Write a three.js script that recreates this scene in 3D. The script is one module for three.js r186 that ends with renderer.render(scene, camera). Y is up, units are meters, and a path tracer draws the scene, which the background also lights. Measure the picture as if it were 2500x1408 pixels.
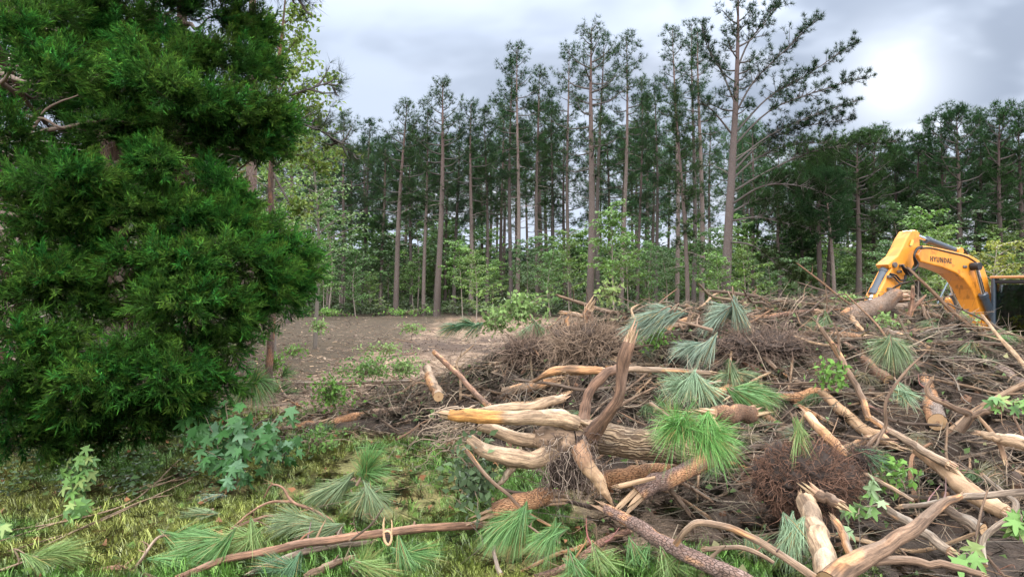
import * as THREE from 'three';
import { mergeGeometries } from 'three/addons/utils/BufferGeometryUtils.js';
import { FontLoader } from 'three/addons/loaders/FontLoader.js';
import { TextGeometry } from 'three/addons/geometries/TextGeometry.js';
import { RoundedBoxGeometry } from 'three/addons/geometries/RoundedBoxGeometry.js';

const V = (x, y, z) => new THREE.Vector3(x, y, z);
const clamp = (x, a = 0, b = 1) => Math.min(b, Math.max(a, x));
const mix = (a, b, t) => a + (b - a) * t;
const smooth = (a, b, x) => { const t = clamp((x - a) / (b - a)); return t * t * (3 - 2 * t); };
function rng(seed) { let a = (seed * 2654435761) >>> 0; const f = () => { a |= 0; a = (a + 0x6D2B79F5) | 0; let t = Math.imul(a ^ (a >>> 15), 1 | a); t = (t + Math.imul(t ^ (t >>> 7), 61 | t)) ^ t; return ((t ^ (t >>> 14)) >>> 0) / 4294967296; }; for (let i = 0; i < 4; i++) f(); return f; }
function hash(ix, iy, s) { let h = Math.imul(ix, 374761393) + Math.imul(iy, 668265263) + Math.imul(s, 2147483647 ^ 961748927); h = Math.imul(h ^ (h >>> 13), 1274126177); return ((h ^ (h >>> 16)) >>> 0) / 4294967296; }
function vnoise(x, y, s = 1, px = 0, py = px) {
  let ix = Math.floor(x), iy = Math.floor(y); let fx = x - ix, fy = y - iy; fx = fx * fx * (3 - 2 * fx); fy = fy * fy * (3 - 2 * fy);
  let jx = ix + 1, jy = iy + 1;
  if (px) { ix = ((ix % px) + px) % px; jx = ((jx % px) + px) % px; iy = ((iy % py) + py) % py; jy = ((jy % py) + py) % py; }
  return mix(mix(hash(ix, iy, s), hash(jx, iy, s), fx), mix(hash(ix, jy, s), hash(jx, jy, s), fx), fy);
}
function fbm(x, y, o = 4, s = 1, px = 0, py = px) { let a = 0.5, v = 0, n = 0; for (let i = 0; i < o; i++) { v += a * vnoise(x, y, s + i * 17, px, py); n += a; a *= 0.5; x *= 2; y *= 2; px *= 2; py *= 2; } return v / n; }

// ------------------------------------------------------------------ camera, sky, sun, exposure
const F = 1690, CX = 1250, CY = 704, EYE = 1.65;
const scene = new THREE.Scene();
const camera = new THREE.PerspectiveCamera(2 * Math.atan(704 / F) * 180 / Math.PI, 2500 / 1408, 0.1, 2000);
camera.position.set(0, EYE, 0); camera.lookAt(0, EYE, -10);
const renderer = new THREE.WebGLRenderer({ antialias: true });
renderer.toneMapping = THREE.LinearToneMapping;
renderer.toneMappingExposure = 2.2;
renderer.shadowMap.enabled = true;

const sunDir = V(930 / F, 500 / F, -1).normalize();
{
  const W = 2048, H = 1024, d = new Float32Array(W * H * 4);
  for (let j = 0; j < H; j++) for (let i = 0; i < W; i++) {
    const el = ((j + 0.5) / H - 0.5) * Math.PI, az = ((i + 0.5) / W - 0.5) * 2 * Math.PI;
    const y = Math.sin(el), x = Math.cos(el) * Math.cos(az), z = Math.cos(el) * Math.sin(az);
    const k = 4 * (j * W + i);
    let r, g, b;
    if (y < -0.02) { r = 0.12; g = 0.12; b = 0.11; }
    else {
      const q = 1 / (Math.max(y, 0) + 0.22), cx = x * q, cz = z * q;
      // warped cloud deck, streaks drawn out along one direction
      const wx = fbm(cx * 0.8 + 3, cz * 0.8 + 9, 3, 5) - 0.5, wz = fbm(cx * 0.8 + 31, cz * 0.8 + 7, 3, 8) - 0.5;
      const n1 = fbm((cx * 0.62 + cz * 0.35) * 0.9 + wx * 1.3 + 11, (cz * 1.15 - cx * 0.5) * 1.0 + wz * 1.3 + 4, 5, 21);
      const n2 = fbm((cx * 0.8 + cz * 0.4) * 2.4 + wx * 2 + 5, (cz * 2.4 - cx) * 1.5 + wz * 2, 5, 44);
      const hi = smooth(0.3, 0.85, y), bk = smooth(-0.35, 0.8, z) * smooth(-0.02, 0.35, y);
      const over = 0.545 + 2.0 * smooth(0.26, 1.0, y) + 2.1 * bk;     // overcast is brightest overhead; extra brightness added there and behind camera for the foreground
      const c = smooth(0.3, 0.72, n1), w = smooth(0.35, 0.7, n2);
      const lum = over * mix(0.80, 1.12, c) * mix(0.93, 1.07, w), tl = Math.max(hi, bk);
      r = lum * mix(mix(0.83, 0.98, c), 1.0, tl); g = lum * mix(mix(0.965, 1.0, c), 0.985, tl); b = lum * mix(mix(1.2, 1.09, c), 1.02, tl);
      const ca = clamp(x * sunDir.x + y * sunDir.y + z * sunDir.z, -1, 1), a = Math.acos(ca) * 57.3;
      const gl = 0.24 * Math.exp(-a / 7) * mix(0.1, 1.1, smooth(0.38, 0.6, n2 * 0.7 + n1 * 0.3)) + 0.26 * Math.exp(-a * a / 5);
      const wide = Math.exp(-a / 26) * 0.08;
      r += gl * 1.1 + wide * 0.5; g += gl * 1.06 + wide * 0.44; b += gl * 0.98 + wide * 0.33;
      const dk = Math.exp(-a / 30) * smooth(0.58, 0.36, n2) * smooth(2.5, 7, a) * 0.42; r *= 1 - dk; g *= 1 - dk * 0.93; b *= 1 - dk * 0.82;
    }
    d[k] = r * SKYK(); d[k + 1] = g * SKYK(); d[k + 2] = b * SKYK(); d[k + 3] = 1;
  }
  const t = new THREE.DataTexture(d, W, H, THREE.RGBAFormat, THREE.FloatType);
  t.mapping = THREE.EquirectangularReflectionMapping; t.magFilter = THREE.LinearFilter; t.minFilter = THREE.LinearFilter; t.needsUpdate = true;
  scene.background = t; scene.environment = t;
}
function SKYK() { return 0.82; }
const sun = new THREE.DirectionalLight(new THREE.Color(1.0, 0.95, 0.87), 1.1);
sun.position.copy(sunDir).multiplyScalar(120); sun.castShadow = true; sun.shadow.radius = 34;
sun.shadow.camera.left = -60; sun.shadow.camera.right = 60; sun.shadow.camera.top = 60; sun.shadow.camera.bottom = -60; sun.shadow.camera.far = 300;
scene.add(sun);


// ------------------------------------------------------------------ naming and placing
const used = {};
function numbered(n) { const k = used[n] = (used[n] ?? -1) + 1; return k ? `${n}_${String(k).padStart(3, '0')}` : n; }
function tag(o, label, category, group, kind) { if (label) o.userData.label = label; if (category) o.userData.category = category; if (group) o.userData.group = group; if (kind) o.userData.kind = kind; return o; }
function thing(name, label, category, at, group) { const o = new THREE.Group(); o.name = numbered(name); if (at) o.position.copy(at); scene.add(o); return tag(o, label, category, group); }
function struct(name, geo, mat) { const m = new THREE.Mesh(geo, mat); m.name = numbered(name); m.userData.kind = 'structure'; m.castShadow = m.receiveShadow = true; scene.add(m); return m; }
function copyOf(o, name, label, group) { const c = o.clone(); c.name = numbered(name); c.userData = { ...o.userData, label, group }; scene.add(c); return c; }
const P = (px, py, d) => V((px - CX) * d / F, EYE - (py - CY) * d / F, -d);

class G {                                   // gathers triangles; build() makes ONE mesh of them
  constructor(at) { this.p = []; this.n = []; this.u = []; this.c = []; this.i = []; this.at = at || V(0, 0, 0); }
  get k() { return this.p.length / 3; }
  v(x, y, z, nx, ny, nz, u, w, r, g, b) { this.p.push(x - this.at.x, y - this.at.y, z - this.at.z); this.n.push(nx, ny, nz); this.u.push(u, w); this.c.push(r, g, b); return this.p.length / 3 - 1; }
  t(a, b, c) { this.i.push(a, b, c); }
  geo() {
    const g = new THREE.BufferGeometry();
    g.setAttribute('position', new THREE.Float32BufferAttribute(this.p, 3)); g.setAttribute('normal', new THREE.Float32BufferAttribute(this.n, 3));
    g.setAttribute('uv', new THREE.Float32BufferAttribute(this.u, 2)); g.setAttribute('color', new THREE.Float32BufferAttribute(this.c, 3)); g.setIndex(this.i); return g;
  }
  build(name, mat, parent, kind) { if (!this.i.length) return null; const m = new THREE.Mesh(this.geo(), mat); m.name = name; m.castShadow = m.receiveShadow = true; if (kind) m.userData.kind = kind; parent.add(m); return m; }
}
function part(name, geo, mat, parent, kind) { const m = new THREE.Mesh(geo, mat); m.name = name; m.castShadow = m.receiveShadow = true; if (kind) m.userData.kind = kind; parent.add(m); return m; }
function instanced(name, geo, mat, list, parent) {
  const m = new THREE.InstancedMesh(geo, mat, list.length); m.name = parent === scene ? numbered(name) : name; m.castShadow = m.receiveShadow = true; m.userData.kind = 'stuff';
  const c = new THREE.Color(); list.forEach((e, i) => { m.setMatrixAt(i, e.m); if (e.c) m.setColorAt(i, c.setRGB(...e.c)); });
  parent.add(m); return m;
}
const _X = V(1, 0, 0), _Y = V(0, 1, 0), _Z = V(0, 0, 1);
function perp(d) { const a = Math.abs(d.y) < 0.9 ? _Y : _X; return V(0, 0, 0).crossVectors(a, d).normalize(); }
// matrix whose +Y looks along dir, rolled about it
function along(pos, dir, roll, sx, sy = sx, sz = sx) {
  const y = dir.clone().normalize(), x = perp(y), z = V(0, 0, 0).crossVectors(x, y);
  const c = Math.cos(roll), s = Math.sin(roll), xx = x.clone().multiplyScalar(c).addScaledVector(z, s), zz = V(0, 0, 0).crossVectors(xx, y);
  return new THREE.Matrix4().makeBasis(xx.multiplyScalar(sx), y.multiplyScalar(sy), zz.multiplyScalar(sz)).setPosition(pos);
}
function ranDir(R) { const y = R() * 2 - 1, a = R() * 6.2832, s = Math.sqrt(1 - y * y); return V(s * Math.cos(a), y, s * Math.sin(a)); }
function spline(pts, n) { if (pts.length === 2) { const o = []; for (let i = 0; i <= n; i++) o.push(pts[0].clone().lerp(pts[1], i / n)); return o; } return new THREE.CatmullRomCurve3(pts, false, 'centripetal').getPoints(n); }
function sampleArr(a, t) { const f = t * (a.length - 1), i = Math.min(a.length - 2, Math.floor(f)); return a.length < 2 ? a[0] : mix(a[i], a[i + 1], f - i); }

// a tapering tube through points; radii at the control points; rough = uneven radius; col(t, ang, R) gives the vertex colour
function tube(g, pts, radii, o = {}) {
  const { sides = 7, seg = 8, rough = 0, reps = 1, tileV = 1, col = [1, 1, 1], seed = 1, capA = false, capB = false, bend = 0 } = o;
  const R = rng(seed), c = spline(pts, seg), n = c.length;
  if (bend) { const a = R() * 9, b = R() * 9; for (let i = 1; i < n - 1; i++) { const t = i / (n - 1), e = Math.sin(t * Math.PI) ** 0.5 * bend; c[i].x += e * (fbm(t * 5 + a, 1, 2, seed) - 0.5) * 2; c[i].y += e * (fbm(t * 5 + b, 3, 2, seed) - 0.5) * 2; c[i].z += e * (fbm(t * 5 + b, 7, 2, seed) - 0.5) * 2; } }
  let T = c[1].clone().sub(c[0]).normalize(), N = perp(T), len = 0;
  const base = g.k, rings = [];
  for (let i = 0; i < n; i++) {
    if (i) len += c[i].distanceTo(c[i - 1]);
    const T2 = (i === 0 ? c[1].clone().sub(c[0]) : i === n - 1 ? c[i].clone().sub(c[i - 1]) : c[i + 1].clone().sub(c[i - 1])).normalize();
    N.addScaledVector(T2, -N.dot(T2)).normalize(); const B = V(0, 0, 0).crossVectors(T2, N);
    const t = i / (n - 1), r0 = sampleArr(radii, t), ring = [];
    for (let k = 0; k <= sides; k++) {
      const a = k / sides * 6.28319, kk = k % sides;
      let r = r0; if (rough) r *= 1 + rough * (2 * fbm(kk / sides * 4, len / Math.max(r0, 0.01) * 0.7, 3, seed, 4, 4096) - 1);
      const ca = Math.cos(a), sa = Math.sin(a), nx = N.x * ca + B.x * sa, ny = N.y * ca + B.y * sa, nz = N.z * ca + B.z * sa;
      const C = typeof col === 'function' ? col(t, kk / sides, len, ny) : col;
      g.v(c[i].x + nx * r, c[i].y + ny * r, c[i].z + nz * r, nx, ny, nz, k / sides * reps, len / tileV, C[0], C[1], C[2]);
      ring.push(r);
    }
    rings.push({ p: c[i].clone(), T: T2.clone(), N: N.clone(), B: B.clone(), r: r0, ring });
  }
  for (let i = 0; i < n - 1; i++) for (let k = 0; k < sides; k++) { const a = base + i * (sides + 1) + k, b = a + sides + 1; g.t(a, a + 1, b); g.t(a + 1, b + 1, b); }
  if (rough > 0.03) fixNormals(g, base, n, sides);
  if (capA) cap(g, rings[0], sides, -1, typeof col === 'function' ? col(0, 0, 0, 0) : col);
  if (capB) cap(g, rings[n - 1], sides, 1, typeof col === 'function' ? col(1, 0, len, 0) : col);
  return rings;
}
function fixNormals(g, base, n, sides) {
  const w = sides + 1, p = g.p, q = (i, k) => 3 * (base + i * w + k);
  for (let i = 0; i < n; i++) for (let k = 0; k <= sides; k++) {
    const a = q(Math.max(0, i - 1), k), b = q(Math.min(n - 1, i + 1), k), c = q(i, (k - 1 + sides) % sides), d = q(i, (k + 1) % sides);
    const ux = p[b] - p[a], uy = p[b + 1] - p[a + 1], uz = p[b + 2] - p[a + 2], vx = p[d] - p[c], vy = p[d + 1] - p[c + 1], vz = p[d + 2] - p[c + 2];
    let x = vy * uz - vz * uy, y = vz * ux - vx * uz, z = vx * uy - vy * ux; const l = Math.hypot(x, y, z) || 1, o = q(i, k);
    if (x * g.n[o] + y * g.n[o + 1] + z * g.n[o + 2] < 0) { x = -x; y = -y; z = -z; }
    g.n[o] = x / l; g.n[o + 1] = y / l; g.n[o + 2] = z / l;
  }
}
function cap(g, R, sides, s, C) {
  const T = R.T.clone().multiplyScalar(s), m = g.v(R.p.x + T.x * R.r * 0.12, R.p.y + T.y * R.r * 0.12, R.p.z + T.z * R.r * 0.12, T.x, T.y, T.z, 0.5, 0.5, ...C), b = g.k;
  for (let k = 0; k <= sides; k++) { const a = k / sides * 6.28319, r = R.ring[k], x = Math.cos(a), y = Math.sin(a); g.v(R.p.x + (R.N.x * x + R.B.x * y) * r, R.p.y + (R.N.y * x + R.B.y * y) * r, R.p.z + (R.N.z * x + R.B.z * y) * r, T.x, T.y, T.z, 0.5 + 0.5 * x, 0.5 + 0.5 * y, ...C); }
  for (let k = 0; k < sides; k++) s > 0 ? g.t(m, b + k, b + k + 1) : g.t(m, b + k + 1, b + k);
}
// a sawn end: a flat disc with a rounded rim, proud of the bark by 2 mm
function sawnEnd(g, R, sides, s, R0) { const C = () => { const f = 0.85 + 0.3 * R0(); return [f, f, f]; }; const T = R.T.clone().multiplyScalar(s); const sh = { ...R, p: R.p.clone().addScaledVector(T, 0.003), ring: R.ring.map(r => r * 0.97) }; cap(g, sh, sides, s, C()); }
// a snapped end: splinters of unequal length standing out of the wood
function snappedEnd(g, R, s, R0, amount = 1) {
  const T = R.T.clone().multiplyScalar(s), n = 12 + Math.floor(R0() * 6);
  for (let i = 0; i < n; i++) {
    const a = R0() * 6.2832, q = Math.sqrt(R0()) * 0.8 * R.r, c = R.p.clone().addScaledVector(R.N, Math.cos(a) * q).addScaledVector(R.B, Math.sin(a) * q).addScaledVector(T, -R.r * 0.4);
    const L = R.r * (0.9 + 3.0 * R0() * R0() * amount), w = R.r * (0.16 + 0.24 * R0()), tip = c.clone().addScaledVector(T, L + R.r * 0.4).addScaledVector(ranDir(R0), R.r * 0.25), f = 0.65 + 0.5 * R0();
    tube(g, [c, c.clone().lerp(tip, 0.6), tip], [w, w * 0.7, w * 0.06], { sides: 4, seg: 2, col: [f, f * (0.88 + 0.15 * R0()), f * 0.9] });
  }
  const C = [0.8, 0.75, 0.7]; cap(g, { ...R, ring: R.ring.map(r => r * 0.96) }, R.ring.length - 1, s, C);
}

// ------------------------------------------------------------------ materials
function tex(w, h, fn, srgb = true, rep = null) {
  const d = new Uint8Array(w * h * 4);
  for (let j = 0; j < h; j++) for (let i = 0; i < w; i++) { const c = fn(i / w, j / h), k = 4 * (j * w + i); for (let q = 0; q < 3; q++) { const l = clamp(Array.isArray(c) ? c[q] : c); d[k + q] = 255 * (srgb ? (l <= 0.0031308 ? l * 12.92 : 1.055 * l ** (1 / 2.4) - 0.055) : l); } d[k + 3] = 255; }
  const t = new THREE.DataTexture(d, w, h, THREE.RGBAFormat); t.colorSpace = srgb ? THREE.SRGBColorSpace : THREE.NoColorSpace; t.wrapS = t.wrapT = THREE.RepeatWrapping; t.magFilter = THREE.LinearFilter; t.minFilter = THREE.LinearMipmapLinearFilter; t.generateMipmaps = true; if (rep) t.repeat.set(...rep); t.needsUpdate = true; return t;
}
function worley(u, v, nx, ny, s) {            // periodic cells: [nearest, second, id]
  const x = u * nx, y = v * ny, ix = Math.floor(x), iy = Math.floor(y); let a = 9, b = 9, id = 0;
  for (let j = -1; j <= 1; j++) for (let i = -1; i <= 1; i++) { const cx = ((ix + i) % nx + nx) % nx, cy = ((iy + j) % ny + ny) % ny, h = hash(cx, cy, s), q = hash(cx, cy, s + 7), dx = ix + i + h - x, dy = iy + j + q - y, d = dx * dx + dy * dy; if (d < a) { b = a; a = d; id = hash(cx, cy, s + 13); } else if (d < b) b = d; }
  return [Math.sqrt(a), Math.sqrt(b), id];
}
const lerp3 = (a, b, t) => [mix(a[0], b[0], t), mix(a[1], b[1], t), mix(a[2], b[2], t)];
function barkMaps(kind) {
  const h = (u, v) => {
    if (kind === 'plate') { const w = worley(u + 0.05 * (fbm(u * 6, v * 6, 2, 3, 6) - 0.5), v + 0.03 * (fbm(u * 8, v * 8, 2, 9, 8) - 0.5), 20, 11, 3), e = smooth(0.0, 0.2, w[1] - w[0]); return [e * (0.6 + 0.4 * w[2]) + 0.18 * (fbm(u * 30, v * 18, 3, 2, 30, 18) - 0.5), w[2], e]; }
    if (kind === 'ridge') { const x = u * 14 + 2.6 * (fbm(u * 7, v * 6, 3, 4, 7, 6) - 0.5), r = Math.abs(((x % 1) + 1) % 1 - 0.5) * 2, cr = smooth(0.3, 0.6, vnoise(u * 14, v * 18, 6, 14, 18)); const e = clamp(smooth(0.1, 0.7, 1 - r) * (0.35 + 0.65 * cr) + 0.5 * (fbm(u * 40, v * 16, 3, 77, 40, 16) - 0.5)); return [e, vnoise(u * 14, v * 9, 8, 14, 9), e]; }
    if (kind === 'wood') { const f = fbm(u * 26, v * 1.0 * 3, 4, 6, 26, 3); return [f, fbm(u * 5, v * 4, 3, 19, 5, 4), 1]; }
    const f = fbm(u * 12, v * 5, 4, 31, 12, 5), s = fbm(u * 50, v * 7, 3, 37, 50, 7); return [0.55 * f + 0.45 * s, fbm(u * 4, v * 4, 4, 51, 4), 1];
  };
  const map = tex(512, 512, (u, v) => {
    const [a, id, e] = h(u, v), fine = fbm(u * 60, v * 60, 3, 71, 60);
    if (kind === 'plate') { const c = lerp3([0.125, 0.093, 0.075], lerp3([0.27, 0.2, 0.16], [0.31, 0.26, 0.225], id), e); return c.map(x => x * (0.65 + 0.7 * fine)); }
    if (kind === 'ridge') { const c = lerp3([0.09, 0.062, 0.04], lerp3([0.38, 0.29, 0.19], [0.30, 0.26, 0.21], id), a); return c.map(x => x * (0.7 + 0.6 * fine)); }
    if (kind === 'wood') { const c = lerp3(lerp3([0.36, 0.235, 0.14], [0.52, 0.38, 0.25], a), [0.28, 0.19, 0.12], smooth(0.5, 0.75, id) * 0.7); return c.map(x => x * (0.8 + 0.4 * fine)); }
    const c = lerp3(lerp3([0.12, 0.09, 0.065], [0.40, 0.31, 0.23], smooth(0.25, 0.75, a)), [0.42, 0.37, 0.31], smooth(0.58, 0.7, id) * 0.5); return c.map(x => x * (0.75 + 0.5 * fine));
  });
  const bump = tex(512, 512, (u, v) => clamp(h(u, v)[0] * 0.85 + 0.15 * fbm(u * 60, v * 60, 2, 71, 60)), false);
  return { map, bumpMap: bump };
}
const std = (o) => new THREE.MeshStandardMaterial({ roughness: 0.9, metalness: 0, vertexColors: true, ...o });
const M = {
  plate: std({ ...barkMaps('plate'), bumpScale: 0.012, roughness: 0.95 }),
  ridge: std({ ...barkMaps('ridge'), bumpScale: 0.012, roughness: 0.95 }),
  smooth: std({ ...barkMaps('smooth'), bumpScale: 0.008, roughness: 0.85 }),
  wood: std({ ...barkMaps('wood'), bumpScale: 0.004, roughness: 0.75 }),
  twig: std({ roughness: 0.9 }),
};
M.cut = std({ map: tex(256, 256, (u, v) => { const x = u - 0.5, y = v - 0.5, r = Math.hypot(x, y) * 2 + 0.04 * fbm(u * 6, v * 6, 3, 9), ring = 0.5 + 0.5 * Math.sin(r * 60); return lerp3(lerp3([0.50, 0.33, 0.18], [0.42, 0.26, 0.13], ring), [0.30, 0.17, 0.09], smooth(0.28, 0.18, r)).map(q => q * (0.85 + 0.3 * fbm(u * 40, v * 40, 2, 4))); }), roughness: 0.8 });
const leafMat = (rough = 0.6, trans = 0.3) => new THREE.MeshPhysicalMaterial({ color: 0xffffff, vertexColors: true, roughness: rough, transmission: trans, thickness: 0, side: THREE.DoubleSide, specularIntensity: 0.5 });
M.needle = std({ roughness: 0.5, side: THREE.DoubleSide });
M.far = leafMat(1, 0.5);
M.leaf = leafMat(1, 0.4);
M.gloss = std({ roughness: 0.42, side: THREE.DoubleSide });
M.cedar = leafMat(1, 0.25);
M.grass = leafMat(1, 0.3);
// ------------------------------------------------------------------ terrain
function groundY(x, z) {
  const d = -z;
  let y = 0.16 * (fbm(x * 0.35 + 9, z * 0.35, 3, 2) - 0.5) * smooth(2, 6, Math.hypot(x, z)) + 0.07 * (fbm(x * 1.7, z * 1.7, 3, 6) - 0.5);
  const clear = smooth(9, 12, d) * smooth(44, 38, d) * smooth(-14, -9, x) ;
  y += clear * (0.12 * (fbm(x * 0.9, z * 0.9 + 4, 4, 12) - 0.5) + 0.10 * (fbm(x * 3.1, z * 3.1, 3, 14) - 0.45));
  { const w = x + 2.2 + 0.10 * (d - 16) + 0.3 * Math.sin(d * 0.5), k = smooth(0.34, 0.16, Math.abs(w - 0.9)) + smooth(0.34, 0.16, Math.abs(w + 1.1)); y += clear * smooth(11, 14, d) * smooth(34, 26, d) * k * (-0.09 + 0.07 * Math.abs(Math.sin(d * 9))); }   // tracks of the machine across the clearing
  y -= 0.95 * smooth(3.5, 7.5, x) * smooth(10.4, 12.6, d) * smooth(36, 22, d);
  return y;
}
const CREST = [[-2.2, 0], [-1.4, 0.16], [-0.7, 0.42], [0.3, 0.95], [1.3, 1.28], [2.9, 1.40], [4.3, 1.44], [5.2, 1.42], [5.6, 1.12], [6.2, 0.88], [6.8, 0.72], [8, 0.55], [9.6, 0.3], [11, 0]];
const TOE = [[-2.2, 8.0], [-0.5, 7.4], [0.3, 6.6], [1.0, 5.2], [2, 4.9], [3, 4.65], [5, 4.2], [7, 3.6], [11, 3.6]];
function table(T, x) { if (x <= T[0][0]) return T[0][1]; for (let i = 1; i < T.length; i++) if (x < T[i][0]) return mix(T[i - 1][1], T[i][1], (x - T[i - 1][0]) / (T[i][0] - T[i - 1][0])); return T[T.length - 1][1]; }
function moundH(x, z) {
  const d = -z, H = table(CREST, x), toe = table(TOE, x) + 0.5 * (fbm(x * 0.9, 3, 3, 61) - 0.5), dc = 9.0, db = 12.2;
  if (H <= 0 || d < toe || d > db) return 0;
  const s = d < dc ? (d - toe) / (dc - toe) : (db - d) / (db - dc);
  const body = H * (d < dc ? 0.55 * s + 0.45 * smooth(0, 1, s) : smooth(0, 1, s));
  const lumps = 0.42 * (fbm(x * 0.9 + 5, z * 0.9, 3, 71) - 0.5) + 0.22 * (fbm(x * 3, z * 3, 3, 77) - 0.5) + 0.09 * (fbm(x * 9, z * 9, 2, 79) - 0.5);
  return Math.max(0, body + lumps * smooth(0, 0.35, s) * Math.min(1, H));
}
const surfY = (x, z) => groundY(x, z) + moundH(x, z);
function hit(px, py) {                          // the point of the ground or of the heap that a line of sight meets
  const fx = (px - CX) / F, fy = (py - CY) / F; let d = 2;
  while (d < 60) { if (EYE - fy * d <= surfY(fx * d, -d)) break; d += d < 14 ? 0.02 : 0.15; }
  return d;
}
const surfN = (x, z) => { const e = 0.15; return V(surfY(x - e, z) - surfY(x + e, z), 2 * e, surfY(x, z - e) - surfY(x, z + e)).normalize(); };
const grassy = (x, z) => { const d = -z, px = CX + x / Math.max(d, 0.5) * F; return (1 - smooth(0.2, 0.7, x) * smooth(4.1, 4.45, d)) * smooth(8.6, 6.6, d + 1.5 * (fbm(x, z, 3, 23) - 0.5)) * smooth(2.6, 0.4, x + (fbm(x * 0.8, z * 0.8, 3, 29) - 0.5) * 1.5); };

function axis(lo, hi, a, b, step, grow) { const r = []; for (let x = a; x <= b; x += step) r.push(x); let s = step, x = b; while (x < hi) { s *= grow; x += s; r.push(x); } s = step; x = a; while (x > lo) { s *= grow; x -= s; r.unshift(x); } return r; }
function sheet(xs, zs, yf, cf) {
  const g = new G(), w = xs.length;
  for (const z of zs) for (const x of xs) { const c = cf(x, z); g.v(x, yf(x, z), z, 0, 1, 0, x, z, c[0], c[1], c[2]); }
  for (let j = 0; j < zs.length - 1; j++) for (let i = 0; i < w - 1; i++) { const a = j * w + i, b = a + w; g.t(a, b, a + 1); g.t(a + 1, b, b + 1); }
  const q = g.geo(); q.computeVertexNormals(); return q;
}
{
  const speck = tex(1024, 1024, (u, v) => { const a = fbm(u * 9, v * 9, 4, 3, 9), b = fbm(u * 80, v * 80, 3, 8, 80), w = worley(u, v, 60, 60, 5); const chip = w[2] > 0.82 && w[0] < 0.42 ? 0.35 : 0; const k = 0.55 + 0.5 * a + 0.55 * (b - 0.5) + chip; return [k * 0.8, k * 0.765, k * 0.71]; }, true, [0.5, 0.5]);
  const bmp = tex(1024, 1024, (u, v) => 0.5 * fbm(u * 24, v * 24, 4, 13, 24) + 0.5 * fbm(u * 110, v * 110, 2, 18, 110), false, [0.5, 0.5]);
  const soilCol = (x, z) => {
    const d = -z, n = fbm(x * 0.5, z * 0.8, 4, 91), m = fbm(x * 2.2, z * 3.5, 3, 95), g = grassy(x, z);
    let c = lerp3([0.24, 0.17, 0.12], [0.42, 0.315, 0.225], smooth(0.35, 0.65, m));
    c = lerp3(c, [0.085, 0.058, 0.044], smooth(0.5, 0.66, fbm(x * 0.35 + 4, z * 0.7, 4, 98)) * smooth(11, 15, d) * smooth(27, 21, d) * 0.85);   // churned damp earth across the middle of the clearing
    c = lerp3(c, [0.40, 0.27, 0.17], smooth(0.56, 0.7, n) * smooth(20, 30, d) * 0.7);
    c = lerp3(c, [0.24, 0.25, 0.08], g * 0.85); c = lerp3(c, [0.29, 0.25, 0.09], g * smooth(0.5, 0.68, m) * 0.7);
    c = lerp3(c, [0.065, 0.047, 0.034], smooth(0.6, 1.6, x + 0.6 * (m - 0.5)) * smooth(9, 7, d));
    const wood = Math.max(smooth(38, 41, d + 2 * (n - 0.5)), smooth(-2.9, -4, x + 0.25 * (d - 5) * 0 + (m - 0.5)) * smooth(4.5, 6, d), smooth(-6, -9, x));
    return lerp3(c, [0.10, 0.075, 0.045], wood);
  };
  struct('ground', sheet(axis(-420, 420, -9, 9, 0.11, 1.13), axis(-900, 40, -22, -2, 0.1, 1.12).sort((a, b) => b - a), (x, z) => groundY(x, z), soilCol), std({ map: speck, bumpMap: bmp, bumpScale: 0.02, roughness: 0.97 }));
  const xs = axis(-2.4, 11, -2.4, 8, 0.045, 1.1), zs = axis(-12.3, -3.2, -9.6, -3.2, 0.045, 1.12).sort((a, b) => b - a);
  struct('soil_mound', sheet(xs, zs, (x, z) => { const m = moundH(x, z); return groundY(x, z) + (m > 0.004 ? m : -0.06); }, (x, z) => lerp3(lerp3([0.03, 0.021, 0.015], [0.085, 0.058, 0.041], fbm(x * 3, z * 3, 4, 101)), [0.14, 0.10, 0.068], smooth(0.55, 0.75, fbm(x * 1.3, z * 1.3, 3, 107)))), std({ map: speck, bumpMap: bmp, bumpScale: 0.03, roughness: 1 }));
}

// ------------------------------------------------------------------ foliage pieces
// a blade: one triangle or two from p along dir, w wide
function blade(g, p, dir, L, w, roll, C, C2 = C) {
  const n = perp(dir), b = V(0, 0, 0).crossVectors(dir, n), c = Math.cos(roll), s = Math.sin(roll), sx = n.x * c + b.x * s, sy = n.y * c + b.y * s, sz = n.z * c + b.z * s;
  const nx = b.x * c - n.x * s, ny = b.y * c - n.y * s, nz = b.z * c - n.z * s;
  const a = g.v(p.x - sx * w, p.y - sy * w, p.z - sz * w, nx, ny, nz, 0, 0, ...C), d = g.v(p.x + sx * w, p.y + sy * w, p.z + sz * w, nx, ny, nz, 1, 0, ...C), e = g.v(p.x + dir.x * L, p.y + dir.y * L, p.z + dir.z * L, nx, ny, nz, 0.5, 1, ...C2);
  g.t(a, d, e);
}
// a broad leaf: a folded diamond of two wings
function leaf(g, p, dir, up, L, w, C) {
  const s = V(0, 0, 0).crossVectors(dir, up).normalize(), n = V(0, 0, 0).crossVectors(s, dir).normalize(), f = w * 0.22;
  const q = (t, k, h) => g.v(p.x + dir.x * L * t + s.x * w * k + n.x * h, p.y + dir.y * L * t + s.y * w * k + n.y * h, p.z + dir.z * L * t + s.z * w * k + n.z * h, n.x, n.y, n.z, t, k, C[0], C[1], C[2]);
  const a = q(0, 0, 0), m = q(1, 0, -f * 0.6), l = q(0.42, -0.5, f), r = q(0.42, 0.5, f); g.t(a, r, m); g.t(a, m, l);
}

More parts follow.
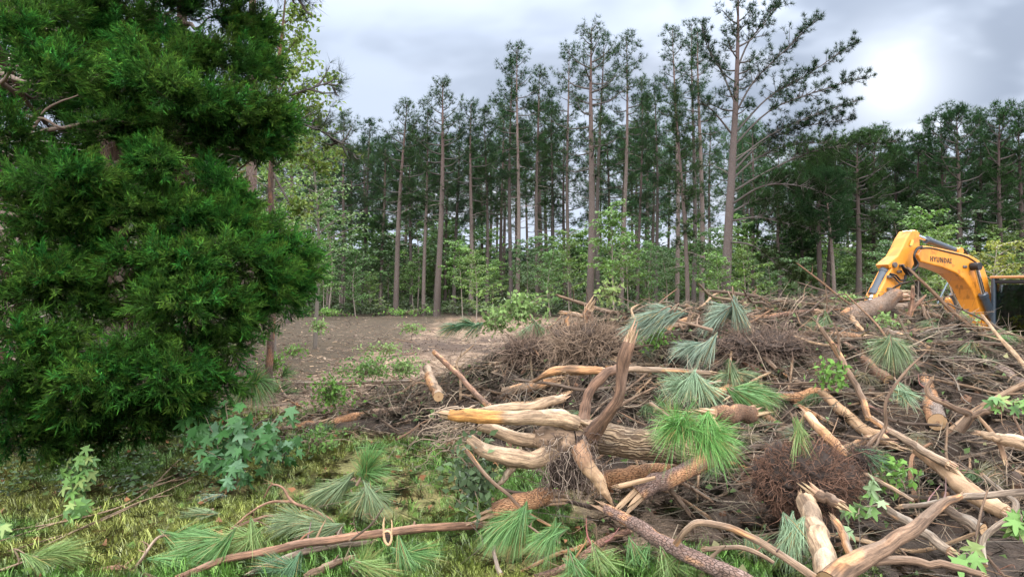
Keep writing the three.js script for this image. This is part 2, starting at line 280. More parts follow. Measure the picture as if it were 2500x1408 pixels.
// ------------------------------------------------------------------ pines
const PCOL = [[0.17, 0.37, 0.135], [0.205, 0.39, 0.13], [0.15, 0.345, 0.145]];
function tuft(g, p, dir, L, w, n, R, C) {
  for (let i = 0; i < n; i++) { const d = dir.clone().multiplyScalar(0.75).add(ranDir(R)).normalize(), f = 0.7 + 0.7 * R(); blade(g, p, d, L * (0.7 + 0.5 * R()), w, R() * 6.28, [C[0] * f, C[1] * f, C[2] * f]); }
}
/* o: base V3, H, r, top [dx, dz], crown (share of H where needles begin), spread (m), nb branches, tuftL, tuftW, blades, lowDead, col, seed, skew */
function pineParts(o) {
  const R = rng(o.seed), at = o.base, trunkG = new G(at), limbG = new G(at), needG = new G(at), H = o.H, [dx, dz] = o.top || [0, 0];
  const sway = R() * 6.28, axisAt = t => V(at.x + dx * t + 0.05 * H * 0.12 * Math.sin(t * 5 + sway), at.y - 0.15 + (H + 0.15) * t, at.z + dz * t + 0.05 * H * 0.12 * Math.cos(t * 4 + sway));
  const pts = []; for (let i = 0; i <= 6; i++) pts.push(axisAt(i / 6 * 0.985));
  const r = o.r, tc = o.barkTint || [1, 1, 1];
  tube(trunkG, pts, [r * 1.18, r, r * 0.9, r * 0.78, r * 0.6, r * 0.36, r * 0.09], { sides: o.sides || 8, seg: 16, rough: 0.05, reps: Math.max(1, Math.round(r * 6.28 / 0.7)), tileV: 1.1, seed: o.seed, col: (t) => { const k = 0.85 + 0.25 * vnoise(t * 17, o.seed, 4); const g = smooth(0.45, 0.9, t) ; return [tc[0] * k * (0.42 + 0.08 * g), tc[1] * k * 0.45, tc[2] * k * 0.475]; } });
  const C0 = o.col || PCOL[o.seed % 3], nb = o.nb || 28, lc = [0.07, 0.06, 0.053], mid = o.mid || 0.4;
  for (let i = 0; i < nb; i++) {
    const q = Math.pow((i + R() * 0.8) / nb, o.pack || 0.9), t = mix(o.crown, 0.985, q), base = axisAt(t);
    const prof = q < mid ? mix(0.55, 1, q / mid) : Math.pow(1 - (q - mid) / (1 - mid), 0.75) * 0.9 + 0.1;
    const L = o.spread * prof * (0.55 + 0.6 * R()); let az = i * 2.4 + R() * 1.2;
    const rise = mix(-0.05, 0.95, q * q) + 0.35 * (R() - 0.4) + (o.rise || 0);
    let h = V(Math.cos(az), 0, Math.sin(az)); if (o.skew) { h.x += o.skew * (1 - q * 0.5); h.normalize(); }
    const LL = o.skew ? L * (1 + o.skew * 0.75 * h.x) : L;
    const d = h.clone().add(V(0, rise, 0)).normalize(), end = base.clone().addScaledVector(d, LL).add(V(0, (0.14 + 0.1 * R()) * LL, 0)), midp = base.clone().addScaledVector(d, LL * 0.5).add(V(0, -0.03 * LL, 0));
    tube(limbG, [base, midp, end], [r * 0.16 + 0.01 * LL, r * 0.1 + 0.006 * LL, 0.006], { sides: 4, seg: 4, col: lc });
    const bc = spline([base, midp, end], 10), nt = Math.max(3, Math.round((o.tufts || 24) * (0.35 + 0.65 * LL / o.spread))), shade = 0.85 + 0.35 * R();
    const C = [C0[0] * shade, C0[1] * shade, C0[2] * shade];
    // side shoots, each ending in a bunch of tufts
    const ns = Math.max(3, Math.round(nt / 5));
    for (let s = 0; s < ns; s++) {
      const u = s === 0 ? 1 : 0.3 + 0.65 * R(), b0 = sampleP(bc, u), sl = s === 0 ? 0.12 * LL : (0.18 + 0.22 * R()) * LL * (1.15 - u * 0.5);
      const sd = d.clone().multiplyScalar(0.8).add(ranDir(R).multiply(V(1, 0.5, 1))).add(V(0, 0.35, 0)).normalize(), e = b0.clone().addScaledVector(sd, sl);
      if (s) tube(limbG, [b0, e], [0.012 + r * 0.03, 0.005], { sides: 3, seg: 1, col: lc });
      for (let k = 0; k < (o.per || 7); k++) { const a = Math.pow(R(), 0.6), p = b0.clone().lerp(e, a).addScaledVector(ranDir(R), 0.2 * (o.tuftL / 0.24)); tuft(needG, p, sd.clone().add(V(0, 0.35, 0)), o.tuftL * (0.75 + 0.5 * R()), o.tuftW, o.blades, R, C); }
    }
  }
  for (let i = 0; i < (o.dead || 0); i++) { const t = mix(0.25, o.crown + 0.1, R()), b = axisAt(t), az = R() * 6.28, L = 0.4 + 0.9 * R(), e = b.clone().add(V(Math.cos(az) * L, L * (R() - 0.35), Math.sin(az) * L)); tube(limbG, [b, b.clone().lerp(e, 0.5).add(V(0, 0.05, 0)), e], [0.02, 0.013, 0.004], { sides: 3, seg: 3, col: [0.2, 0.165, 0.145] }); }
  for (const l of o.limbs || []) bigLimb(limbG, needG, l, o, R);
  return { trunkG, limbG, needG };
}
function sampleP(c, t) { const f = clamp(t) * (c.length - 1), i = Math.min(c.length - 2, Math.floor(f)); return c[i].clone().lerp(c[i + 1], f - i); }
function bigLimb(limbG, needG, l, o, R) {        // a long limb drawn through given points, feathered with side shoots
  const c = spline(l.pts, 14), n = c.length, lc = [0.07, 0.06, 0.053];
  tube(limbG, l.pts, l.r || [0.05, 0.036, 0.024, 0.01], { sides: 6, seg: 12, col: lc, rough: 0.06 });
  let len = 0; for (let i = 1; i < n; i++) len += c[i].distanceTo(c[i - 1]);
  const ns = Math.round(len * (l.dens || 5.5) * 1.35);
  for (let s = 0; s < ns; s++) {
    const u = mix(l.from ?? 0.3, 1, s / ns), b0 = sampleP(c, u), T = sampleP(c, u + 0.05).sub(sampleP(c, u - 0.05)).normalize();
    const sd = T.clone().multiplyScalar(0.7).add(ranDir(R).multiply(V(0.9, 0.75, 0.9))).add(V(0, 0.2, 0)).normalize(), sl = (0.3 + 0.7 * R()) * (l.side || 0.9) * Math.pow(1.15 - u, 0.4), e = b0.clone().addScaledVector(sd, sl).add(V(0, 0.1 * sl, 0));
    tube(limbG, [b0, b0.clone().lerp(e, 0.5).add(V(0, -0.03, 0)), e], [0.02, 0.012, 0.005], { sides: 3, seg: 2, col: lc });
    const f = 0.8 + 0.4 * R(), cc = l.col || o.col || PCOL[0], C = cc.map(x => x * f), nt = 4 + Math.floor(R() * 4);
    for (let k = 0; k < nt; k++) tuft(needG, b0.clone().lerp(e, 0.35 + 0.65 * Math.sqrt(R())).addScaledVector(ranDir(R), 0.07), sd.clone().add(V(0, 0.3, 0)), o.tuftL * (0.75 + 0.4 * R()), o.tuftW, o.blades, R, C);
  }
}
function pine(o, label, group) {
  const t = thing('pine_tree', label, 'pine tree', o.base, group), p = pineParts(o);
  p.trunkG.build('trunk', M.plate, t); p.limbG.build('limbs', M.twig, t, 'stuff'); p.needG.build('crown', M.far, t, 'stuff'); return t;
}
// ------------------------------------------------------------------ the pines along the edge of the clearing: [base px, top px, top py, trunk px, depth, crown share, spread m, label]
const EDGE = [
  [704, 712, 300, 15, 33, 0.62, 1.5, 'slim reddish pine trunk just past the dark twisted sapling beside the cedars'],
  [752, 758, 318, 10, 41, 0.6, 1.6, 'thin straight pine rising at the left end of the open clearing'],
  [800, 812, 330, 8, 44, 0.58, 1.5, 'very thin dark pine between the two rounded crowns and the cedars'],
  [832, 842, 268, 9, 43, 0.5, 2.0, 'pine with a dense rounded crown, first beyond the leafy overhang'],
  [878, 906, 288, 9, 45, 0.5, 1.7, 'slightly leaning pine with the second rounded crown from the cedars'],
  [930, 940, 330, 9, 44, 0.55, 1.5, 'short thin pine in the dip of the skyline'],
  [962, 992, 248, 13, 41, 0.55, 2.1, 'pine trunk that leans clearly to the side at the clearing edge'],
  [1000, 1003, 300, 8, 44, 0.6, 1.4, 'thin dark pine close behind the leaning trunk'],
  [1036, 1042, 262, 9, 42, 0.55, 1.5, 'thin pale pine between the leaning trunk and the brown one'],
  [1069, 1082, 190, 15, 40, 0.56, 2.1, 'brown barked pine with a bare upper trunk and a flat tuft top'],
  [1110, 1120, 280, 9, 45, 0.55, 1.6, 'dark thin pine just behind the brown barked one'],
  [1147, 1152, 245, 11, 43, 0.52, 1.9, 'pine with a rounded top in the middle of the skyline dip'],
  [1190, 1184, 262, 8, 44, 0.55, 1.5, 'thin pine before the tall pair on the skyline'],
  [1244, 1250, 140, 10, 43, 0.56, 1.6, 'darker partner of the tall pale pine pair'],
  [1261, 1266, 102, 10, 40, 0.6, 1.9, 'pale slender pine of the tall pair, bare to three fifths of its height'],
  [1312, 1314, 165, 10, 42, 0.55, 1.6, 'grey pine midway between the tall pair and the thickest trunk'],
  [1346, 1350, 215, 8, 45, 0.5, 1.6, 'dark shorter pine with low dense needles near the grey one'],
  [1391, 1386, 104, 9, 43, 0.5, 1.7, 'dark crowned pine standing close to the thickest pale trunk'],
  [1437, 1449, 56, 18, 37, 0.58, 2.6, 'thickest pale trunk in the middle with a torn orange scar at its foot'],
  [1457, 1472, 84, 11, 42, 0.5, 1.9, 'dark pine trunk half hidden by the thickest pale one'],
  [1521, 1530, 72, 11, 41, 0.6, 1.8, 'slender pale pine with a sparse open top'],
  [1560, 1566, 180, 8, 46, 0.5, 1.7, 'dark pine filling the gap beside the sparse topped one'],
  [1604, 1600, 190, 9, 45, 0.5, 1.8, 'dark bushy pine behind the two pale inclined trunks'],
  [1655, 1646, 56, 11, 39, 0.46, 1.9, 'pine with a tall narrow plume of dark needles'],
  [1681, 1652, 200, 11, 33, 0.40, 1.1, 'slim brown pine leaning over the heap with bright tufts on its bare stem'],
  [1692, 1694, 46, 11, 43, 0.45, 1.8, 'straight dark pine just behind the leaning brown stem'],
  [1712, 1708, 66, 13, 41, 0.42, 1.9, 'stout dark pine next to the big spreading one'],
];
EDGE.forEach(([bx, tx, ty, w, d, cr, sp, label], i) => {
  const b = P(bx, CY, d), H = EYE + (CY - ty) * d / F; b.y = groundY(b.x, b.z);
  pine({ base: b, H: H - b.y, r: w * d / F / 2, top: [(tx - bx) * d / F, 0], crown: cr - 0.1, spread: sp * 1.05, nb: 32, tufts: 30, tuftL: 0.25, tuftW: 0.0085, blades: 11, dead: 10, seed: 100 + i, sides: 8, pack: 0.85, barkTint: [[1.05, 0.98, 0.95], [0.85, 0.84, 0.84], [1.45, 1.38, 1.34]][i % 3] }, label);
});
// the broad pine with long limbs that sweep to one side
{
  const d = 31, b = P(1776, CY, d); b.y = groundY(b.x, b.z);
  const L = (...a) => a.map(([x, y, dz = 0]) => P(x, y, d + dz));
  const dk = [0.125, 0.26, 0.115], gr = [0.18, 0.35, 0.115];
  pine({
    base: b, H: EYE + (CY + 60) * d / F - b.y, r: 0.2, top: [(1800 - 1776) * d / F, 0], crown: 0.60, spread: 1.9, nb: 26, tufts: 30, tuftL: 0.22, tuftW: 0.008, blades: 12, dead: 8, seed: 311, sides: 10, rise: 0.25, col: dk, pack: 1.0, barkTint: [0.95, 0.9, 0.92],
    limbs: [
      { pts: L([1790, 290], [1840, 200, -0.4], [1920, 120, -0.8], [1998, 42, -1]), col: dk, side: 1.2, dens: 8 },
      { pts: L([1790, 330], [1880, 235, 0.5], [1960, 190, 0.9], [2095, 98, 1.4]), col: dk, side: 1.1, dens: 8 },
      { pts: L([1788, 360], [1880, 270, -0.5], [1990, 225, -1], [2118, 186, -1.5]), col: dk, side: 1.0, dens: 8 },
      { pts: L([1788, 400], [1880, 330, 0.6], [1990, 280, 1], [2090, 245, 1.2]), col: dk, side: 1.0, dens: 8 },
      { pts: L([1788, 420], [1860, 350, 0.9], [1960, 310, 1.7], [2080, 290, 2.4]), col: [0.07, 0.13, 0.06], side: 1.0, dens: 8 },
      { pts: L([1786, 470], [1880, 415, -0.9], [2000, 365, -1.8], [2190, 345, -2.6]), col: gr, side: 1.2, dens: 9, from: 0.45 },
      { pts: L([1785, 440], [1850, 385, 0.4], [1940, 352, 0.6], [2060, 350, 0.9]), col: gr, side: 1.1, dens: 9 },
      { pts: L([1784, 500], [1870, 452, -1.5], [1960, 455, -2.4], [2030, 480, -3]), col: [0.09, 0.165, 0.06], side: 1.0, dens: 10 },
      { pts: L([1783, 540], [1850, 530, -1.0], [1920, 545, -2], [1990, 560, -3]), col: [0.1, 0.175, 0.06], side: 1.0, dens: 9 },
      { pts: L([1780, 590], [1840, 600, -1.4], [1910, 655, -2.6], [1992, 700, -3.6]), col: [0.14, 0.21, 0.065], side: 0.7, dens: 10, from: 0.35 },
      { pts: L([1795, 250], [1760, 170, 0.6], [1730, 120, 1], [1712, 60, 1.2]), col: dk, side: 1.0, dens: 8 },
      { pts: L([1790, 330], [1740, 270, -0.6], [1700, 240, -1]), col: dk, side: 0.8, dens: 6 },
      { pts: L([1796, 180], [1830, 100, 0.5], [1880, 40, 0.8], [1920, -20, 1]), col: dk, side: 1.2, dens: 8 },
      { pts: L([1784, 520], [1840, 490, 1.2], [1900, 480, 2.2]), col: gr, side: 1.0, dens: 10 },
    ],
  }, 'large spreading pine with long limbs sweeping towards the bright patch of sky');
}
// the darker full crowned stand beyond the excavator: [base px, top px, top py, trunk px, depth, crown, spread, label]
const RIGHT = [
  [1905, 1900, 420, 10, 42, 0.3, 2.0, 'full pine between the spreading pine and the pale slanting trunk'],
  [1960, 1955, 395, 10, 44, 0.35, 2.2, 'dark pine low behind the tips of the sweeping limbs'],
  [2006, 2000, 380, 14, 41, 0.48, 2.3, 'dark straight trunk of the close pair left of the pale slanting trunk'],
  [2022, 2040, 352, 11, 43, 0.45, 2.2, 'second dark trunk of the close pair'],
  [2040, 2018, 420, 10, 38, 0.5, 1.8, 'pale grey slanting pine trunk before the dark stand'],
  [2094, 2098, 330, 15, 40, 0.46, 2.6, 'thick dark trunk with layered shelves of needles behind the digger arm'],
  [2130, 2140, 318, 11, 42, 0.36, 2.6, 'pine with a wide flat top level with the lowest sweeping limb'],
  [2185, 2190, 352, 11, 44, 0.4, 2.4, 'pine in the notch of the skyline above the digger elbow'],
  [2240, 2245, 330, 12, 43, 0.35, 2.6, 'pine with rising shoulder above the arm of the digger'],
  [2300, 2296, 288, 12, 42, 0.32, 2.8, 'tall full pine at the first high point beyond the digger'],
  [2338, 2340, 262, 14, 40, 0.36, 2.8, 'highest full pine above the digger boom'],
  [2390, 2392, 275, 12, 42, 0.3, 2.7, 'full pine above the yellowing tree'],
  [2440, 2446, 262, 13, 40, 0.32, 2.8, 'full pine above the cab of the digger'],
  [2492, 2492, 275, 13, 41, 0.3, 2.8, 'outermost full pine cut by the edge of the picture'],
  [2560, 2560, 268, 13, 41, 0.3, 2.8, 'full pine just past the edge beyond the cab'],
];
RIGHT.forEach(([bx, tx, ty, w, d, cr, sp, label], i) => {
  const b = P(bx, CY, d), H = EYE + (CY - ty) * d / F; b.y = groundY(b.x, b.z);
  pine({ base: b, H: H - b.y, r: w * d / F / 2, top: [(tx - bx) * d / F, 0], crown: cr, spread: sp, nb: 36, tufts: 36, tuftL: 0.27, tuftW: 0.0105, blades: 12, dead: 5, seed: 200 + i, mid: 0.55, pack: 0.8, rise: 0.05, col: [[0.165, 0.38, 0.12], [0.15, 0.35, 0.13], [0.195, 0.39, 0.12]][i % 3], barkTint: i === 4 ? [1.5, 1.45, 1.4] : [0.7, 0.66, 0.64] }, label);
});
// rows behind
{
  const R = rng(77), protos = [];
  for (let i = 0; i < 7; i++) {
    const o = { base: V(0, 0, 0), H: 14, r: 0.13 + 0.02 * (i % 3), top: [0.5 * (R() - 0.5), 0.5 * (R() - 0.5)], crown: 0.42 + 0.05 * (i % 3), spread: 1.9 + 0.15 * i, nb: 30, tufts: 28, tuftL: 0.32, tuftW: 0.0125, blades: 9, dead: 6, seed: 400 + i, sides: 6, barkTint: [0.75, 0.68, 0.64] };
    const t = new THREE.Group(), p = pineParts(o); p.trunkG.build('trunk', M.plate, t); p.limbG.build('limbs', M.twig, t, 'stuff'); p.needG.build('crown', M.far, t, 'stuff'); protos.push(t);
  }
  const ZONE = [['dim pine in the rows behind the left half of the stand', 'pines in the rows behind the left half'], ['dim pine in the rows behind the tall middle trunks', 'pines in the rows behind the middle'], ['dim full pine in the rows behind the digger', 'pines in the rows behind the digger']];
  const put = [];
  for (let tries = 0; tries < 4000 && put.length < 140; tries++) {
    const d = 45 + 34 * Math.pow(R(), 0.85), px = -250 + 3000 * R(), x = (px - CX) * d / F;
    if (put.some(q => Math.hypot(q[0] - x, q[1] - d) < 2.0)) continue;
    put.push([x, d, px]);
    const zone = px < 1200 ? 0 : px < 1850 ? 1 : 2, t = protos[Math.floor(R() * 7)];
    const topPy = zone === 0 ? 330 + 60 * R() : zone === 1 ? 235 + 110 * R() : 350 + 50 * R(), H = Math.min(EYE + (CY - topPy) * d / F, 17.5), s = H / 14;
    const c = copyOf(t, 'pine_tree', ZONE[zone][0], ZONE[zone][1]); c.userData.category = 'pine tree'; c.position.set(x, groundY(x, -d), -d); c.rotation.y = R() * 6.28; c.scale.set(mix(1, s, 0.6), s, mix(1, s, 0.6));
  }
}

// ------------------------------------------------------------------ broadleaf saplings and shrubs of the forest edge
function saplingParts(o) {
  const R = rng(o.seed), stem = new G(), fol = new G(), H = o.H;
  const top = V((R() - 0.5) * 0.5, H, (R() - 0.5) * 0.4), midp = V((R() - 0.5) * 0.4, H * 0.5, (R() - 0.5) * 0.4), c = spline([V(0, -0.1, 0), midp, top], 10);
  tube(stem, [V(0, -0.1, 0), midp, top], [o.r, o.r * 0.7, 0.006], { sides: 6, seg: 8, rough: 0.06, col: o.bark || [0.24, 0.2, 0.165] });
  for (let i = 0; i < o.nb; i++) {
    const u = mix(o.low, 0.98, (i + R()) / o.nb), b = sampleP(c, u), az = i * 2.4 + R(), L = o.spread * (1.12 - u * 0.75) * (0.6 + 0.6 * R()), d = V(Math.cos(az), 0.25 + 0.3 * R(), Math.sin(az)), e = b.clone().addScaledVector(d, L), f = 0.8 + 0.45 * R();
    tube(stem, [b, b.clone().lerp(e, 0.5).add(V(0, 0.06 * L, 0)), e], [o.r * 0.35, o.r * 0.22, 0.004], { sides: 3, seg: 3, col: o.bark || [0.24, 0.2, 0.165] });
    for (let k = 0; k < o.leaves; k++) {
      const p = b.clone().lerp(e, Math.pow(R(), 0.6)).add(V((R() - 0.5) * 0.5, (R() - 0.5) * 0.14, (R() - 0.5) * 0.5).multiplyScalar(o.fluff || 0.8)), a = R() * 6.28, h = V(Math.cos(a), -0.25 - 0.4 * R(), Math.sin(a)).normalize(), g = f * (0.75 + 0.5 * R());
      leaf(fol, p, h, V((R() - 0.5) * 0.7, 1, (R() - 0.5) * 0.7), o.leafL * (0.7 + 0.6 * R()), o.leafL * 0.62, o.col.map(x => x * g));
    }
  }
  return { stem, fol };
}
{
  const GC = [[0.12, 0.24, 0.045], [0.09, 0.2, 0.045], [0.15, 0.26, 0.05], [0.08, 0.17, 0.05]];
  const protos = [];
  for (let i = 0; i < 9; i++) {
    const o = { seed: 500 + i, H: 4.2, r: 0.028 + 0.004 * (i % 3), nb: 24, low: i % 3 === 2 ? 0.18 : 0.36, spread: 1.35 + 0.12 * (i % 4), leaves: 48, leafL: 0.155, col: GC[i % 4] };
    const p = saplingParts(o), t = new THREE.Group(); p.stem.build('stem', M.twig, t); p.fol.build('leaves', M.leaf, t, 'stuff'); protos.push(t);
  }
  // [px, depth, height m, proto, label]
  const SAP = [
    [790, 37, 3.6, 0, 'leafy sapling at the shaded end of the clearing by the cedars'], [868, 40, 3.9, 1, 'pale stemmed sapling beneath the second rounded pine crown'],
    [905, 41, 2.6, 3, 'short sapling with flat tiers of leaves near the leaning pine'], [1010, 43, 3.4, 1, 'dull green sapling behind the thin pale pine'],
    [1130, 37, 4.2, 2, 'bright sapling right of the brown barked pine'], [1163, 35, 3.7, 0, 'bright sapling with a bare pale stem at the edge of the clearing'],
    [1200, 39, 3.2, 3, 'sapling before the tall pine pair, shaded green'], [1288, 38, 4.4, 2, 'tall light green sapling between the pale pine and the grey one'],
    [1345, 36, 3.6, 0, 'light green sapling that stands over the leafy brush'], [1390, 40, 5.0, 2, 'tall bright sapling beside the thickest pale trunk'],
    [1500, 33, 5.6, 0, 'tall sapling with a crooked white stem behind the blue green bough'], [1535, 36, 4.6, 1, 'leafy sapling right behind the crooked white stem'],
    [1590, 38, 4.2, 2, 'light sapling in the gap before the dark bushy pine'], [1625, 35, 3.7, 0, 'yellow green sapling between the two inclined pines'],
    [1730, 34, 4.6, 1, 'grey green sapling at the foot of the stout dark pine'], [1762, 30, 3.6, 3, 'shaggy grey sapling under the large spreading pine'],
    [1820, 33, 4.0, 1, 'fresh green sapling just right of the large spreading pine'], [1880, 34, 3.6, 2, 'sapling below the drooping lowest limb'],
    [1950, 36, 3.2, 3, 'deep green bush like sapling before the close pair of trunks'], [2170, 33, 4.0, 3, 'dark sapling behind the digger stick'],
    [2240, 34, 5.6, 1, 'big mid green sapling behind the elbow of the digger'], [2300, 32, 4.6, 3, 'deep green sapling seen through the digger boom'],
    [655, 30, 5.2, 2, 'light leafed sapling glimpsed past the thin dark sapling'], [560, 27, 5.6, 0, 'leafy sapling glimpsed between the cedar boughs'], [470, 24, 5.0, 2, 'yellowish sapling glimpsed in the gap under the cedar crowns'],
  ];
  SAP.forEach(([px, d, h, k, label], i) => { const c = copyOf(protos[(k + i * 4) % 9], 'sapling', label); c.userData.category = 'sapling'; const p = P(px, CY, d); c.position.set(p.x, groundY(p.x, p.z), p.z); c.rotation.y = i * 1.7; const s = h / 4.2; c.scale.set(s * 1.05, s, s * 1.05); });
  const R = rng(91);
  for (let i = 0; i < 130; i++) { const d = 40 + 26 * R(), px = -150 + 2800 * R(), p = P(px, CY, d), c = copyOf(protos[Math.floor(R() * 9)], 'sapling', 'leafy understorey sapling deep among the pine trunks', 'saplings deep among the pine trunks'); c.userData.category = 'sapling'; c.position.set(p.x, groundY(p.x, p.z), p.z); c.rotation.y = R() * 6; const s = 0.8 + 1.0 * R(); c.scale.set(s * 1.2, s, s * 1.2); }
}
// the yellowing tree behind the excavator and the small yellow sapling in front of its stick
{
  const mk = (px, d, o, name, label, cat) => { const p = saplingParts(o), b = P(px, CY, d); b.y = groundY(b.x, b.z); const t = thing(name, label, cat, b); p.stem.build('stem', M.twig, t); p.fol.build('leaves', M.leaf, t, 'stuff'); };
  mk(2412, 22, { seed: 601, H: 4.0, r: 0.05, nb: 30, low: 0.3, spread: 1.9, leaves: 40, leafL: 0.13, col: [0.2, 0.235, 0.03], bark: [0.4, 0.36, 0.3] }, 'yellowing_tree', 'small tree with yellow green leaves behind the excavator boom', 'tree');
  mk(2330, 23, { seed: 604, H: 3.0, r: 0.04, nb: 18, low: 0.25, spread: 1.5, leaves: 34, leafL: 0.13, col: [0.13, 0.2, 0.035], bark: [0.3, 0.27, 0.22] }, 'yellowing_tree', 'low yellow green tree under the arch of the excavator boom', 'tree');
  mk(2112, 13.5, { seed: 602, H: 2.0, r: 0.014, nb: 12, low: 0.55, spread: 0.36, leaves: 9, leafL: 0.085, fluff: 0.25, col: [0.34, 0.36, 0.03], bark: [0.25, 0.22, 0.12] }, 'sapling', 'little sapling with bright yellow leaves beside the digger stick', 'sapling');
}
// dense low undergrowth on the forest floor and the far wood behind it: nobody could count these
{
  const R = rng(55), g = new G();
  for (let i = 0; i < 34; i++) { const p = ranDir(R).multiplyScalar(Math.cbrt(R())).multiply(V(0.6, 0.42, 0.6)).add(V(0, 0.35, 0)), a = R() * 6.28, k = 0.6 + 0.7 * R(); leaf(g, p, V(Math.cos(a), -0.3, Math.sin(a)).normalize(), V((R() - 0.5), 1, (R() - 0.5)), 0.2 + 0.12 * R(), 0.15, [k, k, k]); }
  const geo = g.geo(), L1 = [], L2 = [];
  for (let i = 0; i < 4600; i++) { const d = 40 + 36 * R(), px = -250 + 3000 * R(), p = P(px, CY, d), y = groundY(p.x, p.z) + Math.pow(R(), 1.3) * mix(0.3, 3.6, smooth(44, 66, d)), s = (0.5 + 0.9 * R()) * mix(0.7, 1.3, smooth(42, 60, d)), f = 0.6 + 0.7 * R(), yl = R(); L1.push({ m: along(V(p.x, y, p.z), _Y, R() * 6, s * 1.1, s, s * 1.1), c: [0.06 * f * (1 + 0.5 * yl), 0.125 * f, 0.035 * f] }); }
  for (let i = 0; i < 3800; i++) { const d = 76 + 12 * R(), px = -400 + 3300 * R(), p = P(px, CY, d), y = groundY(p.x, p.z) + R() * 5.0, s = 1.6 + 1.5 * R(), f = 0.6 + 0.6 * R(); L2.push({ m: along(V(p.x, y, p.z), _Y, R() * 6, s, s, s), c: [0.035 * f, 0.075 * f, 0.03 * f] }); }
  tag(instanced('undergrowth', geo, M.leaf, L1, scene), 'dense low green undergrowth covering the floor of the pine stand', 'undergrowth');
  tag(instanced('far_wood', geo, M.leaf, L2, scene), 'dark mass of far woodland closing the view behind the trunks', 'woodland');
}
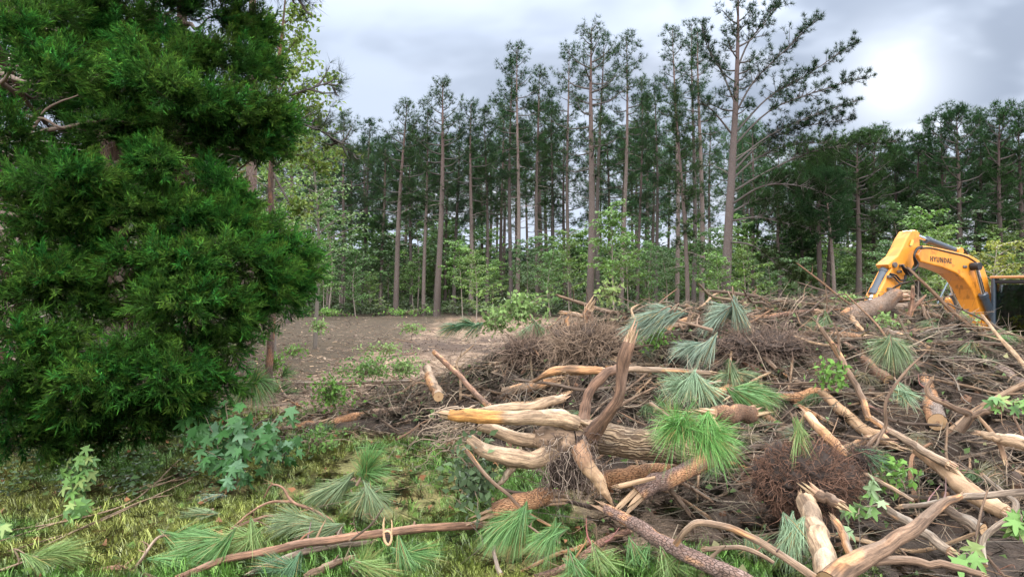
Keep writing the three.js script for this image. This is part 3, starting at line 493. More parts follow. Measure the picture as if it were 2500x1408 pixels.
// ------------------------------------------------------------------ the red cedars that fill one side of the view
{
  const R = rng(1201);
  // one feathery spray, 0.2 m long, growing along +Y
  function spray(seed) {
    const R = rng(seed), g = new G(), ax = t => V(0.02 * Math.sin(t * 3 + seed), 0.2 * t, -0.025 * t * t);
    const wood = [0.16, 0.11, 0.06];
    tube(g, [ax(0), ax(0.5), ax(0.9)], [0.0022, 0.0016, 0.0007], { sides: 3, seg: 3, col: wood });
    for (let i = 0; i < 13; i++) {
      const t = 0.06 + 0.92 * i / 12, p = ax(t), a = i * 2.2 + R(), L = 0.085 * (1.05 - 0.75 * t) * (0.75 + 0.5 * R()), d = V(Math.cos(a) * 0.75, 0.9 + 0.2 * R(), Math.sin(a) * 0.6).normalize();
      for (let k = 0; k < 4; k++) {
        const q = p.clone().addScaledVector(d, L * k * 0.27), dd = k === 3 ? d : d.clone().addScaledVector(ranDir(R), 0.55).normalize(), f = 0.75 + 0.5 * R(), tipg = 1 + 0.55 * t + 0.12 * k;
        const l = 0.03 + 0.016 * R(), c1 = [0.85 * f, f, 0.8 * f], c2 = [1.2 * f * tipg, 1.25 * f * tipg, 0.9 * f];
        blade(g, q, dd, l * 1.3, 0.0052, R() * 6, c1, c2);
      }
    }
    return g.geo();
  }
  const sprays = [1, 2, 3, 4].map(spray);
  // trunks: [px, depth, r, top y]; clumps: [px, py, rx px, ry px, depth, light and shade put into the colour]
  const TR = [{ px: -30, d: 6.9, r: 0.17, name: 'red cedar with shaggy brown trunk at the very edge of the picture' }, { px: 285, d: 8.0, r: 0.13, name: 'middle red cedar whose boughs hang over the dim gap with bare twigs' }, { px: 455, d: 8.6, r: 0.12, name: 'red cedar next to the clearing with a bright bough across the thin dark trunk' }];
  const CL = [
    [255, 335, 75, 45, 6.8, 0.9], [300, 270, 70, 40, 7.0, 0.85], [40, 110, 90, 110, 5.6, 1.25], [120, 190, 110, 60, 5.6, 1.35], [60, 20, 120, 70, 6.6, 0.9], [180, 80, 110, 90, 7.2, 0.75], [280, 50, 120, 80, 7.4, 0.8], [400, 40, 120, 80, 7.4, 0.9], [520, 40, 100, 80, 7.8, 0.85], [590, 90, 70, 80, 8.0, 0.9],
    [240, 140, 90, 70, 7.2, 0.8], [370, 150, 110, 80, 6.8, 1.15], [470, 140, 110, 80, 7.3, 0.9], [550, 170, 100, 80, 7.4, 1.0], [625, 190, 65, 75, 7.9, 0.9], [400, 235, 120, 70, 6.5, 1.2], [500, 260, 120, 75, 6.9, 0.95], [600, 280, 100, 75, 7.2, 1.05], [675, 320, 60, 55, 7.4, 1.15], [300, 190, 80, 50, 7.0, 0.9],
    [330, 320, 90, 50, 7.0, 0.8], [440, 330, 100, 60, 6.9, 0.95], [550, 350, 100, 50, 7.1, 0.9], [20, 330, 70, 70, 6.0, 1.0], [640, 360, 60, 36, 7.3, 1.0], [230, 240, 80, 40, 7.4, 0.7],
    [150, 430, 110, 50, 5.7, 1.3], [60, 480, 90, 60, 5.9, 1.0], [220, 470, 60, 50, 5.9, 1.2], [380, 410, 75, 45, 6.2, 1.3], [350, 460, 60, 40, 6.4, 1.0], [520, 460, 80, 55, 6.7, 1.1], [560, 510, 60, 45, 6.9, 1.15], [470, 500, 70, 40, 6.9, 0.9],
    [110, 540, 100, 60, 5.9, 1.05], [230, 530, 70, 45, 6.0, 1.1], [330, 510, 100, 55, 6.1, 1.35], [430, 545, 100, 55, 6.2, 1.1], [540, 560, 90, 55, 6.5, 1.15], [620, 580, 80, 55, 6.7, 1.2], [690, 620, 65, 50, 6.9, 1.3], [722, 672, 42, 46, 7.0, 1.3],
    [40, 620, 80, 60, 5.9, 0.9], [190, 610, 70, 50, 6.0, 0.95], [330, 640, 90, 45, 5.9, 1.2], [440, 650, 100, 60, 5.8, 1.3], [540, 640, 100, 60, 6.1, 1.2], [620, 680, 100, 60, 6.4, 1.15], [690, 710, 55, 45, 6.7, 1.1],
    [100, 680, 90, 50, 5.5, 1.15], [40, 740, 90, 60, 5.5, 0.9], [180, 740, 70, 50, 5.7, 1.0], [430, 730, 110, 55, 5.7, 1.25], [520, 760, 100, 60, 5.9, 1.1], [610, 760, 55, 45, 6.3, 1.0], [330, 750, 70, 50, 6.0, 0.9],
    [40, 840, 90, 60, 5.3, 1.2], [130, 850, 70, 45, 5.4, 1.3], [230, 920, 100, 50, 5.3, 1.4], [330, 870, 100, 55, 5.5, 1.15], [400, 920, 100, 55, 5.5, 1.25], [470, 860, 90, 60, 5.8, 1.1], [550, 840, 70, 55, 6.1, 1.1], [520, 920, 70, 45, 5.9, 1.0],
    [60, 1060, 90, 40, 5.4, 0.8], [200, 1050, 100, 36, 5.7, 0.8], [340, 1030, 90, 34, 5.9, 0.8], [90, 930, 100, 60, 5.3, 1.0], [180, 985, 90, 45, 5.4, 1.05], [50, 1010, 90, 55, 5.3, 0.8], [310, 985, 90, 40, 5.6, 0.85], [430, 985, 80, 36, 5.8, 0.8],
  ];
  // fuller growth behind that closes the view, its shade put into darker colour
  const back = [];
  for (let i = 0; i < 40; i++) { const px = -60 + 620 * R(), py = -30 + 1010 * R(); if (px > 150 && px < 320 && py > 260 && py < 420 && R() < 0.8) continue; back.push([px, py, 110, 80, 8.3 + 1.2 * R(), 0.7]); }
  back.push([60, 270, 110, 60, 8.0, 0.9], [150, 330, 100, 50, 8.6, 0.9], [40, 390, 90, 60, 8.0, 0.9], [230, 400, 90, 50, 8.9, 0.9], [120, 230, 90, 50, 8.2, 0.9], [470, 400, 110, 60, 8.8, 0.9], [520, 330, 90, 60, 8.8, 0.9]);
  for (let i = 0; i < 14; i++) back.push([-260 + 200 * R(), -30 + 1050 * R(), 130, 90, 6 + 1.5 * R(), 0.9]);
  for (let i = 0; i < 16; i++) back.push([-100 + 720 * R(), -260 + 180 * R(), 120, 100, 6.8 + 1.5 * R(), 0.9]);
  const trees = TR.map((t, i) => {
    const b = P(t.px, CY, t.d); b.y = groundY(b.x, b.z); const o = thing('red_cedar', t.name, 'cedar tree', b), g = new G(b);
    tube(g, [V(b.x, b.y - 0.1, b.z), V(b.x + 0.05, b.y + 1.5, b.z), V(b.x - 0.06, b.y + 3.4, b.z + 0.05), V(b.x, b.y + 6.6, b.z)], [t.r * 1.3, t.r, t.r * 0.75, t.r * 0.25], { sides: 12, seg: 20, rough: 0.16, reps: 2, tileV: 1.2, seed: 20 + i, col: [0.4, 0.33, 0.28] });
    g.build('trunk', M.smooth, o); return { o, b, t, limb: new G(b), dead: new G(b), list: [[], [], [], []] };
  });
  const emit = (T, cl, n, dim) => {
    const [px, py, rx, ry, d, br] = cl, c = P(px, py, d), sx = rx * 0.92 * d / F, sy = ry * 0.9 * d / F, sz = sx * 0.85, b = T.b;
    const rel = V(c.x - b.x, 0, c.z - b.z), reach = rel.length(), from = V(b.x, clamp(c.y + mix(-0.1, 0.45, R()) * reach, 0.3, 6.3), b.z);
    const m = from.clone().lerp(c, 0.55).add(V(0, -0.1 * reach * R(), 0));
    tube(T.limb, [from, m, c], [0.022 + 0.01 * reach, 0.016, 0.006], { sides: 6, seg: 10, rough: 0.1, col: [0.17, 0.125, 0.095], bend: 0.06, seed: Math.floor(R() * 9999) });
    for (let k = 0; k < 6; k++) { const s = from.clone().lerp(c, 0.2 + 0.6 * R()), e = s.clone().add(ranDir(R).multiply(V(0.7, 0.3, 0.6))); tube(T.dead, [s, s.clone().lerp(e, 0.5).addScaledVector(ranDir(R), 0.06), e], [0.006, 0.004, 0.0015], { sides: 3, seg: 4, bend: 0.04, seed: k, col: R() < 0.35 ? [0.42, 0.37, 0.31] : [0.17, 0.13, 0.1] }); }
    const out = rel.normalize();
    for (let k = 0; k < n; k++) {                              // small boughs inside the clump, feathered with sprays
      const dir = ranDir(R).addScaledVector(out, 0.7).add(V(0.1, 0.12, 0.25)).normalize(), ex = 0.75 + 0.6 * R() * R(), tip = V(c.x + dir.x * sx * ex, c.y + dir.y * sy * ex, c.z + dir.z * sz * ex), len = c.distanceTo(tip), L = tip.clone().sub(c).normalize();
      if (k % 2 === 0) tube(T.limb, [c, c.clone().lerp(tip, 0.85)], [0.006, 0.002], { sides: 3, seg: 2, col: [0.2, 0.145, 0.1] });
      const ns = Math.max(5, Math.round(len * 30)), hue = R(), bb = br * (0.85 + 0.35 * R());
      for (let s = 0; s < ns; s++) {
        const u = 0.22 + 0.78 * Math.pow((s + R()) / ns, 0.8), p = c.clone().lerp(tip, u).addScaledVector(ranDir(R), 0.035), az = s * 2.4 + R(), x = perp(L), z = V(0, 0, 0).crossVectors(L, x);
        const sd = L.clone().multiplyScalar(0.6 + 0.5 * u).addScaledVector(x, 0.75 * Math.cos(az)).addScaledVector(z, 0.75 * Math.sin(az)).add(V(0, 0.12, 0)), f = bb * (0.8 + 0.4 * R());
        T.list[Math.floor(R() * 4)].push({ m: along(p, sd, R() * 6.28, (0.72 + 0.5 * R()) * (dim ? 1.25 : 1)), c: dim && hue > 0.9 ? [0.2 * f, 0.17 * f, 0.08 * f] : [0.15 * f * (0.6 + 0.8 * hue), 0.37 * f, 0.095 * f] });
      }
    }
  };
  const owner = px => px < 205 ? 0 : px < 430 ? 1 : 2;
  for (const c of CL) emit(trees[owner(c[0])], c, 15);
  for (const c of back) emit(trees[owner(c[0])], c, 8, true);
  // dark crooked limbs that show in the gaps
  const seen = [[[20, 390], [70, 330], [115, 265], [190, 232], 9], [[225, 200], [252, 172], [275, 130], [290, 112], 7], [[250, 177], [300, 178], [335, 174], 5], [[100, 318], [190, 308], [250, 292], [325, 303], 8], [[60, 280], [130, 300], [200, 318], [300, 330], 6], [[40, 560], [110, 590], [170, 570], [240, 600], 8], [[60, 620], [140, 635], [185, 605], [205, 600], 8], [[170, 425], [270, 430], [380, 430], [470, 452], 5], [[215, 610], [300, 600], [360, 640], 5]];
  seen.forEach((q, i) => { const w = q.pop(), T = trees[q[0][0] < 110 ? 0 : 1], d = 6.7; tube(T.limb, q.map(([x, y], k) => P(x, y, d + 0.12 * Math.sin(k + i))), [w * d / F / 1.6, w * d / F / 2.2, 0.006], { sides: 7, seg: 14, rough: 0.12, bend: 0.03, seed: i, col: [0.14, 0.1, 0.075] }); });
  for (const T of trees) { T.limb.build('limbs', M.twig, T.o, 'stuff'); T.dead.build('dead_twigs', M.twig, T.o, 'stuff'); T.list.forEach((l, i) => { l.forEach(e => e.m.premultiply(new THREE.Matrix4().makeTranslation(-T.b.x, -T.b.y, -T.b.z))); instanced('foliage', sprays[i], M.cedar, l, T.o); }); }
}

// ------------------------------------------------------------------ trees beside and behind the cedars
{
  const b = P(600, CY, 14); b.y = groundY(b.x, b.z);
  pine({ base: b, H: 11, r: 0.125, top: [0.15, 0], crown: 0.78, spread: 1.6, nb: 16, tufts: 22, tuftL: 0.24, tuftW: 0.008, blades: 12, dead: 3, seed: 331, sides: 14, barkTint: [1.25, 1.05, 0.95] }, 'big pine trunk with pale plated bark rising behind the cedars');
  const b2 = P(582, CY, 16); b2.y = groundY(b2.x, b2.z);
  pine({ base: b2, H: 11, r: 0.11, top: [-0.1, 0], crown: 0.8, spread: 1.5, nb: 14, tufts: 20, tuftL: 0.24, tuftW: 0.01, blades: 11, dead: 3, seed: 332, sides: 10, barkTint: [0.45, 0.42, 0.4] }, 'darker trunk tucked behind the big plated pine');
  // the thin dark sapling whose leafy branches arch towards the clearing
  const R = rng(640), d = 10.9, q = (x, y, dz = 0) => P(x, y, d + dz), base = q(655, 958); base.y = groundY(base.x, base.z);
  const t = thing('young_gum_tree', 'thin dark trunk with leafy arching branches between the cedars and the clearing', 'tree', base), g = new G(base), br = new G(base), fol = new G(base), bark = [0.42, 0.37, 0.34];
  tube(g, [q(654, 975), q(658, 880), q(664, 770), q(668, 600), q(660, 480), q(662, 400), q(668, 250), q(690, 60), q(700, -60)], [0.06, 0.058, 0.055, 0.048, 0.045, 0.042, 0.03, 0.018, 0.006], { sides: 10, seg: 40, rough: 0.14, reps: 1, tileV: 0.8, seed: 9, col: (tt, a) => { const s = smooth(0.62, 0.72, vnoise(tt * 40, a * 4, 8)); return lerp3(bark, [1.0, 0.66, 0.46], s); } });
  const arms = [[[662, 420], [690, 385], [735, 350], [790, 352], [850, 375]], [[664, 400], [700, 320], [752, 302], [790, 300]], [[662, 330], [720, 235], [760, 215], [808, 178]], [[668, 250], [700, 190], [730, 170], [752, 120]], [[672, 220], [690, 140], [720, 100], [735, 60]], [[664, 420], [720, 510], [745, 508]], [[680, 120], [660, 60], [640, 30]], [[688, 60], [715, 40], [740, 20]], [[664, 300], [700, 265], [760, 260], [800, 245]], [[664, 380], [740, 380], [800, 420]]];
  arms.forEach((a, i) => {
    const c = a.map(([x, y], k) => q(x, y, 0.35 * Math.sin(i * 2.1) * k / 3)); tube(br, c, [0.022, 0.013, 0.008, 0.003], { sides: 5, seg: 12, rough: 0.08, col: [0.1, 0.08, 0.065] });
    const cc = spline(c, 20);
    for (let k = 0; k < 26; k++) {
      const u = 0.3 + 0.7 * R(), s = sampleP(cc, u), dir = ranDir(R).add(V(0.4, 0.2, 0)).normalize(), L = 0.12 + 0.3 * R(), e = s.clone().addScaledVector(dir, L).add(V(0, -0.05, 0));
      tube(br, [s, e], [0.003, 0.001], { sides: 3, seg: 1, col: [0.13, 0.11, 0.07] });
      for (let m = 0; m < 8; m++) { const p = s.clone().lerp(e, R()).addScaledVector(ranDir(R), 0.06), f = 0.7 + 0.6 * R(), y = R(); leaf(fol, p, ranDir(R).multiply(V(1, 0.5, 1)).add(V(0, -0.5, 0)).normalize(), ranDir(R).add(V(0, 1, 0)).normalize(), 0.06 + 0.035 * R(), 0.055, [(0.13 + 0.06 * y) * f, 0.24 * f, 0.04 * f]); }
    }
  });
  g.build('trunk', M.plate, t); br.build('branches', M.twig, t, 'stuff'); fol.build('leaves', M.leaf, t, 'stuff');
  // pine boughs hanging out over the clearing beside it
  const pb = (label, pts, col, dens, d0) => {
    const c = pts.map(([x, y, dz = 0]) => P(x, y, d0 + dz)), o = { tuftL: 0.17, tuftW: 0.0019, blades: 15, col }, L = new G(c[0]), N = new G(c[0]), th = thing('hanging_pine_bough', label, 'pine bough', c[0]);
    bigLimb(L, N, { pts: c, r: [0.014, 0.01, 0.007, 0.003], dens, side: 0.5, col, from: 0.15 }, o, rng(Math.round(pts[0][0])));
    L.build('stem', M.twig, th); N.build('needles', M.far, th, 'stuff');
  };
  pb('pale airy pine bough drooping towards the rounded crown beyond the leafy branches', [[640, 300], [730, 300], [800, 330], [870, 385]], [0.26, 0.4, 0.15], 14, 9.5);
  pb('pine twig with long needles against the sky above the arching branches', [[700, 235], [760, 215], [800, 205], [822, 220]], [0.2, 0.32, 0.15], 7, 8.5);
  pb('pine spray hanging at the top edge over the sky', [[600, -70], [650, -40], [700, -20], [735, -4]], [0.06, 0.1, 0.06], 9, 6.5);
  for (const [px, dd, H, sp, seed, col, label] of [[668, 15.5, 7.6, 1.15, 651, [0.17, 0.28, 0.06], 'tall leafy young tree with yellowish leaves close beside the big plated pine'], [768, 19, 6.3, 1.5, 652, [0.14, 0.25, 0.07], 'airy leafy tree whose crown overhangs the shaded end of the clearing'], [610, 20, 8.4, 1.6, 653, [0.11, 0.21, 0.055], 'leafy tree filling the gap behind the big plated pine']]) {
    const bb = P(px, CY, dd); bb.y = groundY(bb.x, bb.z); const p = saplingParts({ seed, H, r: 0.06, nb: 46, low: 0.38, spread: sp, leaves: 46, leafL: 0.1, col, bark: [0.14, 0.12, 0.1], fluff: 0.9 }), tt = thing('broadleaf_tree', label, 'tree', bb); p.stem.build('trunk', M.twig, tt); p.fol.build('leaves', M.leaf, tt, 'stuff');
  }
  // leafy undergrowth glimpsed through the gaps of the cedars
  const U = [], g2 = new G();
  for (let i = 0; i < 26; i++) { const p = ranDir(R).multiplyScalar(Math.cbrt(R()) * 0.5), a = R() * 6.28, k = 0.6 + 0.7 * R(); leaf(g2, p, V(Math.cos(a), -0.3, Math.sin(a)).normalize(), V(R() - 0.5, 1, R() - 0.5), 0.09 + 0.06 * R(), 0.08, [k, k, k]); }
  for (let i = 0; i < 900; i++) { const dd = 10.5 + 14 * R(), px = -300 + 860 * R(), p = P(px, CY, dd), y = groundY(p.x, p.z) + Math.pow(R(), 1.2) * 4.2, f = 0.6 + 0.7 * R(), yl = R() * R(); U.push({ m: along(V(p.x, y, p.z), _Y, R() * 6, 0.8 + 0.8 * R()), c: [0.07 * f * (1 + 1.2 * yl), 0.13 * f, 0.035 * f] }); }
  tag(instanced('thicket', g2.geo(), M.leaf, U, scene), 'dim leafy thicket behind the cedars', 'thicket');
}
// ------------------------------------------------------------------ logs, branches, roots and pine boughs of the heap
const TINT = { umber: [0.52, 0.38, 0.31], pine: [0.8, 0.74, 0.7], red: [0.88, 0.62, 0.5], grey: [0.86, 0.86, 0.84], tan: [0.95, 0.86, 0.75], pale: [1.35, 1.22, 1.02], dark: [0.42, 0.36, 0.32], peeled: [0.98, 0.92, 0.84], orange: [0.95, 0.7, 0.48], root: [1.0, 0.87, 0.75], brown: [0.68, 0.56, 0.47], purple: [0.72, 0.6, 0.57] };
const CUTS = { cut: 'cut_end', snap: 'snapped_end' };
let lseed = 3000;
// resolve picture points to places: [px, py, depth?]; without a depth the point lies on the surface under it, lifted by its own radius
function place(pts, ws, lift = 1) {
  return pts.map(([x, y, dd], i) => { const w = sampleArr(ws, pts.length > 1 ? i / (pts.length - 1) : 0); let d = dd; if (!d) { d = Math.min(hit(x, y), 11.5); d -= 0.9 * lift * (w * d / F / 2 + 0.02); } return P(x, y, d); });
}
/* o: p points, w widths in px, bark 'plate|ridge|smooth|wood', tint, ends [a, b] of cut/snap/taper/none, rough, bend, torn 0..1 share of bare wood, stubs */
function wood(name, label, category, o) {
  const seed = lseed++, R = rng(seed), pts = place(o.p, o.w, o.lift ?? 1), rad = pts.map((q, i) => sampleArr(o.w, i / (pts.length - 1)) * -q.z / F / 2);
  const t = thing(name, label, category, pts[0], o.group), g = new G(pts[0]), e = new G(pts[0]), c = new G(pts[0]), tw = new G(pts[0]);
  const r = Math.max(...rad), len = pts.reduce((s, q, i) => i ? s + q.distanceTo(pts[i - 1]) : 0, 0), sides = r > 0.07 ? 18 : r > 0.03 ? 12 : r > 0.012 ? 8 : 6, seg = Math.min(90, Math.max(8, Math.round(len / Math.max(0.022, r * 0.5))));
  const tint = TINT[o.tint || 'pine'], ph = R() * 20, bare = [1.7, 1.14, 0.68], torn = o.torn ?? 0.15;
  const rings = tube(g, pts, rad, { sides, seg, rough: o.rough ?? 0.12, reps: Math.max(1, Math.round(r * 6.28 / (o.bark === 'plate' || !o.bark ? 0.24 : 0.4))), tileV: o.bark === 'plate' || !o.bark ? 0.34 : 0.55, seed, bend: o.bend ?? r * 0.5, col: (tt, a, l, ny) => { const k = 0.78 + 0.4 * vnoise(tt * 9 + ph, a * 3, seed); const n = fbm(l * 2.6 + ph, Math.abs(a - 0.5) * 3.2 + ph, 3, seed), s = smooth(0.62 - torn * 0.3, 0.66 - torn * 0.3, n) * (torn > 0 ? 1 : 0); const li = smooth(0.6, 0.75, fbm(l * 5, a * 6 + ph, 3, seed + 5)) * (o.lichen || 0); const m = lerp3(tint.map(x => x * k), o.bark === 'wood' ? [1.3 * k, 1.15 * k, 1 * k] : bare.map(x => x * k), s); const dirt = 0.75 * smooth(0.5, 0.68, fbm(l * 4 + ph, a * 4, 3, seed + 9)); return lerp3(lerp3(m, [0.32, 0.25, 0.2], dirt), [1.7, 1.75, 1.55], li); } });
  g.build(o.bodyName || (/root/.test(name) ? 'root_body' : 'stem'), M[o.bark || 'plate'], t);
  const ends = o.ends || ['snap', 'snap'];
  [rings[0], rings[rings.length - 1]].forEach((q, i) => { const s = i ? 1 : -1; if (ends[i] === 'cut' || ends[i] === 'none') sawnEnd(c, q, sides, s, R); else if (ends[i] === 'snap') { const e = new G(pts[0]); snappedEnd(e, q, s, R, o.jag || 1); e.build('snapped_end', M.wood, t); } });
  c.build('cut_end', M.cut, t);
  for (let i = 0; i < (o.stubs || 0); i++) { const q = rings[Math.floor(rings.length * (0.12 + 0.8 * R()))], a = R() * 6.28, d = q.N.clone().multiplyScalar(Math.cos(a)).addScaledVector(q.B, Math.sin(a)).addScaledVector(q.T, 0.5).normalize(); if (d.y < -0.3) d.y *= -1; const L = (o.stubL || 0.12) * (0.4 + R()), m = q.p.clone().addScaledVector(d, L * 0.5).addScaledVector(ranDir(R), L * 0.12), en = q.p.clone().addScaledVector(d, L).addScaledVector(ranDir(R), L * 0.3); tube(tw, [q.p, m, en], [q.r * 0.38, q.r * 0.25, q.r * 0.1], { sides: 5, seg: 6, rough: 0.1, seed: seed + i, col: tint.map((x, j) => x * [0.24, 0.18, 0.13][j] * (0.7 + 0.5 * R())) }); }
  tw.build('side_twigs', M.twig, t, 'stuff');
  for (const f of o.forks || []) { const fp = place(f.p, f.w, o.lift ?? 1), fr = fp.map((q, i) => sampleArr(f.w, i / (fp.length - 1)) * -q.z / F / 2), fg = new G(pts[0]), fe = new G(pts[0]); const rr = tube(fg, fp, fr, { sides: Math.max(7, sides - 4), seg: 22, rough: o.rough ?? 0.12, reps: 1, tileV: 0.6, seed: seed + 77, bend: (o.bend ?? r * 0.5) * 0.6, col: tt => tint.map(x => x * (0.8 + 0.35 * vnoise(tt * 9, 2, seed))) }); const fm = fg.build('fork', M[o.bark || 'plate'], t); if (f.end !== 'taper') { snappedEnd(fe, rr[rr.length - 1], 1, R); fe.build('snapped_end', M.wood, fm); } }
  t.userData.rings = undefined; delete t.userData.rings; t.rings = rings; return t;
}
const log = (label, o) => wood('fallen_log', label, 'log', { ends: ['snap', 'snap'], ...o });
const branch = (label, o) => wood('fallen_branch', label, 'branch', { ends: ['snap', 'taper'], bark: 'smooth', stubs: 4, ...o });
const stick = (label, o) => wood('stick', label, 'stick', { ends: ['snap', 'taper'], bark: 'smooth', rough: 0.06, ...o });

/* a bough of a pine with long needles: stem points, shoots: [px, py, depth?, dx, dy, dz] tips with the way they point in the picture plane; n needles a shoot, L needle length m, spread 0..1, col, droop */
function needles(g, tip, dir, o, R) {
  const n = o.n || 170, L = o.L || 0.19, w = Math.max(0.0011, 0.00032 * -tip.z) * (o.wk || 1), D = dir.clone().normalize(), back = (o.back ?? 0.16);
  const swept = ranDir(R).multiplyScalar(0.45);
  for (let i = 0; i < n; i++) {
    const u = Math.pow(R(), 0.7), p = tip.clone().addScaledVector(D, -back * u).addScaledVector(ranDir(R), 0.006);
    const x = perp(D), z = V(0, 0, 0).crossVectors(D, x), a = R() * 6.2832, sp = (o.spread ?? 0.75) * (0.25 + 0.75 * Math.sqrt(R())) * (0.6 + 0.55 * u), d = D.clone().addScaledVector(x, Math.cos(a) * sp).addScaledVector(z, Math.sin(a) * sp).addScaledVector(swept, 0.35 + 0.3 * R()).addScaledVector(ranDir(R), 0.13).normalize();
    const l = L * (R() < 0.18 ? 0.45 + 0.3 * R() : 0.75 + 0.4 * R()), dr = (o.droop ?? 0.3) * l * (0.2 + 1.5 * R()), f = 0.65 + 0.6 * R(), y = R() < 0.09, C = y ? [0.3 * f, 0.22 * f, 0.08 * f] : o.col.map(q => q * f), C2 = y ? C : [C[0] * 1.35, C[1] * 1.2, C[2] * 1.1];
    const roll = R() * 6.28, n0 = perp(d), b0 = V(0, 0, 0).crossVectors(d, n0), s = n0.multiplyScalar(Math.cos(roll)).addScaledVector(b0, Math.sin(roll)), nn = V(0, 0, 0).crossVectors(s, d);
    let prev = null;
    for (let k = 0; k < 4; k++) {
      const t = k / 3, q = V(p.x + d.x * l * t, p.y + d.y * l * t - dr * t * t, p.z + d.z * l * t), ww = w * (k === 3 ? 0 : 1 - 0.25 * t), c = lerp3(C, C2, t);
      if (k < 3) { const A = g.v(q.x - s.x * ww, q.y - s.y * ww, q.z - s.z * ww, nn.x, nn.y, nn.z, 0, t, ...c), B = g.v(q.x + s.x * ww, q.y + s.y * ww, q.z + s.z * ww, nn.x, nn.y, nn.z, 1, t, ...c); if (prev) { g.t(prev[0], prev[1], A); g.t(prev[1], B, A); } prev = [A, B]; }
      else { const e = g.v(q.x, q.y, q.z, nn.x, nn.y, nn.z, 0.5, 1, ...c); g.t(prev[0], prev[1], e); }
    }
  }
}
const NC = { blue: [0.15, 0.225, 0.165], green: [0.095, 0.22, 0.065], bright: [0.12, 0.30, 0.075], dark: [0.06, 0.145, 0.065], dull: [0.13, 0.2, 0.095], white: [0.18, 0.29, 0.17], grass: [0.15, 0.25, 0.075] };
function bough(label, o) {
  const seed = lseed++, R = rng(seed), sw = o.sw || 8, lift = o.lift ?? 0.07, q = (x, y, d) => { if (d) return P(x, y, d); const h = Math.min(hit(x, y), 11.5); return P(x, y, h - lift - 0.01 * h); };
  const stem = (o.stem || []).map(a => q(...a)), s0 = o.shoots.map(a => ({ tip: q(a[0], a[1], a[2]), dir: V(a[3], -a[4], a[5] || 0).normalize() }));
  const at = stem[0] || s0[0].tip, t = thing('pine_bough', label, 'pine bough', at, o.group), g = new G(at), N = new G(at), brown = [0.2, 0.135, 0.09];
  const wr = sw * -at.z / F / 2;
  if (stem.length > 1) tube(g, stem, [wr, wr * 0.75, wr * 0.5], { sides: 7, seg: 14, rough: 0.1, seed, col: brown });
  for (const s of s0) {
    const b = s.tip.clone().addScaledVector(s.dir, -(o.back ?? 0.11) * 1.3); let from = b.clone().addScaledVector(s.dir, -0.04);
    if (stem.length) { let best = 9e9; for (const c of spline(stem, 16)) { const e = c.distanceTo(b); if (e < best) { best = e; from = c; } } }
    tube(g, [from, from.clone().lerp(b, 0.55).addScaledVector(s.dir, 0.01), b, s.tip], [wr * 0.6, wr * 0.5, wr * 0.45, wr * 0.25], { sides: 5, seg: 8, rough: 0.06, seed, col: brown });
    needles(N, s.tip, s.dir, { ...o, col: NC[o.col || 'green'] }, R);
  }
  g.build('stem', M.twig, t); N.build('needles', M.needle, t, 'stuff'); return t;
}
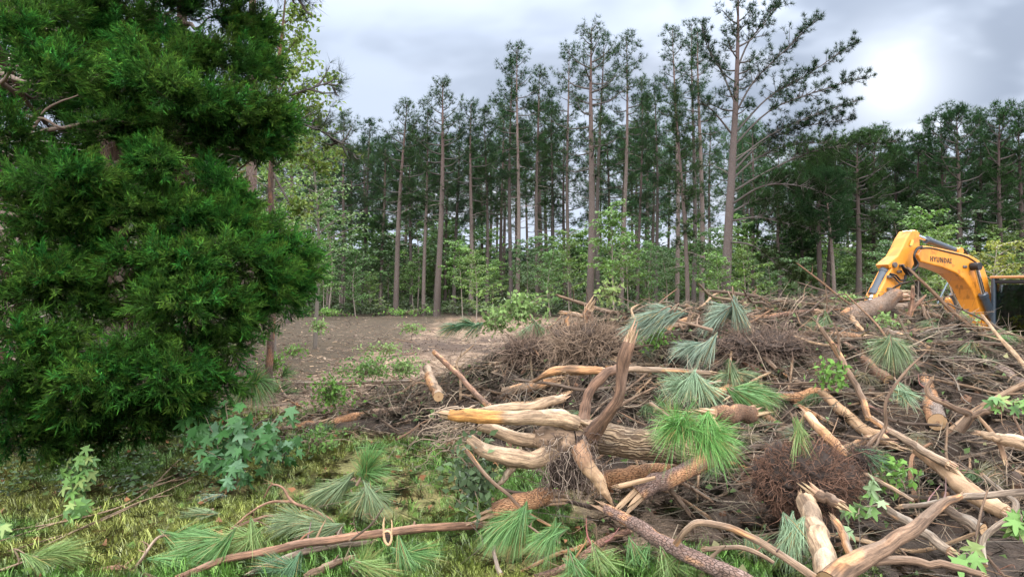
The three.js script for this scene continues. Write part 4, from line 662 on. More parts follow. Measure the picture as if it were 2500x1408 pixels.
// ------------------------------------------------------------------ the uprooted tree at the front of the heap
{
  const D = 4.75, q = (x, y, d = D) => P(x, y, d), at = q(1410, 1110), R = rng(4100);
  const t = thing('uprooted_tree', 'uprooted stump with thick pale roots and a ridged trunk, at the front of the heap', 'uprooted tree', at);
  const mk = (name, mat, pts, w, o = {}) => { const g = new G(at), p = pts.map(a => q(...a)), rad = p.map((c, i) => sampleArr(w, i / (p.length - 1)) * -c.z / F / 2), ti = TINT[o.tint || 'root'], sides = o.sides || 16, s = o.seed || Math.floor(R() * 9999); const rings = tube(g, p, rad, { sides, seg: o.seg || 40, rough: o.rough ?? 0.17, reps: o.reps || 1, tileV: 0.5, seed: s, bend: o.bend ?? 0.012, col: (tt, a, l) => { const k = 0.5 + 0.85 * fbm(tt * 14, a * 6, 4, s); const b = o.patch ? smooth(o.patch[0], o.patch[1], tt + 0.16 * (fbm(l * 9, a * 7, 3, s) - 0.5)) : 0; let c = lerp3(ti.map(x => x * k), (o.pc || [1, 1, 1]).map(x => x * k), b); if (o.soil) c = lerp3(c, [0.35, 0.27, 0.22], o.soil * smooth(0.5, 0.65, fbm(l * 6, a * 5, 3, s + 3))); return c; } }); const m = g.build(name, M[mat], t); for (const [i, kind] of [[0, o.a], [1, o.b]]) if (kind) { const e = new G(at), rg = rings[i ? rings.length - 1 : 0]; kind === 'snap' ? snappedEnd(e, rg, i ? 1 : -1, R, o.jag || 1) : sawnEnd(e, rg, sides, i ? 1 : -1, R); e.build(kind === 'snap' ? 'snapped_end' : 'cut_end', kind === 'snap' ? M.wood : M.cut, m); } return rings; };
  mk('trunk', 'ridge', [[1400, 1062, 4.85], [1470, 1070, 4.75], [1560, 1080, 4.75], [1650, 1096, 4.85], [1720, 1112, 4.95]], [84, 76, 74, 74, 72], { tint: 'tan', reps: 2, sides: 24, rough: 0.05, seg: 60 });
  mk('root_crown', 'smooth', [[1302, 1066, 4.7], [1340, 1070, 4.68], [1390, 1078, 4.72], [1450, 1066, 4.78]], [40, 74, 92, 70], { tint: 'root', soil: 0.95, rough: 0.28, sides: 22 });
  mk('root', 'smooth', [[1098, 1012, 4.55], [1150, 1018, 4.52], [1222, 1020, 4.52], [1300, 1018, 4.55], [1360, 1022, 4.6], [1404, 1034, 4.66]], [26, 34, 33, 36, 44, 40], { tint: 'pale', b: 'snap', jag: 1.5, patch: [0.44, 0.34], pc: [1.5, 0.95, 0.36], a: 'snap', rough: 0.16 });
  mk('root', 'smooth', [[1150, 1008, 4.85], [1222, 998, 4.85], [1300, 992, 4.85], [1346, 980, 4.9], [1376, 970, 4.95]], [16, 24, 24, 24, 18], { tint: 'pale', b: 'snap' });
  mk('root', 'smooth', [[1168, 1040, 4.75], [1210, 1052, 4.72], [1262, 1070, 4.7], [1330, 1076, 4.72], [1380, 1078, 4.8]], [22, 30, 32, 36, 40], { tint: 'pale' });
  mk('root', 'smooth', [[1146, 1070, 4.5], [1180, 1098, 4.46], [1240, 1116, 4.45], [1290, 1124, 4.5], [1345, 1102, 4.64], [1385, 1080, 4.78]], [26, 38, 44, 42, 48, 60], { tint: 'pale', soil: 0.4 });
  mk('root', 'smooth', [[1260, 1120, 4.5], [1240, 1152, 4.48], [1216, 1184, 4.5]], [24, 18, 11], { tint: 'tan' });
  mk('root', 'smooth', [[1446, 1060, 4.6], [1472, 1028, 4.5], [1494, 1000, 4.45], [1510, 965, 4.42], [1517, 912, 4.42], [1526, 870, 4.42], [1536, 838, 4.42]], [46, 32, 28, 26, 27, 34, 30], { tint: 'umber', b: 'snap', jag: 1.6, rough: 0.1 });
  mk('root', 'smooth', [[1424, 1030, 4.85], [1432, 980, 4.9], [1442, 952, 4.92], [1475, 916, 4.95], [1508, 900, 5.0]], [34, 24, 23, 24, 22], { tint: 'umber' });
  mk('root', 'wood', [[1414, 1090, 4.6], [1428, 1126, 4.52], [1458, 1165, 4.5], [1478, 1198, 4.5], [1492, 1226, 4.52]], [52, 40, 34, 22, 8], { tint: 'peeled', patch: [0.35, 0.28], pc: [0.75, 0.62, 0.55], b: 'snap', jag: 2.4, rough: 0.2 });
  mk('root', 'smooth', [[1400, 1096, 4.7], [1404, 1140, 4.66], [1416, 1180, 4.66], [1440, 1202, 4.66]], [44, 34, 26, 14], { tint: 'dark' });
  mk('root', 'smooth', [[1380, 1106, 4.75], [1360, 1150, 4.75], [1340, 1200, 4.78], [1322, 1236, 4.8]], [30, 22, 14, 6], { tint: 'dark' });
  // soil held between the roots and the hair roots that hang from it
  { const g = new THREE.SphereGeometry(0.16, 40, 30), p = g.attributes.position; for (let i = 0; i < p.count; i++) { const x = p.getX(i), y = p.getY(i), z = p.getZ(i), f = 1 + 0.7 * (fbm(x * 18 + 9, y * 18 + z * 11 + 20, 4, 5) - 0.5); p.setXYZ(i, x * f * 0.85, y * f * 1.25, z * f * 0.7); } g.computeVertexNormals(); const m = new THREE.Mesh(g, new THREE.MeshStandardMaterial({ color: new THREE.Color().setRGB(0.045, 0.032, 0.025), roughness: 1 })); m.name = 'clinging_soil'; m.position.copy(q(1388, 1124, 4.68).sub(at)); t.add(m); }
  const hair = new G(at);
  for (let i = 0; i < 280; i++) { const p = q(1320 + 135 * R(), 1050 + 130 * R(), 4.5 + 0.2 * R()), a = p.clone().addScaledVector(ranDir(R), 0.07).add(V(0, -0.05, 0.03)), b = a.clone().addScaledVector(ranDir(R), 0.08).add(V(0, -0.1 * R() - 0.03, 0.01)), f = R(); tube(hair, [p, a, b], [0.003, 0.002, 0.0008], { sides: 3, seg: 7, bend: 0.03, seed: i, col: f < 0.4 ? [0.30, 0.235, 0.18] : [0.10, 0.07, 0.055] }); }
  for (let i = 0; i < 44; i++) { const p = q(1090 + 90 * R(), 985 + 60 * R() + (i % 3) * 25, 4.6 + 0.25 * R()), a = p.clone().add(V(-0.06 - 0.12 * R(), 0.14 * (R() - 0.6), 0.1 * (R() - 0.4))), b = a.clone().add(V(-0.04 - 0.12 * R(), -0.12 * R(), 0.1 * (R() - 0.4))); tube(hair, [p, a, b], [0.006, 0.0035, 0.001], { sides: 4, seg: 9, bend: 0.05, seed: i + 500, col: lerp3([0.16, 0.115, 0.08], [0.40, 0.31, 0.22], R()) }); }
  hair.build('hair_roots', M.twig, t, 'stuff');
}
// ------------------------------------------------------------------ logs and poles, one by one
log('thin reddish pole leaning down towards the pale roots from the clearing side', { p: [[1060, 860, 8.2], [1120, 918, 7.3], [1194, 992, 6.1]], w: [12, 13, 15], bark: 'smooth', tint: 'red', ends: ['snap', 'snap'], torn: 0.1 });
log('short tan log tilted end-on in the brush beside the leaning reddish pole', { p: [[1041, 898, 8.6], [1052, 932, 7.9], [1070, 968, 7.4]], w: [20, 26, 26], bark: 'smooth', tint: 'tan', ends: ['snap', 'cut'] });
log('tan log lying behind the upper pale root, half under root hair', { p: [[1228, 958], [1290, 946], [1362, 930]], w: [24, 27, 24], bark: 'smooth', tint: 'tan', ends: ['cut', 'snap'] });
log('long straight pole that crosses behind the upright root and ends under the green tufts', { p: [[1390, 908, 5.6], [1560, 903, 5.65], [1733, 911, 5.8]], w: [15, 15, 13], bark: 'smooth', tint: 'tan', torn: 0.2 });
log('torn orange pole end sagging from behind the upright root', { p: [[1302, 930, 5.8], [1350, 908, 5.7], [1400, 900, 5.6], [1470, 906, 5.6]], w: [8, 20, 24, 18], bark: 'smooth', tint: 'orange', torn: 0.7 });
log('grey log end peeping out of brush on the crest above the upright root', { p: [[1396, 882, 8.0], [1450, 888, 7.8], [1506, 901, 7.4]], w: [13, 14, 12], bark: 'smooth', tint: 'tan' });
log('short cut log with a pale round end in the root tangle below the crest', { p: [[1250, 880], [1282, 878]], w: [13, 13], bark: 'smooth', tint: 'tan', ends: ['cut', 'cut'] });
log('small pale forked log standing up from the dark hollow left of the crest', { p: [[1212, 888], [1232, 862], [1250, 846]], w: [12, 13, 9], bark: 'smooth', tint: 'tan', lift: 3 });
log('broken purple brown log with a shattered pale end, below the bright needle tuft', { p: [[1560, 1205, 4.55], [1620, 1172, 4.6], [1700, 1136, 4.75], [1740, 1120, 4.85]], w: [44, 46, 42, 40], bark: 'plate', tint: 'purple', ends: ['snap', 'none'], torn: 0.25, jag: 1.7 });
wood('splinter', 'long pale splinter lying against the shattered log end', 'splinter', { p: [[1511, 1187, 4.5], [1560, 1175, 4.5], [1600, 1166, 4.5]], w: [13, 13, 9], bark: 'wood', tint: 'peeled', ends: ['snap', 'none'], torn: 0, bend: 0 });
log('torn orange log under the hanging hair roots', { p: [[1206, 1246, 4.55], [1262, 1228, 4.6], [1345, 1212, 4.75]], w: [38, 46, 44], bark: 'plate', tint: 'orange', torn: 0.8, jag: 1.6 });
log('dark log lying in the shade right behind the splintered root', { p: [[1470, 1178, 4.95], [1540, 1160, 5.0], [1630, 1150, 5.1]], w: [42, 48, 46], bark: 'plate', tint: 'brown', torn: 0.35 });
log('long slanting log that runs out of the bottom of the picture, brown with orange scars', { p: [[1480, 1242, 4.45], [1560, 1285, 4.2], [1680, 1350, 3.85], [1850, 1440, 3.5]], w: [26, 34, 38, 46], bark: 'plate', tint: 'purple', ends: ['snap', 'none'], torn: 0.22, stubs: 2 });
branch('smooth pinkish branch that arches up out of the long slanting log', { p: [[1650, 1328, 3.85], [1676, 1290, 3.8], [1708, 1274, 3.78], [1780, 1290, 3.75], [1850, 1322, 3.7], [1930, 1368, 3.62], [1990, 1410, 3.55]], w: [15, 16, 16, 17, 18, 18, 20], tint: 'root', stubs: 1, ends: ['none', 'none'] });
branch('short wavy branch inside the arch of the pinkish branch', { p: [[1722, 1340, 3.9], [1790, 1336, 3.86], [1840, 1346, 3.8], [1890, 1374, 3.75]], w: [13, 12, 13, 9], tint: 'root', stubs: 1 });
branch('long reddish brown branch lying across the grass in front', { p: [[430, 1412, 3.9], [542, 1369, 4.1], [640, 1345, 4.15], [749, 1326, 4.2], [860, 1312, 4.25], [1008, 1292, 4.4], [1176, 1282, 4.6]], w: [17, 18, 20, 21, 22, 22, 20], tint: 'red', ends: ['none', 'snap'], torn: 0, stubs: 5, lift: 1.2 });
branch('lower reddish branch end that dips along the bottom edge', { p: [[140, 1410, 3.95], [230, 1394, 4.0], [296, 1388, 4.02], [345, 1402, 3.98], [400, 1420, 3.9]], w: [10, 13, 14, 13, 10], tint: 'red', torn: 0, stubs: 2 });
branch('grey lichened branch just below the long reddish branch', { p: [[596, 1412, 3.98], [660, 1376, 4.08], [730, 1350, 4.2], [820, 1334, 4.3], [915, 1322, 4.45]], w: [18, 18, 17, 15, 12], tint: 'grey', lichen: 0.8, torn: 0, ends: ['none', 'snap'] });
branch('dark grey brown branch stub rising from the bottom edge under the needles', { p: [[745, 1412, 3.95], [790, 1385, 4.0], [850, 1364, 4.1]], w: [22, 20, 14], tint: 'brown', torn: 0.1, ends: ['none', 'snap'] });
branch('red brown torn branch crawling along the bottom below the uprooted stump', { p: [[1305, 1412, 3.95], [1380, 1385, 4.05], [1430, 1350, 4.15], [1467, 1325, 4.25], [1535, 1296, 4.4]], w: [20, 20, 18, 20, 15], bark: 'plate', tint: 'red', torn: 0.45, ends: ['none', 'snap'] });
branch('pale split branch above the torn red one at the bottom', { p: [[1270, 1396, 4.05], [1340, 1362, 4.15], [1395, 1342, 4.25], [1448, 1322, 4.35]], w: [8, 12, 14, 10], tint: 'tan', torn: 0.6 });
stick('brown stick that runs diagonally before the pale roots down to the grass', { p: [[1139, 1100, 4.4], [1186, 1159, 4.35], [1238, 1207, 4.33], [1277, 1246, 4.3], [1357, 1292, 4.25]], w: [12, 10, 9, 8, 6], tint: 'brown' });
stick('short grey stick with a sawn looking tip at the bottom of the grass', { p: [[1206, 1336, 4.15], [1210, 1370, 4.0], [1223, 1402, 3.9]], w: [9, 10, 13], tint: 'grey', ends: ['snap', 'cut'] });
log('thick pale speckled trunk that runs out of the bottom below the dark root mass', { p: [[1968, 1222, 4.35], [1985, 1280, 4.1], [2002, 1340, 3.85], [2024, 1415, 3.6]], w: [46, 52, 56, 62], bark: 'smooth', tint: 'pale', ends: ['snap', 'none'], torn: 0, rough: 0.06 });
log('smooth dark brown stub hinged to the upper end of the pale speckled trunk', { p: [[1996, 1205, 4.35], [2022, 1216, 4.3], [2052, 1232, 4.22]], w: [28, 27, 24], bark: 'smooth', tint: 'brown', ends: ['snap', 'snap'] });
log('big bent limb in the bottom corner with a raised elbow', { p: [[2030, 1420, 3.45], [2096, 1362, 3.5], [2168, 1337, 3.55], [2235, 1294, 3.62], [2318, 1226, 3.75], [2345, 1212, 3.8]], w: [62, 52, 40, 34, 22, 16], bark: 'smooth', tint: 'brown', torn: 0.06, ends: ['none', 'snap'], forks: [{ p: [[2110, 1372, 3.5], [2215, 1368, 3.5], [2300, 1380, 3.45], [2395, 1402, 3.4]], w: [26, 21, 19, 16] }] });
log('long peeled pole running down the slope from the green tuft', { p: [[2005, 960], [2057, 1003], [2128, 1060], [2178, 1086]], w: [22, 26, 28, 26], bark: 'wood', tint: 'tan', torn: 0.25 });
log('thin upper pole that leads down to the long peeled pole', { p: [[1838, 886], [1920, 922], [2015, 968]], w: [13, 14, 15], bark: 'smooth', tint: 'tan' });
log('longest split log sweeping down to the lower corner of the heap', { p: [[2243, 1100, 5.2], [2300, 1142, 4.9], [2353, 1188, 4.6], [2405, 1218, 4.4], [2461, 1254, 4.2]], w: [26, 38, 42, 42, 38], bark: 'wood', tint: 'peeled', torn: 0.1, rough: 0.16, jag: 1.8 });
log('slender barked pole resting along the top of the longest split log', { p: [[2130, 1022, 5.7], [2187, 1062, 5.35], [2255, 1100, 5.0], [2318, 1135, 4.75]], w: [14, 17, 19, 22], bark: 'smooth', tint: 'tan', torn: 0.15 });
log('broken orange pole with a shredded upper tip', { p: [[1973, 1014, 5.4], [2013, 1060, 5.1], [2048, 1094, 4.95], [2084, 1130, 4.85]], w: [22, 24, 23, 22], bark: 'wood', tint: 'orange', torn: 0.45, jag: 2.2, ends: ['snap', 'none'] });
branch('tall crooked stick standing up out of the middle of the slope', { p: [[2003, 799, 6.5], [2051, 869, 6.4], [2082, 931, 6.2], [2104, 975, 6.05], [2122, 1022, 5.9]], w: [10, 15, 15, 16, 17], tint: 'brown', torn: 0.15, ends: ['snap', 'none'], forks: [{ p: [[2050, 862, 6.4], [2048, 825, 6.4], [2038, 792, 6.4]], w: [8, 6, 3], end: 'taper' }] });
log('smooth red log with a round worn end below the crest', { p: [[2056, 845, 7.4], [2110, 884, 7.0], [2172, 930, 6.6]], w: [32, 31, 30], bark: 'smooth', tint: 'red', ends: ['cut', 'none'], torn: 0 });
log('grey trunk with a long orange torn strip, right of the red log', { p: [[2222, 872, 7.0], [2250, 912, 6.7], [2268, 955, 6.4], [2290, 1030, 5.9]], w: [26, 36, 40, 44], bark: 'plate', tint: 'grey', torn: 0.5, ends: ['snap', 'none'] });
branch('dark branch with a reaching hand like fork over the lower slope', { p: [[2276, 925, 5.3], [2266, 950, 5.3], [2285, 975, 5.25], [2330, 998, 5.2], [2372, 1014, 5.15], [2345, 1050, 5.2]], w: [9, 12, 13, 14, 19, 24], tint: 'brown', torn: 0.25, ends: ['snap', 'none'], forks: [{ p: [[2370, 1016, 5.15], [2410, 1004, 5.1], [2456, 982, 5.05]], w: [18, 15, 14] }] });
branch('thin dead stem that zigzags up to a fork above the slope', { p: [[2088, 1128, 4.9], [2130, 1076, 4.9], [2160, 1044, 4.9], [2164, 981, 4.9], [2211, 909, 4.95], [2264, 856, 5.0]], w: [12, 11, 9, 8, 7, 3], tint: 'brown', torn: 0, forks: [{ p: [[2160, 1044, 4.9], [2140, 1085, 4.85], [2125, 1110, 4.85]], w: [8, 7, 6] }] });
log('mossy grey log in the shadow below the pale split log', { p: [[2160, 1238, 4.5], [2230, 1282, 4.3], [2320, 1345, 4.0]], w: [20, 24, 24], bark: 'smooth', tint: 'grey', lichen: 0.6, torn: 0.1 });
log('small log with a clean round cut face in the lower corner', { p: [[2312, 1242, 4.2], [2356, 1268, 4.1], [2402, 1292, 4.0]], w: [22, 25, 27], bark: 'smooth', tint: 'grey', ends: ['none', 'cut'], torn: 0 });
branch('grey pole lying level across the lower end of the longest split log', { p: [[2205, 1236, 4.25], [2294, 1226, 4.15], [2373, 1211, 4.05], [2520, 1200, 3.95]], w: [12, 15, 17, 18], tint: 'grey', torn: 0, ends: ['snap', 'none'] });
branch('thin dark upright stick before the small cut log', { p: [[2412, 1200, 3.9], [2391, 1270, 3.85], [2389, 1329, 3.8], [2413, 1362, 3.75], [2455, 1408, 3.65]], w: [5, 7, 8, 8, 7], tint: 'brown', torn: 0 });
branch('curved grey limb hooking round the small cut log at the edge', { p: [[2402, 1160, 4.1], [2453, 1203, 4.0], [2481, 1228, 3.95], [2474, 1262, 3.9], [2433, 1292, 3.85], [2402, 1325, 3.75], [2406, 1380, 3.65]], w: [8, 12, 17, 17, 16, 15, 14], tint: 'grey', lichen: 0.5, torn: 0, ends: ['snap', 'none'] });
log('upright grey stub beside the pale speckled trunk', { p: [[2040, 1272, 4.15], [2058, 1310, 4.05], [2078, 1354, 3.95]], w: [18, 21, 20], bark: 'smooth', tint: 'grey', torn: 0.1 });
stick('short frayed stick beneath the thin upper pole', { p: [[1936, 980], [1980, 1006], [2030, 1034]], w: [9, 11, 9], tint: 'tan', torn: 0.4, ends: ['snap', 'snap'] });
stick('thin pale stick under the root knot', { p: [[2118, 1158, 4.6], [2175, 1188, 4.5], [2232, 1224, 4.35]], w: [8, 10, 9], tint: 'tan' });
wood('splinter', 'pale curved bark strip at the right edge of the slope', 'splinter', { p: [[2394, 1022, 4.9], [2420, 1052, 4.85], [2440, 1080, 4.8], [2455, 1122, 4.7]], w: [8, 11, 12, 13], bark: 'wood', tint: 'peeled', torn: 0, bend: 0 });
log('weathered grey root slab at the edge below the hand like fork', { p: [[2396, 1058, 4.8], [2440, 1066, 4.75], [2510, 1086, 4.6]], w: [14, 26, 34], bark: 'smooth', tint: 'pale', rough: 0.3, torn: 0 });
log('trunk end at the picture edge beneath the bough that points to the cab', { p: [[2440, 900], [2474, 922], [2515, 952]], w: [24, 26, 28], bark: 'plate', tint: 'pine' });
log('shattered orange stump end between the two bright tufts', { p: [[1742, 1008, 5.0], [1778, 1012, 5.1], [1835, 1010, 5.3]], w: [34, 44, 40], bark: 'plate', tint: 'orange', torn: 0.8, jag: 2.2, rough: 0.25 });
log('orange broken piece in the hollow right of the shattered stump', { p: [[1872, 1016], [1900, 1034], [1926, 1046]], w: [14, 20, 16], bark: 'wood', tint: 'orange', torn: 0.3 });
log('reddish stick like pole slanting from the blue green boughs', { p: [[1734, 842], [1810, 882], [1884, 920]], w: [13, 16, 16], bark: 'smooth', tint: 'red', torn: 0.2 });
stick('thin bare shoot that crosses behind the reddish slanting pole', { p: [[1814, 776, 7.6], [1838, 815, 7.4], [1858, 858, 7.2], [1898, 902, 6.9]], w: [7, 9, 10, 10], tint: 'root' });
log('thick scaly log on the very top of the heap in front of the digger stick', { p: [[2050, 792, 8.3], [2100, 764, 8.3], [2150, 738, 8.35], [2192, 722, 8.4]], w: [34, 44, 42, 34], bark: 'plate', tint: 'tan', torn: 0.15, rough: 0.16, ends: ['snap', 'snap'] });
branch('forked brown branch standing on the top beside the thick scaly log', { p: [[2204, 814, 8.3], [2214, 784, 8.3], [2224, 762, 8.3], [2230, 702, 8.3]], w: [13, 14, 13, 8], tint: 'red', torn: 0.1, ends: ['none', 'snap'], forks: [{ p: [[2222, 765, 8.3], [2240, 745, 8.3], [2260, 722, 8.3]], w: [11, 9, 5] }] });
wood('splinter', 'bright orange split plank of wood sticking out near the cab', 'splinter', { p: [[2288, 776, 8.6], [2325, 800, 8.4], [2366, 828, 8.2]], w: [13, 19, 16], bark: 'wood', tint: 'orange', torn: 0.2 });
wood('splinter', 'small pale upright chip above the orange split plank', 'splinter', { p: [[2324, 785, 8.7], [2321, 768, 8.7], [2324, 752, 8.7]], w: [14, 12, 5], bark: 'wood', tint: 'peeled', torn: 0 });
wood('stump', 'small upturned stump on the crest under the torn orange scar', 'stump', { p: [[1437, 792, 9], [1436, 774, 9], [1438, 756, 9]], w: [26, 24, 22], bark: 'plate', tint: 'brown', torn: 0.3, rough: 0.3, bodyName: 'stump_body' });
log('level log running into the small upturned stump', { p: [[1376, 764, 9.1], [1410, 768, 9.05], [1436, 774, 9]], w: [11, 12, 12], bark: 'smooth', tint: 'tan', ends: ['snap', 'none'] });
log('short dark log propped before the level log on the crest', { p: [[1386, 800, 8.6], [1384, 780, 8.6], [1390, 766, 8.6]], w: [13, 13, 9], bark: 'smooth', tint: 'dark' });
log('cut log with an orange face stuck in the root mound under the crest', { p: [[1416, 872], [1436, 862], [1452, 856]], w: [13, 16, 15], bark: 'wood', tint: 'orange', ends: ['cut', 'snap'] });
stick('pointed stick on the crest left of the scaly log, nearer its middle', { p: [[1834, 741, 9.2], [1850, 755, 9.1], [1868, 772, 8.9]], w: [6, 9, 9], tint: 'tan', torn: 0.3 });
stick('flat weathered stick pair end on the crest', { p: [[1882, 762, 9.1], [1905, 750, 9.1], [1930, 739, 9.1]], w: [9, 10, 6], tint: 'tan' });
log('tan pole along the crest leading to the thick scaly log', { p: [[1920, 772, 8.9], [1990, 764, 8.7], [2050, 752, 8.6]], w: [9, 10, 9], bark: 'smooth', tint: 'tan' });
stick('slim upright switch poking over the crest near the dull bough', { p: [[2022, 790, 8.2], [2020, 740, 8.2], [2017, 690, 8.2]], w: [6, 4, 2], tint: 'brown' });
log('bark stripped log on the ground between the leafy brush and the pale roots', { p: [[812, 1030], [880, 1016], [976, 1002]], w: [20, 24, 20], bark: 'plate', tint: 'pale', torn: 0.1, ends: ['snap', 'cut'] });
log('ribbed log end beside the blue green star leaved sapling', { p: [[686, 1048], [735, 1040], [780, 1034]], w: [16, 20, 17], bark: 'plate', tint: 'tan', torn: 0.1 });
log('long thin trunk lying across the far side of the leafy brush', { p: [[720, 936], [860, 934], [1000, 930]], w: [8, 10, 7], bark: 'smooth', tint: 'grey', torn: 0 });
branch('arched bare branch in front of the short tan log', { p: [[945, 964], [985, 948], [1015, 962], [1036, 992]], w: [7, 8, 8, 5], tint: 'root', torn: 0 });
stick('pale stick from the brush towards the dark twisted sapling', { p: [[676, 930], [706, 975], [764, 1010]], w: [6, 6, 4], tint: 'tan' });
log('rotten log lying in the dark under the cedars', { p: [[70, 1120], [150, 1102], [250, 1082], [390, 1070]], w: [10, 16, 16, 13], bark: 'wood', tint: 'tan', torn: 0.2 });
log('mossy thin log at the edge of the grass under the cedars', { p: [[225, 1178], [300, 1166], [380, 1156]], w: [9, 10, 8], bark: 'smooth', tint: 'grey', torn: 0 });
const SW = [['highest', [[150, 1262], [300, 1205], [420, 1162], [540, 1095]]], ['second highest', [[60, 1290], [220, 1232], [370, 1185], [470, 1165]]], ['longest', [[0, 1320], [180, 1262], [330, 1205], [480, 1150]]], ['lowest', [[20, 1345], [200, 1290], [330, 1232], [465, 1170]]], ['palest', [[0, 1298], [140, 1275], [290, 1238], [440, 1120]]], ['thinnest', [[110, 1330], [250, 1265], [370, 1215], [420, 1208]]]];
SW.forEach(([n, p], i) => stick(`${n} of the bare thin switches that lie together on the grass`, { p, w: [2.2 + 0.5 * (i % 3), 4, 4.2, 3], tint: 'pale', torn: 0, lift: 4 + i, group: 'bare switches on the grass' }));
stick('pale short stick standing on end below the star leaved sapling', { p: [[540, 1220], [556, 1190], [566, 1150]], w: [5, 6, 4], tint: 'pale', lift: 4 });
stick('little white lichen covered twig in the grass', { p: [[291, 1248], [292, 1275], [302, 1308]], w: [4, 5, 4], tint: 'pale', lift: 2 });
branch('bare reddish branch with an arched tip among the needles on the grass', { p: [[806, 1268, 4.7], [760, 1244, 4.8], [712, 1224, 4.85], [690, 1190, 4.9], [664, 1184, 4.95], [644, 1215, 5.0]], w: [9, 8, 7, 6, 5, 3], tint: 'red', torn: 0, stubs: 8, forks: [{ p: [[712, 1224, 4.85], [660, 1226, 4.8], [610, 1252, 4.7], [566, 1288, 4.6]], w: [7, 6, 5, 3], end: 'taper' }] });
branch('knotty thin branch just under the arched reddish one', { p: [[566, 1290, 4.5], [620, 1268, 4.55], [660, 1260, 4.6], [722, 1268, 4.6]], w: [6, 7, 7, 4], tint: 'red', torn: 0, stubs: 6 });
branch('bent tan branch tip bearing needles near the lower edge', { p: [[325, 1395, 4.0], [352, 1356, 4.1], [390, 1310, 4.25], [440, 1308, 4.3]], w: [9, 8, 7, 4], tint: 'tan', torn: 0, stubs: 4 });
branch('splintered wand propped over the long reddish branch', { p: [[856, 1318, 4.2], [905, 1280, 4.15], [935, 1240, 4.1]], w: [5, 6, 3], tint: 'grey', torn: 0 });
{ // a split twig whose hollow shows a dark net of fibres
  const d = 4.12, at = P(945, 1312, d), t = thing('split_twig', 'pale split twig with a dark netted hollow lying on the reddish branch', 'twig', at), g = new G(at), n = new G(at), q = (x, y, z = 0) => P(x, y, d + z);
  tube(g, [q(936, 1300), q(940, 1322), q(948, 1330), q(955, 1318), q(954, 1302), q(946, 1296), q(936, 1300)], [0.007, 0.008, 0.008, 0.007, 0.006, 0.006, 0.007], { sides: 7, seg: 26, rough: 0.1, col: [1.5, 1.4, 1.25] });
  tube(g, [q(937, 1300), q(936, 1280), q(938, 1262)], [0.007, 0.006, 0.003], { sides: 6, seg: 8, rough: 0.1, col: [1.5, 1.4, 1.25] }); tube(g, [q(955, 1304), q(957, 1285), q(955, 1268)], [0.006, 0.005, 0.003], { sides: 6, seg: 8, rough: 0.1, col: [1.5, 1.4, 1.25] });
  for (let i = 0; i < 5; i++) { tube(n, [q(938 + i * 3.6, 1300, 0.004), q(942 + i * 3.2, 1327, 0.006)], [0.0025, 0.002], { sides: 4, seg: 3, col: [0.05, 0.04, 0.035] }); tube(n, [q(938, 1302 + i * 5, 0.005), q(955, 1300 + i * 5, 0.005)], [0.0025, 0.002], { sides: 4, seg: 3, col: [0.05, 0.04, 0.035] }); }
  g.build('shell', M.wood, t); n.build('fibre_net', M.twig, t, 'stuff');
}

// ------------------------------------------------------------------ pine boughs, each with its shoots
bough('large blue green pine bough drooping off the crest', { stem: [[1740, 806, 7.4], [1690, 792, 7.4], [1640, 780, 7.4]], shoots: [[1600, 768, 7.4, -1, 0.05], [1610, 790, 7.35, -1, 0.5], [1575, 772, 7.4, -1, 0.2], [1560, 790, 7.3, -0.9, 0.5], [1620, 755, 7.5, -1, -0.15], [1590, 800, 7.3, -0.8, 0.7]], n: 300, L: 0.27, spread: 0.42, droop: 0.22, col: 'blue', sw: 9, back: 0.3 });
bough('second blue green bough arching over the crest, right of the large one', { stem: [[1862, 856, 7.2], [1830, 790, 7.5], [1806, 760, 7.6]], shoots: [[1780, 752, 7.6, -1, -0.1], [1760, 762, 7.6, -1, 0.3], [1745, 780, 7.5, -0.8, 0.6], [1796, 775, 7.5, 0.1, 1], [1812, 780, 7.4, 0.5, 1], [1770, 748, 7.7, -1, -0.3]], n: 280, L: 0.25, spread: 0.5, droop: 0.35, col: 'blue', sw: 8, back: 0.26 });
bough('blue green bough hanging beneath the large one', { stem: [[1752, 822, 7.1], [1720, 838, 7.0]], shoots: [[1690, 842, 7, -1, 0.15], [1672, 848, 7, -1, 0.3], [1705, 850, 6.95, -0.7, 0.5], [1735, 846, 6.9, -0.4, 0.8]], n: 170, L: 0.22, spread: 0.55, col: 'blue', sw: 7 });
bough('fan of whitish green tufts in the middle of the slope', { stem: [[1760, 930, 5.6], [1700, 945, 5.5]], shoots: [[1680, 945, 5.4, -0.5, 0.9, 0.4], [1650, 950, 5.45, -1, 0.2, 0.3], [1712, 955, 5.4, 0.2, 1, 0.4], [1740, 960, 5.4, 0.7, 0.8, 0.3], [1640, 925, 5.5, -1, -0.4], [1690, 925, 5.5, 0, -1, 0.2]], n: 170, L: 0.2, spread: 0.85, col: 'white', sw: 7 });
bough('dark green bough whose needles sweep away from the whitish tufts', { stem: [[1770, 960, 5.4], [1810, 955, 5.4], [1840, 955, 5.45]], shoots: [[1850, 950, 5.4, 1, 0.0], [1840, 968, 5.35, 1, 0.35], [1870, 958, 5.4, 1, 0.1], [1815, 972, 5.35, 0.8, 0.5], [1830, 940, 5.5, 1, -0.15]], n: 190, L: 0.24, spread: 0.42, droop: 0.3, col: 'green', sw: 7 });
bough('loose tufts on the slope above the whitish ones', { stem: [[1800, 905, 6.0], [1770, 915, 5.9]], shoots: [[1755, 918, 5.85, -1, 0.2], [1790, 922, 5.8, 0.2, 1], [1830, 915, 5.9, 1, 0.2]], n: 120, L: 0.18, col: 'dull' });
